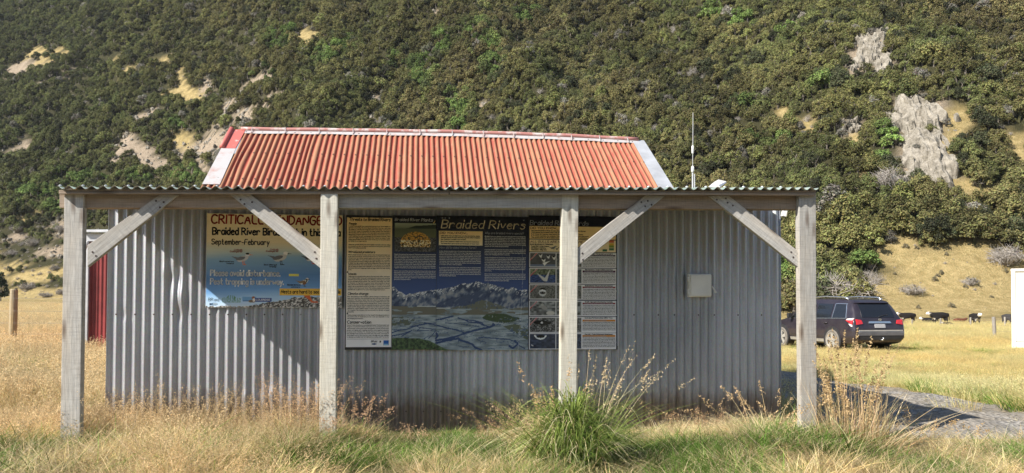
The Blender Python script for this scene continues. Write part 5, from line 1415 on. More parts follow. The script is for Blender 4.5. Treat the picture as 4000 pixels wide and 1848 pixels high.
# rear-left wheel sits at local (-0.80, -1.36)
Rz = Matrix.Rotation(HEAD, 3, 'Z')
off = Rz @ Vector((-0.86, -1.36, 0))
cx, cy = cp.x - off.x, YCAR - off.y
car = empty('parked_car', (cx, cy, g1(cx, cy) + 0.02), HEAD)
tag(car, 'dusty dark purple off-road wagon parked tail towards us on the dry grass', 'car')
car.rotation_euler = (math.radians(-0.6), 0, HEAD)
ST = [  # y, bottom z, belt z, top z, half width sill, mid, belt, roof
 (-2.40, 0.48, 0.62, 0.64, 0.62, 0.80, 0.80, 0.70), (-2.39, 0.40, 0.78, 0.80, 0.74, 0.90, 0.88, 0.78), (-2.33, 0.34, 1.00, 1.08, 0.80, 0.945, 0.91, 0.82), (-2.22, 0.30, 1.08, 1.32, 0.84, 0.955, 0.915, 0.76),
 (-2.02, 0.27, 1.10, 1.60, 0.86, 0.955, 0.915, 0.70), (-1.80, 0.26, 1.10, 1.695, 0.87, 0.955, 0.915, 0.69), (-1.20, 0.25, 1.08, 1.735, 0.87, 0.955, 0.915, 0.69), (-0.40, 0.25, 1.06, 1.745, 0.87, 0.955, 0.912, 0.69),
 (0.25, 0.25, 1.05, 1.72, 0.87, 0.955, 0.91, 0.68), (0.62, 0.25, 1.05, 1.63, 0.87, 0.955, 0.905, 0.66), (1.28, 0.26, 1.03, 1.12, 0.87, 0.95, 0.89, 0.72), (1.50, 0.27, 1.00, 1.05, 0.86, 0.945, 0.87, 0.72),
 (2.00, 0.30, 0.92, 0.97, 0.82, 0.92, 0.82, 0.66), (2.28, 0.34, 0.80, 0.85, 0.72, 0.84, 0.72, 0.56), (2.39, 0.42, 0.62, 0.66, 0.55, 0.62, 0.56, 0.42)]
vs = []; fs = []
for (y, zb, zbelt, zt, ws, wm, wb, wr) in ST:
    zm = min(0.62, (zb + zbelt) / 2 + 0.05)
    half = [(ws * 0.6, zb - 0.0), (ws, zb), (wm, zm - 0.14), (wm, zm + 0.10), (wb, zbelt), (wr * 1.02, zt - 0.07 if zt > zbelt + 0.1 else zt - .02), (wr * 0.86, zt - 0.005), (wr * 0.4, zt + 0.012)]
    ring = [(x, y, z) for x, z in half] + [(-x, y, z) for x, z in half[::-1]]
    vs += ring
nr_ = 16
for i in range(len(ST) - 1):
    for k in range(nr_): fs.append((i * nr_ + k, i * nr_ + (k + 1) % nr_, (i + 1) * nr_ + (k + 1) % nr_, (i + 1) * nr_ + k))
fs.append(tuple(range(nr_))); fs.append(tuple(range((len(ST) - 1) * nr_, len(ST) * nr_))[::-1])
me = bpy.data.meshes.new('body'); me.from_pydata(vs, [], fs)
bm = bmesh.new(); bm.from_mesh(me); bmesh.ops.recalc_face_normals(bm, faces=bm.faces)
for e in bm.edges:
    a, b = e.verts
bmesh.ops.subdivide_edges(bm, edges=bm.edges[:], cuts=1, use_grid_fill=True)
for _ in range(1): bmesh.ops.smooth_vert(bm, verts=bm.verts[:], factor=0.35, use_axis_x=True, use_axis_y=True, use_axis_z=True)
bmesh.ops.subdivide_edges(bm, edges=bm.edges[:], cuts=1, use_grid_fill=True, smooth=0.6)
for f in bm.faces: f.smooth = True
bm.to_mesh(me)
bvh = BVHTree.FromBMesh(bm); bm.free()
body = put('body', me, M['paint'], car)
def onto(axis, quads, name, mat, lift=0.010, n=8, parent=car, sgn=-1):
    """a panel laid on the body: axis 'x' = side (coords y,z), 'y' = rear (coords x,z); 0.012 thick"""
    mb = MB()
    for quad in quads:
        g = []
        for i in range(n + 1):
            for j in range(n + 1):
                a, b = i / n, j / n
                q = [Vector((*p, 0)) for p in quad]
                p = q[0].lerp(q[1], a).lerp(q[3].lerp(q[2], a), b)
                if axis == 'x': o, d = Vector((sgn * 3, p.x, p.y)), Vector((-sgn, 0, 0))
                else: o, d = Vector((p.x, sgn * 6, p.y)), Vector((0, -sgn, 0))
                h, nrm, _, _ = bvh.ray_cast(o, d)
                if h is None: h = Vector((sgn * 0.9, p.x, p.y)) if axis == 'x' else Vector((p.x, sgn * 2.3, p.y))
                g.append(h - d * lift)
        base = [p + d * 0.03 for p in g]
        m = n + 1; F_ = []
        N = len(g)
        for i in range(n):
            for j in range(n): F_.append((i * m + j, (i + 1) * m + j, (i + 1) * m + j + 1, i * m + j + 1))
        edge = [i * m for i in range(m)] + [n * m + j for j in range(1, m)] + [i * m + n for i in range(n - 1, -1, -1)] + [j for j in range(n - 1, 0, -1)]
        for a, b in zip(edge, edge[1:] + edge[:1]): F_.append((a, b, b + N, a + N))
        mb.add(g + base, F_)
    return mb.build(name, mat, parent, smooth=False)
for sgn in (-1, 1):
    w = onto('x', [[(-1.96, 1.12), (-1.30, 1.09), (-1.30, 1.545), (-1.80, 1.535)]], 'side_window', M['glass'], sgn=sgn)
    w = onto('x', [[(-1.20, 1.09), (-0.42, 1.075), (-0.42, 1.57), (-1.20, 1.55)]], 'side_window', M['glass'], sgn=sgn)
    w = onto('x', [[(-0.33, 1.075), (0.98, 1.06), (0.52, 1.53), (-0.33, 1.57)]], 'side_window', M['glass'], sgn=sgn)
    onto('x', [[(-1.97, 1.085), (1.05, 1.045), (1.05, 1.062), (-1.97, 1.105)]], 'window_trim', M['chrome'], 0.014, 12, sgn=sgn)
    onto('x', [[(-1.86, 1.545), (-1.30, 1.555), (-1.30, 1.575), (-1.84, 1.565)]], 'window_trim', M['chrome'], 0.013, 8, sgn=sgn)
    onto('x', [[(-1.99, 1.10), (-1.965, 1.10), (-1.80, 1.55), (-1.83, 1.55)]], 'window_trim', M['chrome'], 0.013, 6, sgn=sgn)
    onto('x', [[(-1.31, 1.08), (-1.285, 1.08), (-1.285, 1.56), (-1.31, 1.56)]], 'window_trim', M['chrome'], 0.013, 6, sgn=sgn)
    onto('x', [[(-0.92, 0.30), (0.95, 0.30), (0.95, 0.40), (-0.92, 0.40)]], 'sill_trim', M['silver'], 0.03, 6, sgn=sgn)
    for y in (-1.02, 0.0):
        mb = MB(); mb.tube([(sgn * 0.95, y - 0.09, 0.93), (sgn * 0.985, y, 0.935), (sgn * 0.95, y + 0.09, 0.93)], 0.016, 6); mb.build('door_handle', M['paint'], car, smooth=True)
    mb = MB(); mb.tube([(sgn * 0.90, 0.86, 1.06), (sgn * 1.0, 0.84, 1.10)], 0.03, 6); mb.box((sgn * 1.04, 0.83, 1.15), (0.18, 0.11, 0.17)); mb.build('wing_mirror', M['dark'], car, bevel=0.03)
    # roof rail
    mb = MB(); mb.tube([(sgn * 0.62, -1.75, 1.70), (sgn * 0.62, -1.55, 1.765), (sgn * 0.62, -0.6, 1.80), (sgn * 0.61, 0.15, 1.77), (sgn * 0.60, 0.35, 1.71)], 0.026, 8); mb.build('roof_rail', M['chrome'], car, smooth=True)
    # tail lamp wraps the corner
    lamp = onto('x', [[(-2.30, 0.90), (-1.99, 1.03), (-1.99, 1.04), (-2.30, 1.07)]], 'tail_lamp', M['tail_red'], 0.02, sgn=sgn)
    mb = MB()
    onto('x', [[(-2.29, 1.04), (-2.02, 1.04), (-2.06, 1.085), (-2.29, 1.105)]], 'lamp_lens', M['tail_clear'], 0.028, parent=lamp, sgn=sgn)
    onto('x', [[(-2.31, 0.83), (-2.22, 0.86), (-2.14, 0.93), (-2.30, 0.895)]], 'lamp_lens', M['tail_clear'], 0.024, parent=lamp, sgn=sgn)
    onto('y', [[(sgn * 0.62, 0.93), (sgn * 0.84, 0.90), (sgn * 0.84, 1.07), (sgn * 0.66, 1.045)]], 'lamp_corner', M['tail_red'], 0.03, parent=lamp)
    for y in (-1.36, 1.43):
        # dark arch, tyre, rim and spokes
        mb = MB(); mb.tube([(sgn * 0.70, y, 0.40), (sgn * 0.968, y, 0.40)], 0.425, 32); mb.build('wheel_arch', M['dark'], car)
        wh = empty('wheel'); wh.parent = car; wh.location = (sgn * 0.86, y, 0.37)
        mb = MB(); pts = [(-0.11, .30), (-0.10, .345), (-0.06, .372), (0.06, .372), (0.10, .345), (0.118, .30), (0.118, .255), (-0.1, .255)]
        vv = []; ff = []; K = 36
        for k in range(K):
            th = 2 * math.pi * k / K
            for a, r in pts: vv.append((sgn * (a + 0.012), r * math.cos(th), r * math.sin(th)))
        m_ = len(pts)
        for k in range(K):
            for j in range(m_): ff.append((k * m_ + j, k * m_ + (j + 1) % m_, ((k + 1) % K) * m_ + (j + 1) % m_, ((k + 1) % K) * m_ + j))
        mb.add(vv, ff); mb.build('tyre', M['tyre'], wh, smooth=True)
        mb = MB(); mb.tube([(sgn * 0.03, 0, 0), (sgn * 0.05, 0, 0)], 0.245, 32, cap=True); mb.build('hub_disc', M['dark'], wh)
        mb = MB()
        vv = []; ff = []
        for k in range(K):
            th = 2 * math.pi * k / K
            for a, r in ((0.09, .262), (0.135, .258), (0.13, .232), (0.08, .225)): vv.append((sgn * a, r * math.cos(th), r * math.sin(th)))
        for k in range(K):
            for j in range(4): ff.append((k * 4 + j, k * 4 + (j + 1) % 4, ((k + 1) % K) * 4 + (j + 1) % 4, ((k + 1) % K) * 4 + j))
        mb.add(vv, ff)
        mb.tube([(sgn * 0.06, 0, 0), (sgn * 0.125, 0, 0)], 0.065, 14)
        for k in range(5):
            th = 2 * math.pi * k / 5 + 0.3
            d = Vector((0, math.cos(th), math.sin(th))); e = Vector((0, -math.sin(th), math.cos(th)))
            a = Vector((sgn * 0.08, 0, 0))
            mb.prism([a + d * 0.05 - e * 0.045, a + d * 0.05 + e * 0.045, a + d * 0.24 + e * 0.062, a + d * 0.24 - e * 0.062], (sgn * 0.04, 0, 0))
        mb.build('rim', M['silver'], wh)
onto('y', [[(-0.60, 1.13), (0.60, 1.13), (0.56, 1.56), (-0.56, 1.56)]], 'rear_window', M['glass'], 0.012, 10)
onto('y', [[(-0.66, 1.585), (0.66, 1.585), (0.60, 1.66), (-0.60, 1.66)]], 'spoiler', M['paint'], 0.07, 8)
onto('y', [[(-0.42, 0.945), (0.42, 0.945), (0.38, 1.005), (-0.38, 1.005)]], 'tailgate_strip', M['chrome'], 0.035, 6)
pl = onto('y', [[(-0.19, 0.80), (0.19, 0.80), (0.19, 0.925), (-0.19, 0.925)]], 'number_plate', M['plate'], 0.02, 4)
mb = MB(); c = Vector((0.02, -2.40, 1.055))
vv = []; ff = []
for k in range(20):
    th = 2 * math.pi * k / 20
    for r, yy in ((1.0, 0), (0.72, 0), (0.72, 0.02), (1.0, 0.02)): vv.append((c.x + 0.055 * r * math.cos(th), c.y + 0.05 + yy - 0.03, c.z + 0.04 * r * math.sin(th)))
for k in range(20):
    for j in range(4): ff.append((k * 4 + j, k * 4 + (j + 1) % 4, ((k + 1) % 20) * 4 + (j + 1) % 4, ((k + 1) % 20) * 4 + j))
mb.add(vv, ff); mb.box((c.x, c.y + 0.03, c.z), (0.02, 0.02, 0.075)); mb.build('badge', M['chrome'], car)
mb = MB(); mb.tube([(0.0, -2.335, 1.14), (0.16, -2.31, 1.19), (0.36, -2.29, 1.21)], 0.012, 5); mb.build('rear_wiper', M['dark'], car)
onto('y', [[(-0.82, 0.56), (0.82, 0.56), (0.82, 0.70), (-0.82, 0.70)]], 'bumper', M['trim_grey'], 0.06, 10)
onto('y', [[(-0.80, 0.70), (0.80, 0.70), (0.80, 0.735), (-0.80, 0.735)]], 'bumper_step', M['silver'], 0.055, 10)
onto('y', [[(-0.72, 0.42), (0.72, 0.42), (0.80, 0.55), (-0.80, 0.55)]], 'bumper_lower', M['dark'], 0.05, 8)
mb = MB(); mb.tube([(0.0, -2.2, 0.42), (0.0, -2.47, 0.42), (0.0, -2.52, 0.43)], 0.025, 8); mb.tube([(0, -2.53, 0.43), (0, -2.53, 0.50)], [0.016, 0.025], 10); mb.build('tow_bar', M['chrome'], car, smooth=True)
mb = MB(); mb.tube([(-0.55, -2.0, 0.33), (-0.55, -2.38, 0.32)], 0.035, 10); mb.build('exhaust_pipe', M['chrome'], car)

# ------------------------------------------------------------------ cattle
def skin_mesh(name, nodes, edges, radii, sub=2):
    me = bpy.data.meshes.new(name); me.from_pydata(nodes, edges, [])
    o = bpy.data.objects.new(name + '_tmp', me); COL.objects.link(o)
    sk = o.modifiers.new('skin', 'SKIN'); o.modifiers.new('sub', 'SUBSURF').levels = sub
    for i, r in enumerate(radii):
        v = me.skin_vertices[0].data[i]
        v.radius = r if isinstance(r, tuple) else (r, r)
        v.use_root = (i == 0)
    dg = bpy.context.evaluated_depsgraph_get(); dg.update()
    out = bpy.data.meshes.new_from_object(o.evaluated_get(dg))
    bpy.data.objects.remove(o); bpy.data.meshes.remove(me)
    return out
def cow_mats(coat):
    t = NT('cow hide'); a = t.attr('col'); t.bsdf(a, 0.8, 0, None, 0.2); return t.m
M['hide'] = cow_mats(None)
def make_cow(pose):
    """local +X is forward; returns a mesh with coat colours in 'col'"""
    N = []; E = []; Rr = []
    def add(p, r, par=None):
        N.append(p); Rr.append(r)
        if par is not None: E.append((par, len(N) - 1))
        return len(N) - 1
    lie = pose == 'lying'
    h = 0.0 if not lie else -0.62
    sp0 = add((-0.05, 0, 0.98 + h), (0.36, 0.40))
    hip = add((-0.70, 0, 1.05 + h), (0.30, 0.33), sp0)
    rump = add((-0.98, 0, 1.06 + h), (0.22, 0.24), hip)
    tail = add((-1.10, 0, 0.92 + h), 0.045, rump); tl2 = add((-1.14, 0, 0.50 + h * 0.6), 0.03, tail)
    ch = add((0.52, 0, 0.98 + h), (0.30, 0.36), sp0)
    if pose == 'grazing': nk = add((0.92, 0, 0.82), 0.20, ch); hd = add((1.18, 0, 0.48), 0.16, nk); mz = add((1.26, 0, 0.20), 0.10, hd)
    elif lie: nk = add((0.88, 0, 1.16 + h), 0.20, ch); hd = add((1.12, 0, 1.34 + h), 0.16, nk); mz = add((1.38, 0, 1.22 + h), 0.10, hd)
    else: nk = add((0.90, 0, 1.15), 0.21, ch); hd = add((1.15, 0, 1.30), 0.165, nk); mz = add((1.44, 0, 1.14), 0.10, hd)
    for s in (-1, 1):
        d = Vector((N[hd][0] - 0.02, s * 0.24, N[hd][2] + 0.06)); add(tuple(d), 0.045, hd)
        if not lie:
            a = add((0.50, s * 0.20, 0.62), 0.12, ch); b = add((0.52, s * 0.20, 0.36), 0.065, a); c = add((0.50, s * 0.20, 0.10), 0.05, b); add((0.53, s * 0.20, 0.0), 0.06, c)
            a = add((-0.72, s * 0.21, 0.70), 0.17, hip); b = add((-0.80, s * 0.21, 0.42), 0.075, a); c = add((-0.74, s * 0.21, 0.12), 0.05, b); add((-0.70, s * 0.21, 0.0), 0.06, c)
        else:
            a = add((0.62, s * 0.22, 0.16), 0.11, ch); add((0.95, s * 0.24, 0.08), 0.06, a)
            a = add((-0.62, s * 0.32, 0.18), 0.17, hip); add((-0.20, s * 0.40, 0.09), 0.07, a)
    me = skin_mesh('cow', N, E, Rr, 1)
    return me, Vector(N[hd]), Vector(N[mz])
def colour_cow(me, hd, mz, coat, white=True):
    n = len(me.vertices); co = np.empty(n * 3, np.float32); me.vertices.foreach_get('co', co); co = co.reshape(-1, 3)
    c = np.ones((n, 4), np.float32); c[:, :3] = coat
    if white:
        H = np.array(hd); Z = np.array(mz); ax = Z - H; L = np.linalg.norm(ax); ax = ax / L
        t = (co - H) @ ax; d = np.linalg.norm(co - H - np.clip(t, 0, L)[:, None] * ax, axis=1)
        face = (t > -0.10) & (d < 0.26) & (np.abs(co[:, 1]) < 0.2)
        c[face, :3] = (0.72, 0.68, 0.62)
        brisket = (co[:, 0] > 0.6) & (co[:, 2] < hd[2] - 0.55) & (co[:, 2] > 0.5); c[brisket, :3] = (0.6, 0.56, 0.5)
    a = me.color_attributes.new('col', 'FLOAT_COLOR', 'POINT'); a.data.foreach_set('color', c.ravel())
    for p in me.polygons: p.use_smooth = True
BLACK = (0.016, 0.014, 0.014); BROWN = (0.13, 0.045, 0.025); GREY = (0.045, 0.042, 0.042)
COWS = [  # px centre, feet py, distance, facing (deg, 180 = left), scale, pose, coat, white face, label
 (3543, 1250, 92, 178, 0.98, 'standing', BLACK, True, 'black cow with a white face just clear of the car tail, facing left'),
 (3632, 1243, 94, 176, 0.95, 'lying', BLACK, True, 'black white-faced cow lying down behind the biggest standing one'),
 (3668, 1254, 87, 180, 1.06, 'standing', BLACK, True, 'largest black cow with a white face standing side on'),
 (3702, 1253, 80, 172, 0.50, 'lying', BLACK, True, 'small black calf with a white face resting in front of the largest cow'),
 (3749, 1242, 98, 5, 0.80, 'lying', BROWN, False, 'reddish brown calf lying alone in the grass'),
 (3809, 1257, 85, 262, 1.04, 'standing', BLACK, True, 'black cow with a white face looking straight at us'),
 (3942, 1252, 88, 275, 0.98, 'standing', GREY, False, 'dark grey cow half hidden by the white cabin')]
for px, py, Y, ang, sc, pose, coat, wf, lab in COWS:
    me, hd, mz = make_cow(pose); colour_cow(me, hd, mz, coat, wf)
    p = at(px, py, Y); z = g1(p.x, Y)
    o = put('cow', me, M['hide']); o.location = (p.x, Y, z - 0.02); o.rotation_euler = (0, 0, math.radians(ang)); o.scale = (sc,) * 3
    tag(o, lab, 'cow', 'cattle in the far paddock')
# ------------------------------------------------------------------ rocks on the hill: real relief standing out of the slope
M['rock'] = None
def rock_mat():
    t = NT('pale greywacke'); v = t.coord('Object')
    n = t.noise(v, 0.7, 8, 0.7); n2 = t.noise(v, 3.0, 6, 0.7)
    col = t.ramp(n, [(0.32, (0.11, 0.10, 0.08)), (0.5, (0.27, 0.245, 0.205)), (0.68, (0.40, 0.37, 0.315))])
    col = t.mix(t.ramp(n2, [(0.55, (0, 0, 0)), (0.68, (0.6, 0.6, 0.6))]), col, (0.17, 0.15, 0.09))
    t.bsdf(col, 0.95, 0, t.bump(t.math('ADD', n2, n), 0.9, 0.25), 0.15)
    return t.m
M['rock'] = rock_mat()
def outcrop(label, cx, cy, rx, ry, tilt, ell_list, height):
    """relief grid over part of the hillside"""
    c, s = math.cos(math.radians(tilt)), math.sin(math.radians(tilt))
    n = 84; V = []; Wt = []
    pts = {}
    ctr = on_land(cx, cy)
    # local frame on the slope
    e = 1.0
    nrm = Vector((g1(ctr.x - e, ctr.y) - g1(ctr.x + e, ctr.y), g1(ctr.x, ctr.y - e) - g1(ctr.x, ctr.y + e), 2 * e)).normalized()
    right = Vector((1, 0, 0)); right = (right - nrm * right.dot(nrm)).normalized(); up = nrm.cross(right)
    k = ctr.y / F; foresh = max(0.25, abs(up.z * 0.95 - 0.25 * up.y))
    Xs = np.linspace(-1.5, 1.5, n); 
    A, B = np.meshgrid(Xs, Xs)
    W_ = rx * k * 1.25; H_ = ry * k * 1.25 / foresh
    P0 = np.array(ctr)[None, None] + A[..., None] * W_ * np.array(right) + B[..., None] * H_ * np.array(up)
    zt = G(P0[..., 0], P0[..., 1]); P0[..., 2] = zt
    px, py = project(P0.reshape(-1, 3))
    m = np.zeros(len(px)); wob = (fbm(px * 0.045, py * 0.045, 61, 4) - 0.5) * 1.5
    for (ex, ey, erx, ery, et) in ell_list:
        cc, ss_ = math.cos(math.radians(et)), math.sin(math.radians(et)); dx, dy = px - ex, -(py - ey)
        q = np.sqrt(((dx * cc + dy * ss_) / erx) ** 2 + ((-dx * ss_ + dy * cc) / ery) ** 2)
        m = np.maximum(m, 1.12 - q + wob * 0.85)
    m = m.reshape(n, n)
    f = fbm(A * 5 + cx, B * 5, 71, 5); rd = 1 - np.abs(2 * fbm(A * 3 + B * 2 + cx, B * 4, 73, 3) - 1)
    ca = np.floor((A + 0.35 * B) * 6.5 + 1.6 * f); cb = np.floor((B - 0.25 * A) * 9 + 1.8 * rd)
    blk = _hash(ca, cb, 7)
    lift = height * (np.clip(m, 0, 0.45) * 0.9 + 0.55 * (blk - 0.5) + 0.9 * (f - 0.5) + 0.5 * (rd - 0.7))
    lift = np.where(m > 0.02, np.maximum(lift, -0.15 + 0.25 * blk), -1.2)
    d = np.array(nrm) * 0.8 + np.array((0, -0.4, 0.2))
    P1 = P0 + lift[..., None] * d
    Q = grid_faces(n, n)
    keep = (m.ravel()[Q] > -0.12).any(1)
    Q = Q[keep]
    used = np.unique(Q); remap = np.full(n * n, -1); remap[used] = np.arange(len(used))
    o = put('rock_outcrop', mesh_np('rock_outcrop', P1.reshape(-1, 3)[used] - np.array(ctr), remap[Q], smooth=False), M['rock'])
    o.location = ctr
    tag(o, label, 'rock', 'rock outcrops on the hillside')
outcrop('long pale rock rib slanting down the upper right hillside', 3400, 205, 90, 130, 0, [(3395, 200, 40, 92, -38), (3450, 262, 26, 44, -40), (3372, 160, 30, 30, 0)], 2.2)
outcrop('largest pale rock face in the bush above the cattle', 3610, 560, 175, 195, 0, [(3590, 458, 122, 72, -20), (3600, 595, 84, 110, -18), (3680, 665, 70, 55, -20), (3510, 480, 50, 46, 0)], 2.6)
outcrop('small pale boulder outcrop left of the largest rock face', 3325, 500, 60, 50, 0, [(3328, 495, 42, 28, -10)], 1.8)

# ------------------------------------------------------------------ bush on the hillside
def tree_mesh(name, R, H, lobes, n, leaf, tall=0.2, trunk=True):
    V, Q, C = crown_np(R, H, H * tall, lobes, n, leaf)
    me = None
    if trunk:
        mb = limbs_np(H, R, 0.10 * R, 4)
        fv = np.array([tuple(p) for p in mb.v]); tri = []
        for f in mb.f:
            if len(f) == 4: tri.append(f)
        tq = np.array(tri); nv = len(V)
        mi = np.concatenate([np.zeros(len(Q), np.int32), np.ones(len(tq), np.int32)])
        me = mesh_np(name, np.concatenate([V, fv]), np.concatenate([Q, tq + nv]), np.concatenate([C, np.ones((len(fv), 3)) * 0.3]), midx=mi)
    else: me = mesh_np(name, V, Q, C)
    return me
bush_src = []
for k in range(9): bush_src.append((tree_mesh('canopy', rng.uniform(1.7, 2.2), rng.uniform(2.8, 3.8), 20 + 2 * (k % 4), 1700, 0.135, 0.04), [M['leaf_inst'], M['bark']]))
for k in range(4): bush_src.append((tree_mesh('canopy_broad', 2.2, 3.1, 22, 1500, 0.17, 0.04), [M['leaf_inst'], M['bark']]))
for k in range(3):
    tw = twig_mb(1.3, 1.7, 46); fv = np.array([tuple(p) for p in tw.v]); fq = np.array([f for f in tw.f if len(f) == 4] or [(0, 1, 2, 3)])
    fq = []
    for f in tw.f: fq.append(f)
    me = bpy.data.meshes.new('bare_shrub'); me.from_pydata(tw.v, [], tw.f)
    bush_src.append((me, [M['twig']]))
for k in range(3):
    bm = bmesh.new(); bmesh.ops.create_icosphere(bm, subdivisions=2, radius=1.0)
    for v in bm.verts:
        v.co = Vector((v.co.x * 1.2, v.co.y, v.co.z * 0.75)) * float(rng.uniform(0.75, 1.2))
    me = bpy.data.meshes.new('scree_rock'); bm.to_mesh(me); bm.free(); bush_src.append((me, [M['rock']]))
bush_coll = source_collection('bush_source', bush_src)

def inview(px, py, m=1300): return (px > -m) & (px < 4000 + m) & (py > -520) & (py < 1500)
gx = np.arange(-415, 425, 2.05); gy = np.concatenate([np.arange(97, 300, 1.8), np.arange(300, 468, 2.5)])
BX, BY = np.meshgrid(gx, gy); BX = (BX + rng.uniform(-0.95, 0.95, BX.shape)).ravel(); BY = (BY + rng.uniform(-0.8, 0.8, BY.shape)).ravel()
BZ = G(BX, BY); bpx, bpy_ = project(np.stack([BX, BY, BZ + 1.2], -1))
sf = BY - foot(BX / BY)
op = patch_value(bpx, bpy_ + 14)
opn = op
u_ = rng.uniform(0, 1, len(BX))
keep = inview(bpx, bpy_) & (sf > 3.5) & ~((bpx > 3430) & (bpy_ > 1010 - 0.08 * (bpx - 3430))) & (u_ > opn * 1.9 - 0.25)
# the lower left slope is thin scrub
thin = sstep(700, 250, bpx) * sstep(820, 960, bpy_)
keep |= inview(bpx, bpy_) & (sf > 3.5) & (patch_value(bpx, bpy_ + 10, ('rock',)) > 0.1) & (u_ < 0.11)
keep |= inview(bpx, bpy_) & (sf > 2) & (thin > 0.5) & (u_ < 0.42)
BX, BY, BZ, bpx, bpy_, op, sf, thin = [a[keep] for a in (BX, BY, BZ, bpx, bpy_, op, sf, thin)]
n = len(BX)
BRIGHT = [(1145, 130, 70, 40), (1090, 150, 60, 50), (1030, 290, 50, 40), (1350, 170, 60, 40), (1270, 215, 70, 40), (1860, 130, 60, 60), (1900, 190, 70, 60), (1930, 250, 50, 60), (1790, 400, 60, 70), (1720, 170, 50, 60), (1650, 280, 60, 70), (1560, 230, 50, 40), (2060, 60, 60, 40), (1790, 490, 40, 40),
          (3560, 520, 0, 0), (3480, 520, 70, 55), (3450, 590, 60, 45), (3500, 640, 50, 30), (3210, 310, 60, 26), (3420, 150, 40, 30), (3040, 560, 60, 40), (2950, 530, 50, 40), (2900, 420, 40, 30), (2780, 50, 50, 30), (2900, 80, 60, 40), (300, 690, 100, 40), (560, 690, 90, 30), (420, 700, 80, 30), (730, 680, 90, 30), (690, 480, 40, 30), (150, 760, 90, 50), (250, 800, 80, 40), (3060, 1080, 70, 60), (3390, 1020, 50, 60), (3080, 120, 50, 40)]
br = np.zeros(n)
for (x, y, rx, ry) in BRIGHT:
    if rx: br = np.maximum(br, 1.2 - np.sqrt(((bpx - x) / rx) ** 2 + ((bpy_ - y) / ry) ** 2))
nz = fbm(BX * 0.035, BY * 0.03, 81, 3); nz2 = fbm(BX * 0.12, BY * 0.12, 83, 3)
r1 = rng.uniform(0, 1, n)
olive = np.array((0.128, 0.124, 0.046)); brown = np.array((0.148, 0.128, 0.058)); green = np.array((0.092, 0.120, 0.042)); bright = np.array((0.125, 0.180, 0.050)); dark = np.array((0.050, 0.056, 0.028)); grey = np.array((0.19, 0.18, 0.15)); lime = np.array((0.19, 0.205, 0.07))
wb = np.clip((nz - 0.35) * 2.4, 0, 1) * sstep(300, 1700, bpx)
tint = olive * (1 - wb[:, None]) + brown * wb[:, None]
gw = np.clip((0.55 - nz2) * 3, 0, 1)[:, None] * 0.6; tint = tint * (1 - gw) + green * gw
lw = sstep(900, 200, bpx)[:, None] * 0.45; tint = tint * (1 - lw) + green * 0.85 * lw
tint = np.where((r1 < 0.10)[:, None], dark, tint)
tint = np.where((r1 > 0.955)[:, None], lime * 0.8, tint)
tint = np.where((r1 > 0.925)[:, None] & (r1 < 0.945)[:, None], grey, tint)
bw = np.clip(br * 1.6, 0, 1)[:, None] * (rng.uniform(0, 1, (n, 1)) < 0.75); tint = tint * (1 - bw) + (bright * rng.uniform(0.7, 1.15, (n, 1))) * bw
edge = (op > 0.20) & (r1 > 0.35); tint = np.where(edge[:, None], grey * rng.uniform(0.5, 1.0, (n, 1)), tint)
tint = tint * rng.uniform(0.56, 1.48, (n, 1)) * (0.72 + 0.75 * np.clip(fbm((BX + 0.4 * BY) * 0.05, BY * 0.016, 88, 3) - 0.12, 0, 1))[:, None] * 1.2
idx = rng.integers(0, 9, n); idx = np.where(bw[:, 0] > 0.4, rng.integers(9, 13, n), idx)
scl = 1.27 * rng.uniform(0.60, 1.15, n) * (0.85 + 0.45 * sstep(40, 0, sf)) * np.where(edge, 0.55, np.where(rng.uniform(0, 1, n) < 0.07, 1.4, 1.0)) * (1 - 0.55 * thin) * (0.82 + 0.45 * np.clip(nz2 - 0.3, 0, 1))
bare = (rng.uniform(0, 1, n) < 0.04 + 0.55 * thin + 0.22 * (op > 0.2)); idx = np.where(bare, rng.integers(13, 16, n), idx)
tint = np.where(bare[:, None], np.array((0.3, 0.28, 0.25)), tint)
rot = np.stack([rng.normal(0, 0.09, n) , rng.normal(0, 0.09, n), rng.uniform(0, 6.28, n)], -1)
# the biggest-looking bushes at the foot of the slope stand as objects of their own
dist = np.hypot(BX, BY); vis = (bpx > 0) & (bpx < 4000) & (bpy_ > 0) & (bpy_ < 1180) & ~((bpx > 320) & (bpx < 3180) & (bpy_ > 600))
vis &= ~((bpx > 3180) & (bpx < 3200))
scorev = np.where(vis & ~bare, scl / dist, 0)
order = np.argsort(-scorev)
single = np.zeros(n, bool); single[order[:170]] = True
lone_src = [o for o in bush_coll.objects]
def lone_mat():
    t = NT('lone bush foliage'); oi = t.n('ShaderNodeObjectInfo')
    col = t.mix(1.0, t.attr('col'), oi.outputs['Color'], 'MULTIPLY')
    d = t.bsdf(col, 0.75, 0, None, 0.2); tr = t.n('ShaderNodeBsdfTranslucent'); t.l(col, tr.inputs['Color'])
    mx = t.n('ShaderNodeMixShader'); mx.inputs[0].default_value = 0.14
    t.l(d.outputs[0], mx.inputs[1]); t.l(tr.outputs[0], mx.inputs[2]); t.l(mx.outputs[0], t.out.inputs['Surface'])
    return t.m
M['leaf_lone'] = lone_mat()
lone_proto = []
for o in bush_src[:13]:
    me = o[0].copy(); me.materials.clear(); me.materials.append(M['leaf_lone']); me.materials.append(M['bark']); lone_proto.append(me)
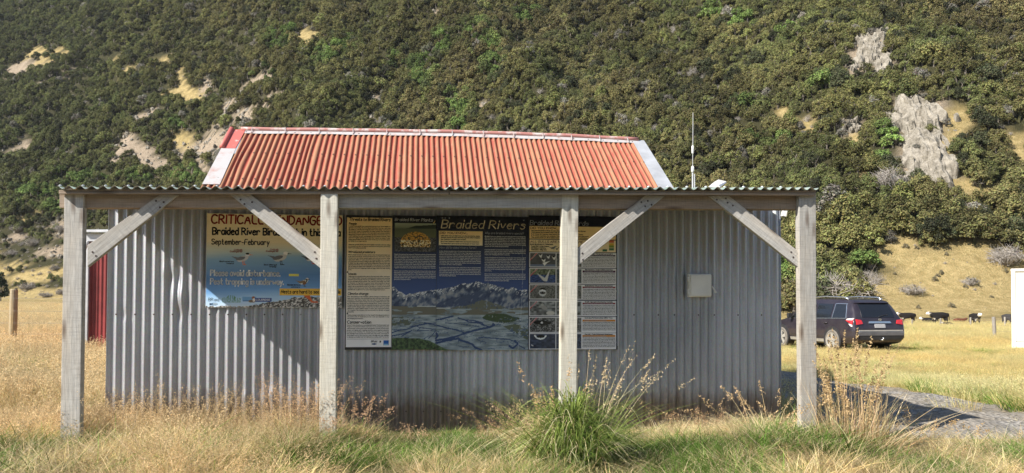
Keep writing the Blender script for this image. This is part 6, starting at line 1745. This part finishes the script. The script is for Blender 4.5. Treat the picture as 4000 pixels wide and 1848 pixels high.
for i in np.where(single)[0]:
    o = bpy.data.objects.new('bush', lone_proto[int(idx[i]) % 13]); COL.objects.link(o)
    o.location = (BX[i], BY[i], BZ[i] - 0.15); o.rotation_euler = tuple(rot[i]); o.scale = (scl[i],) * 3
    o.color = (*tint[i], 1)
    isb = bw[i, 0] > 0.4
    right = bpx[i] > 2000
    if isb: tag(o, 'rounded bright green bush among darker ones at the foot of the hill', 'bush', 'bright green bushes at the hill foot')
    elif right: tag(o, 'rounded dark olive bush low on the slope beyond the parked car and cattle', 'bush', 'olive bushes above the cattle paddock')
    else: tag(o, 'rounded dark olive bush low on the slope left of the shed', 'bush', 'olive bushes on the slope left of the shed')
k_ = ~single
nb = 120
qx = rng.uniform(45, 95, nb); qy = rng.uniform(104, 132, nb); qz = G(qx, qy); qpx, qpy = project(np.stack([qx, qy, qz], -1))
qk = (qpx > 3380) & (qpy > 950) & (qpy < 1210)
scatter('bank_scrub', np.stack([qx, qy, qz - 0.05], -1)[qk], np.zeros((int(qk.sum()), 3)), rng.uniform(0.10, 0.30, nb)[qk], np.where(rng.uniform(0, 1, nb) < 0.5, rng.integers(13, 16, nb), rng.integers(0, 9, nb))[qk], np.ones((int(qk.sum()), 3)) * np.array((0.24, 0.21, 0.13)), bush_coll)
ns = 60000
sx_ = rng.uniform(-210, 60, ns); sy_ = rng.uniform(120, 330, ns); sz_ = G(sx_, sy_); spx, spy = project(np.stack([sx_, sy_, sz_], -1))
sv = patch_value(spx, spy, ('scree',)); sk = (sv > 0.15) & (rng.uniform(0, 1, ns) < 0.55) & inview(spx, spy, 50)
scatter('scree', np.stack([sx_, sy_, sz_], -1)[sk], rng.uniform(0, 6, (ns, 3))[sk], (0.18 + 0.75 * rng.uniform(0, 1, ns) ** 3)[sk], rng.integers(16, 19, ns)[sk], np.ones((int(sk.sum()), 3)), bush_coll)
scatter('bush_cover', np.stack([BX, BY, BZ - 0.15], -1)[k_], rot[k_], scl[k_], idx[k_], tint[k_], bush_coll)

# single trees and shrubs that stand apart
def lone(name, label, cat, px, py, R, H, tint_, lobes=10, n=900, leaf=0.2, bare=False, twigs=120, group=None, Y=None, z0f=0.16):
    p = on_land(px, py) if Y is None else Vector((at(px, py, Y).x, Y, g1(at(px, py, Y).x, Y)))
    r = empty(name, p); tag(r, label, cat, group)
    if bare:
        mb = twig_mb(R, H, twigs); me = bpy.data.meshes.new('branches'); me.from_pydata(mb.v, [], mb.f); put('branches', me, M['twig'], r)
        if n:
            V, Q, C = crown_np(R, H * 0.9, 0, lobes, n, leaf); put('foliage', mesh_np('foliage', V, Q, C * np.array(tint_)), M['leaf'], r)
    else:
        V, Q, C = crown_np(R, H, H * z0f, lobes, n, leaf); put('crown', mesh_np('crown', V, Q, C * np.array(tint_)), M['leaf'], r)
        mb = limbs_np(H, R, 0.09 * R, 5); mb.build('trunk', M['bark'], r)
    return r
LS = 0.16
lone('grey_shrub', 'broad bare grey thorn shrub right behind the parked car', 'shrub', 3290, 1168, 5.2, 3.4, (0.17, 0.16, 0.14), bare=True, n=260, leaf=0.16, twigs=230)
lone('grey_shrub', 'grey leafless shrub on the slope under the largest rock face', 'shrub', 3470, 750, 3.6, 4.6, (0.15, 0.15, 0.14), bare=True, n=200, leaf=0.16, twigs=160)
lone('grey_shrub', 'small grey shrub on the golden bank behind the two leftmost cows', 'shrub', 3560, 1150, 2.0, 1.5, (0.16, 0.15, 0.12), bare=True, n=120, leaf=0.12, twigs=80)
lone('grey_shrub', 'lone low grey shrub high on the golden bank above the cow facing us', 'shrub', 3790, 1115, 1.4, 1.3, (0.12, 0.12, 0.10), bare=True, n=120, leaf=0.12, twigs=60)
lone('grey_shrub', 'grey scrubby shrub on the bank beside the white cabin', 'shrub', 3930, 1035, 3.0, 3.4, (0.16, 0.15, 0.14), bare=True, n=200, leaf=0.15, twigs=130)
lone('dead_tree', 'bleached dead tree standing in the bush above the aerial', 'tree', 2706, 318, 1.9, 4.6, (0.2, 0.2, 0.2), bare=True, n=0, twigs=70)
lone('dark_conifer', 'dark upright conifer at the left frame edge beside the fence post', 'tree', 2, 1178, 1.5, 6.6, (0.050, 0.066, 0.034), lobes=46, n=3600, leaf=0.16, z0f=0.0)
for (px, py, R, H) in [(235, 905, 2.6, 2.2), (130, 960, 3.0, 2.4), (300, 985, 2.4, 2.0), (70, 905, 2.8, 2.2), (215, 1055, 2.0, 1.6), (110, 1130, 3.0, 1.8), (250, 1150, 2.6, 1.5), (40, 1000, 2.6, 2.0), (290, 1085, 2.0, 1.6), (180, 1160, 2.2, 1.4)]:
    lone('grey_shrub', 'low grey leafless shrub on the thin golden slope behind the fence post', 'shrub', px, py, R, H, (0.15, 0.135, 0.115), bare=True, n=140, leaf=0.15, twigs=90, group='grey shrubs on the thin left slope')

# ------------------------------------------------------------------ grass
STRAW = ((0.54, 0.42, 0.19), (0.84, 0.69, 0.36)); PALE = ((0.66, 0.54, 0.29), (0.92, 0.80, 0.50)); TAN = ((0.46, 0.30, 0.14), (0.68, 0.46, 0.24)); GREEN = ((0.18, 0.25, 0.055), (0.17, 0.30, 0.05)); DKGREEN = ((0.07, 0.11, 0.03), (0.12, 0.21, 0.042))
YGREEN = ((0.20, 0.25, 0.065), (0.25, 0.33, 0.08))
gs = []
for k in range(4):   # 0-3 matted dry grass
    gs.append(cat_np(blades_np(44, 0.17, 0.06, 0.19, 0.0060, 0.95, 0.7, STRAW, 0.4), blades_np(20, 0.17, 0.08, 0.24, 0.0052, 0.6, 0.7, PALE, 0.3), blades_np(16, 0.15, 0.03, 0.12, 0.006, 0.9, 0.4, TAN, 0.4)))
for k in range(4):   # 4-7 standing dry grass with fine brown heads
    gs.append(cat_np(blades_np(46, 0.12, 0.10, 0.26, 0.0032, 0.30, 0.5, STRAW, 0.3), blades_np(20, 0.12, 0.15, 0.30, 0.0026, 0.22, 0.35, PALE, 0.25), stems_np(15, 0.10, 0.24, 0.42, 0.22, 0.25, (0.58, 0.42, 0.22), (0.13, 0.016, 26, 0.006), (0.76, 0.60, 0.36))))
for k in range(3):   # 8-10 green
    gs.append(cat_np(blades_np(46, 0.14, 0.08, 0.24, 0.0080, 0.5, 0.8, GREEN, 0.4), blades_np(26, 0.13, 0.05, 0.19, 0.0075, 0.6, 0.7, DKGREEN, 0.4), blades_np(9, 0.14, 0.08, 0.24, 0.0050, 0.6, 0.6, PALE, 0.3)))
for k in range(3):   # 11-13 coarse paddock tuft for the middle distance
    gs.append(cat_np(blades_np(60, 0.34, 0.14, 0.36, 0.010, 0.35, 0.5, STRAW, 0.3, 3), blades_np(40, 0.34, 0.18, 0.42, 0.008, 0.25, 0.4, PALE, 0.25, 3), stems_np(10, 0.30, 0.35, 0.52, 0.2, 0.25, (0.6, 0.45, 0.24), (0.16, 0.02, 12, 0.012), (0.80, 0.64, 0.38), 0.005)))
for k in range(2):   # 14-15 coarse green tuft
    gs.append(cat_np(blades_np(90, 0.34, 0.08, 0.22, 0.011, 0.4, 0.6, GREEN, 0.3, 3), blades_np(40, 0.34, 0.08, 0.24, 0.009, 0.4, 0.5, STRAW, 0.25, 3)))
grass_coll = source_collection('grass_source', [(mesh_np('tuft', *p), [M['blade_inst']]) for p in gs])

def footprint(x, y):
    """true where something stands or the ground is kept clear"""
    u = x * CU + y * SU; v = -x * SU + y * CU
    inshed = (u > uL + 0.02) & (u < uR - 0.02) & (v > VW - 0.01) & (v < VB)
    inhut = (x > xa - 0.1) & (x < xb) & (y > YH - 0.05) & (y < YH + 3.3)
    xl = 2.75 - 0.112 * (y - 6); xr = 5.95 - 0.080 * (y - 7) + np.where(y > 16, (y - 16) * 0.05, 0)
    intrack = (x > xl + 0.05 * np.sin(y * 5)) & (x < xr + 0.12 * np.sin(y * 3.7)) & (y > 6.1) & (y < 32)
    dx, dy = x - cx, y - cy; lx = dx * math.cos(-HEAD) - dy * math.sin(-HEAD); ly = dx * math.sin(-HEAD) + dy * math.cos(-HEAD)
    incar = (np.abs(lx) < 0.9) & (np.abs(ly) < 2.3)
    return inshed | inhut | (intrack & (rng.uniform(0, 1, len(np.atleast_1d(x))) > 0.008)) | incar
GREENP = [(150, 1520, 190, 60), (60, 1480, 120, 40), (1250, 1610, 190, 60), (1450, 1680, 230, 60), (1750, 1720, 260, 50), (1500, 1800, 240, 60), (2000, 1780, 260, 60), (2250, 1720, 260, 90), (2500, 1790, 260, 50), (3200, 1760, 260, 50), (3050, 1730, 120, 40), (3560, 1740, 80, 26), (650, 1700, 70, 20), (900, 1690, 60, 16), (330, 1760, 100, 18), (3600, 1545, 180, 26), (3850, 1590, 190, 24), (3400, 1500, 90, 22), (3560, 1372, 120, 18), (3850, 1380, 120, 12), (250, 1365, 90, 14), (2750, 1790, 120, 30), (820, 1770, 80, 24)]
def green_w(px, py):
    g = np.zeros(len(px))
    for (x, y, rx, ry) in GREENP: g = np.maximum(g, 1.3 - np.sqrt(((px - x) / rx) ** 2 + ((py - y) / ry) ** 2))
    return np.clip(g, 0, 1)
def sow(name, x, y, near):
    z = G(x, y); px, py = project(np.stack([x, y, z], -1))
    ok = ~footprint(x, y) & (px > -350) & (px < 4350)
    x, y, z, px, py = [a[ok] for a in (x, y, z, px, py)]
    n = len(x); gw = green_w(px, py); r = rng.uniform(0, 1, n); nzz = fbm(x * 1.1, y * 1.1, 91, 3)
    u = x * CU + y * SU; v = -x * SU + y * CU
    if near:
        isg = r < np.maximum(gw * 0.95, np.clip((fbm(x * 1.5, y * 1.5, 97, 3) - 0.46) * 5, 0, 0.75) * (v < 5.7))
        tallw = np.interp(px, [0, 900, 1250, 1420, 2450, 2650, 3000, 3300, 4000], [0.65, 0.75, 0.7, 0.06, 0.06, 0.4, 0.65, 0.5, 0.55]) * sstep(6.9, 5.7, v - 0.1) * np.where(v > 5.75, 1.0, np.where(v > 5.1, 0.55, 0.16))
        ist = ~isg & (rng.uniform(0, 1, n) < tallw * np.clip((nzz - 0.36) * 4.5, 0.05, 1))
        idx = np.where(isg, rng.integers(8, 11, n), np.where(ist, rng.integers(4, 8, n), rng.integers(0, 4, n)))
        scl = rng.uniform(0.65, 1.15, n) * np.where(ist, 0.60 + 0.35 * (px < 1300), 1.0)
        scl = scl * np.interp(px, [0, 1200, 1500, 2450, 2700, 4000], [1.0, 0.92, 0.75, 0.75, 0.9, 0.95]) * np.where(v > 5.9, np.interp(px, [0, 1250, 1450, 2500, 2700, 4000], [1, 1, 0.5, 0.5, 0.8, 0.8]), 1)
    else:
        gs_ = np.clip((fbm(x * 0.12, y * 0.35, 93, 3) - 0.52) * 4, 0, 0.55)
        isg = r < np.maximum(gw * 0.8, gs_ * sstep(-0.1, 0.25, x / y))
        idx = np.where(isg, rng.integers(14, 16, n), rng.integers(11, 14, n))
        mown = sstep(0.12, 0.3, x / y)
        scl = rng.uniform(0.7, 1.15, n) * (1.0 - 0.62 * mown * sstep(7, 12, y) * sstep(34, 24, y)) * np.where(isg, 1.3, 1) * (0.8 + 0.4 * nzz)
        mown_ = mown
    tint = np.ones((n, 3)) * rng.uniform(0.74, 1.12, (n, 1)) * (0.72 + 0.46 * nzz[:, None])
    tint = tint * (1 + (fbm(x * 0.5, y * 0.5, 95, 3)[:, None] - 0.5) * np.array((0.0, -0.25, -0.5)))
    if not near: tint = tint * (1 - mown_[:, None] * np.array((0.06, 0.0, 0.16)))
    if near: tint = tint * (0.34 + 1.18 * fbm(x * 4.2, y * 4.2, 99, 2))[:, None] * (0.86 + 0.3 * fbm(x * 1.3, y * 1.3, 101, 2))[:, None]
    rot = np.stack([rng.normal(0, 0.16, n), rng.normal(0, 0.16, n), rng.uniform(0, 6.28, n)], -1)
    return scatter(name, np.stack([x, y, z], -1), rot, scl, idx, tint, grass_coll)
n = 12500; x = rng.uniform(-5.6, 5.8, n); y = rng.uniform(3.5, 8.2, n); ok = np.abs(x) < 0.8 * y + 0.6
sow('near_grass', x[ok], y[ok], True)
yy = 7.2 * (34 / 7.2) ** rng.uniform(0, 1, 30000); xx = rng.uniform(-0.80, 0.80, 30000) * yy
vis_ = (xx / yy < -0.36) | (xx / yy > 0.26)
keep_ = vis_ & (rng.uniform(0, 1, 30000) < np.clip(yy / 22 + 0.35, 0, 1))
sow('paddock_grass', xx[keep_], yy[keep_], False)
yy = rng.uniform(34, 135, 26000); xx = rng.uniform(-0.80, 0.80, 26000) * yy
keep_ = ((xx / yy < -0.40) | (xx / yy > 0.30)) & (yy < foot(xx / yy) - 1)
sow('far_paddock_grass', xx[keep_], yy[keep_], False)

# clumps that stand apart
def clump(name, label, cat, px, py, parts, Y):
    p = at(px, py, Y); r = empty(name, (p.x, Y, g1(p.x, Y))); tag(r, label, cat)
    for nm, geo in parts: put(nm, mesh_np(nm, *geo), M['blade'], r)
    return r
YP = 5.42
clump('grass_tussock', 'big green grass tussock with pale seed stems at the foot of the third post', 'grass clump', 2225, 1640, [
    ('green_blades', cat_np(blades_np(1300, 0.22, 0.34, 0.70, 0.0085, 0.12, 0.28, YGREEN, 0.55, 8, drop=0.74, bias=(-0.1, -0.3), lift=0.42), blades_np(1500, 0.22, 0.28, 0.60, 0.0085, 0.16, 0.30, DKGREEN, 0.5, 7, drop=0.78, bias=(0.8, -0.1), lift=0.34), blades_np(260, 0.22, 0.40, 0.85, 0.0075, 0.45, 0.4, YGREEN, 0.45, 7, drop=0.3))),
    ('dry_blades', cat_np(blades_np(420, 0.26, 0.32, 0.66, 0.0070, 0.15, 0.34, PALE, 0.35, 8, drop=0.80, bias=(-0.3, -0.5), lift=0.32), blades_np(320, 0.34, 0.2, 0.5, 0.007, 0.3, 0.5, STRAW, 0.4, 6, drop=0.9, bias=(-0.2, -0.4)))),
    ('seed_stems', moved(stems_np(30, 0.16, 0.60, 0.88, 0.26, 0.24, (0.70, 0.58, 0.36), (0.15, 0.007, 20, 0.008), (0.72, 0.58, 0.36), 0.0045, 0.5, bias=(1.0, 0.2)), (0.16, 0, 0.08)))], YP - 0.22)
clump('grass_tussock', 'fluffy brown topped grass clump leaning on the left side of the third post', 'grass clump', 2100, 1680, [
    ('dry_blades', cat_np(blades_np(200, 0.13, 0.15, 0.36, 0.004, 0.35, 0.6, STRAW, 0.3, 5), blades_np(120, 0.13, 0.12, 0.3, 0.005, 0.5, 0.7, GREEN, 0.3, 5))),
    ('seed_stems', stems_np(70, 0.14, 0.30, 0.52, 0.22, 0.22, (0.56, 0.40, 0.22), (0.16, 0.026, 46, 0.0065), (0.68, 0.52, 0.31), 0.003))], YP - 0.1)
clump('grass_tussock', 'thin arching seed stems between the big tussock and the left panel shade', 'grass clump', 2170, 1600, [
    ('seed_stems', stems_np(13, 0.06, 0.55, 0.82, 0.10, 0.16, (0.72, 0.58, 0.34), (0.16, 0.012, 34, 0.010), (0.70, 0.50, 0.28), 0.004, 0.4))], YP + 0.02)
DULL_ = 0
DULL = ((0.36, 0.27, 0.14), (0.66, 0.52, 0.30))
clump('grass_tussock', 'dense straw tussock with tall upright heads right of the rightmost post', 'grass clump', 3325, 1660, [
    ('straw_blades', cat_np(blades_np(240, 0.24, 0.24, 0.66, 0.0070, 0.10, 0.20, DULL, 0.45, 6), blades_np(160, 0.28, 0.20, 0.56, 0.0062, 0.16, 0.35, PALE, 0.40, 6), blades_np(200, 0.32, 0.12, 0.34, 0.009, 0.6, 0.6, TAN, 0.45, 5), blades_np(150, 0.32, 0.25, 0.6, 0.007, 0.3, 0.5, DULL, 0.4, 7, drop=0.8), blades_np(60, 0.25, 0.3, 0.6, 0.007, 0.5, 0.4, DULL, 0.4, 6, bias=(1.2, 0)))),
    ('seed_stems', stems_np(60, 0.17, 0.55, 1.02, 0.06, 0.08, (0.60, 0.46, 0.25), (0.24, 0.009, 44, 0.011), (0.60, 0.45, 0.25), 0.0050))], 5.7)
clump('grass_tussock', 'reddish seeding grass clump in front of the sunlit iron by the second post', 'grass clump', 1175, 1620, [
    ('dry_blades', blades_np(220, 0.20, 0.14, 0.36, 0.004, 0.35, 0.5, STRAW, 0.3, 5)),
    ('seed_stems', stems_np(90, 0.20, 0.34, 0.60, 0.16, 0.2, (0.56, 0.38, 0.20), (0.18, 0.026, 48, 0.006), (0.66, 0.46, 0.28), 0.0028))], 5.55)
clump('grass_tussock', 'low green grass clump spreading left of the second post', 'grass clump', 1160, 1650, [
    ('green_blades', cat_np(blades_np(420, 0.22, 0.10, 0.26, 0.006, 0.6, 0.9, GREEN, 0.35, 5), blades_np(240, 0.20, 0.08, 0.2, 0.006, 0.6, 0.8, DKGREEN, 0.3, 5), blades_np(120, 0.24, 0.1, 0.26, 0.004, 0.6, 0.7, PALE, 0.3, 5)))], 5.2)
clump('grass_tussock', 'brown feathery seed heads leaning right of the second post', 'grass clump', 1345, 1640, [
    ('dry_blades', blades_np(70, 0.12, 0.12, 0.28, 0.004, 0.4, 0.6, STRAW, 0.3, 5)),
    ('seed_stems', moved(stems_np(26, 0.12, 0.30, 0.46, 0.45, 0.35, (0.60, 0.42, 0.24), (0.13, 0.022, 42, 0.008), (0.58, 0.38, 0.24), 0.0032, 0.6), (0.05, 0, 0)))], 5.5)
clump('grass_tussock', 'small bunch of brown seed heads against the shaded wall under the tall cream panel', 'grass clump', 1590, 1690, [
    ('seed_stems', stems_np(16, 0.07, 0.14, 0.26, 0.35, 0.3, (0.58, 0.42, 0.25), (0.10, 0.016, 36, 0.007), (0.62, 0.44, 0.28), 0.003, 0.5))], 5.95)
clump('grass_tussock', 'fluffy brown seed heads against the shaded wall under the widest panel', 'grass clump', 1970, 1680, [
    ('dry_blades', blades_np(60, 0.10, 0.10, 0.22, 0.004, 0.4, 0.6, PALE, 0.3, 5)),
    ('seed_stems', stems_np(34, 0.11, 0.20, 0.40, 0.30, 0.3, (0.58, 0.42, 0.25), (0.13, 0.022, 46, 0.0065), (0.56, 0.38, 0.22), 0.003, 0.5))], 5.75)
clump('grass_tussock', 'sparse bent straw stalks against the shaded wall under the meter box', 'grass clump', 2720, 1660, [
    ('seed_stems', cat_np(stems_np(22, 0.30, 0.22, 0.46, 0.4, 0.5, (0.62, 0.47, 0.27), (0.12, 0.012, 24, 0.008), (0.62, 0.45, 0.26), 0.0036, 0.5), stems_np(24, 0.28, 0.20, 0.36, 0.2, 0.2, (0.5, 0.36, 0.2), (0.12, 0.016, 30, 0.006), (0.45, 0.29, 0.17), 0.0026)))], 6.05)
clump('grass_tussock', 'leaning pale straw clump on the left side of the rightmost post', 'grass clump', 3000, 1650, [
    ('straw_blades', blades_np(220, 0.24, 0.12, 0.36, 0.005, 0.6, 0.6, PALE, 0.3, 5)),
    ('seed_stems', stems_np(20, 0.22, 0.26, 0.50, 0.5, 0.4, (0.66, 0.50, 0.28), (0.14, 0.012, 30, 0.010), (0.66, 0.49, 0.28), 0.004, 0.5))], 5.85)
clump('grass_tussock', 'few tall straw stems in front of the dark shadow on the gravel', 'grass clump', 3560, 1680, [
    ('dry_blades', blades_np(160, 0.45, 0.10, 0.26, 0.005, 0.4, 0.5, STRAW, 0.35, 5)),
    ('seed_stems', stems_np(22, 0.40, 0.22, 0.44, 0.5, 0.4, (0.60, 0.44, 0.22), (0.12, 0.014, 24, 0.010), (0.58, 0.41, 0.21), 0.004, 0.4))], 5.9)
for px in (640, 860, 1000):
    pass
clump('grass_tussock', 'band of feathery brown grass against the sunlit iron at the left corner', 'grass clump', 640, 1620, [
    ('dry_blades', moved(blades_np(360, 0.55, 0.14, 0.36, 0.0036, 0.3, 0.5, STRAW, 0.3, 5), (0, 0.1, 0))),
    ('seed_stems', stems_np(150, 0.60, 0.26, 0.52, 0.18, 0.2, (0.56, 0.39, 0.21), (0.15, 0.022, 40, 0.006), (0.68, 0.52, 0.31), 0.0026))], 5.75)
clump('grass_tussock', 'feathery brown grass against the sunlit iron midway to the second post', 'grass clump', 960, 1650, [
    ('dry_blades', blades_np(200, 0.35, 0.12, 0.30, 0.0036, 0.3, 0.5, STRAW, 0.3, 5)),
    ('seed_stems', stems_np(80, 0.38, 0.22, 0.42, 0.2, 0.2, (0.56, 0.39, 0.21), (0.14, 0.02, 36, 0.006), (0.68, 0.52, 0.31), 0.0026))], 5.95)

# stones half buried in the grass
def stone(label, px, py, Y, r, sq=(1, 0.8, 0.6)):
    bm = bmesh.new(); bmesh.ops.create_icosphere(bm, subdivisions=3, radius=1.0)
    sd = rng.uniform(0, 50)
    for v in bm.verts:
        c = v.co; k = 1 + 0.45 * (float(fbm(np.array([c.x * 1.3 + sd]), np.array([c.y * 1.3 + c.z * 1.7]), 3, 3)[0]) - 0.5) * 1.6
        v.co = Vector((c.x * sq[0], c.y * sq[1], c.z * sq[2])) * r * k
    me = bpy.data.meshes.new('stone'); bm.to_mesh(me); bm.free()
    o = put('stone', me, M['stone']); p = at(px, py, Y); o.location = (p.x, Y, g1(p.x, Y) + r * sq[2] * 0.35); o.rotation_euler = (0.2, -0.1, rng.uniform(0, 3))
    tag(o, label, 'stone')
def stone_mat():
    t = NT('pale grey stone'); v = t.coord('Object'); n = t.noise(v, 14, 7, 0.7)
    t.bsdf(t.ramp(n, [(0.3, (0.30, 0.29, 0.28)), (0.7, (0.58, 0.57, 0.56))]), 0.9, 0, t.bump(n, 0.6, 0.01), 0.2); return t.m
M['stone'] = stone_mat()
stone('pale grey stone at the foot of the rightmost post', 3050, 1700, 5.55, 0.075)
stone('flat pale stone in the grass under the straw tussock', 3490, 1705, 5.6, 0.075, (1.2, 0.8, 0.4))
stone('flat pale stone at the edge of the shadowed gravel', 3640, 1700, 5.7, 0.06, (1.2, 0.8, 0.4))
stone('small whitish stone in the green clump by the second post', 1180, 1690, 5.1, 0.035)

# ------------------------------------------------------------------ thin valley air
mb = MB(); mb.box((0, 215, 95), (1100, 720, 212))
hz = put('haze', mb.mesh('haze'), None); tag(hz, kind='stuff')
hm = bpy.data.materials.new('valley haze'); hm.use_nodes = True; ht = hm.node_tree; ht.nodes.clear()
ho = ht.nodes.new('ShaderNodeOutputMaterial'); hv = ht.nodes.new('ShaderNodeVolumePrincipled')
hv.inputs['Color'].default_value = (0.86, 0.92, 1.0, 1); hv.inputs['Density'].default_value = 0.00007; hv.inputs['Anisotropy'].default_value = 0.2
ht.links.new(hv.outputs[0], ho.inputs['Volume']); hz.data.materials.append(hm)
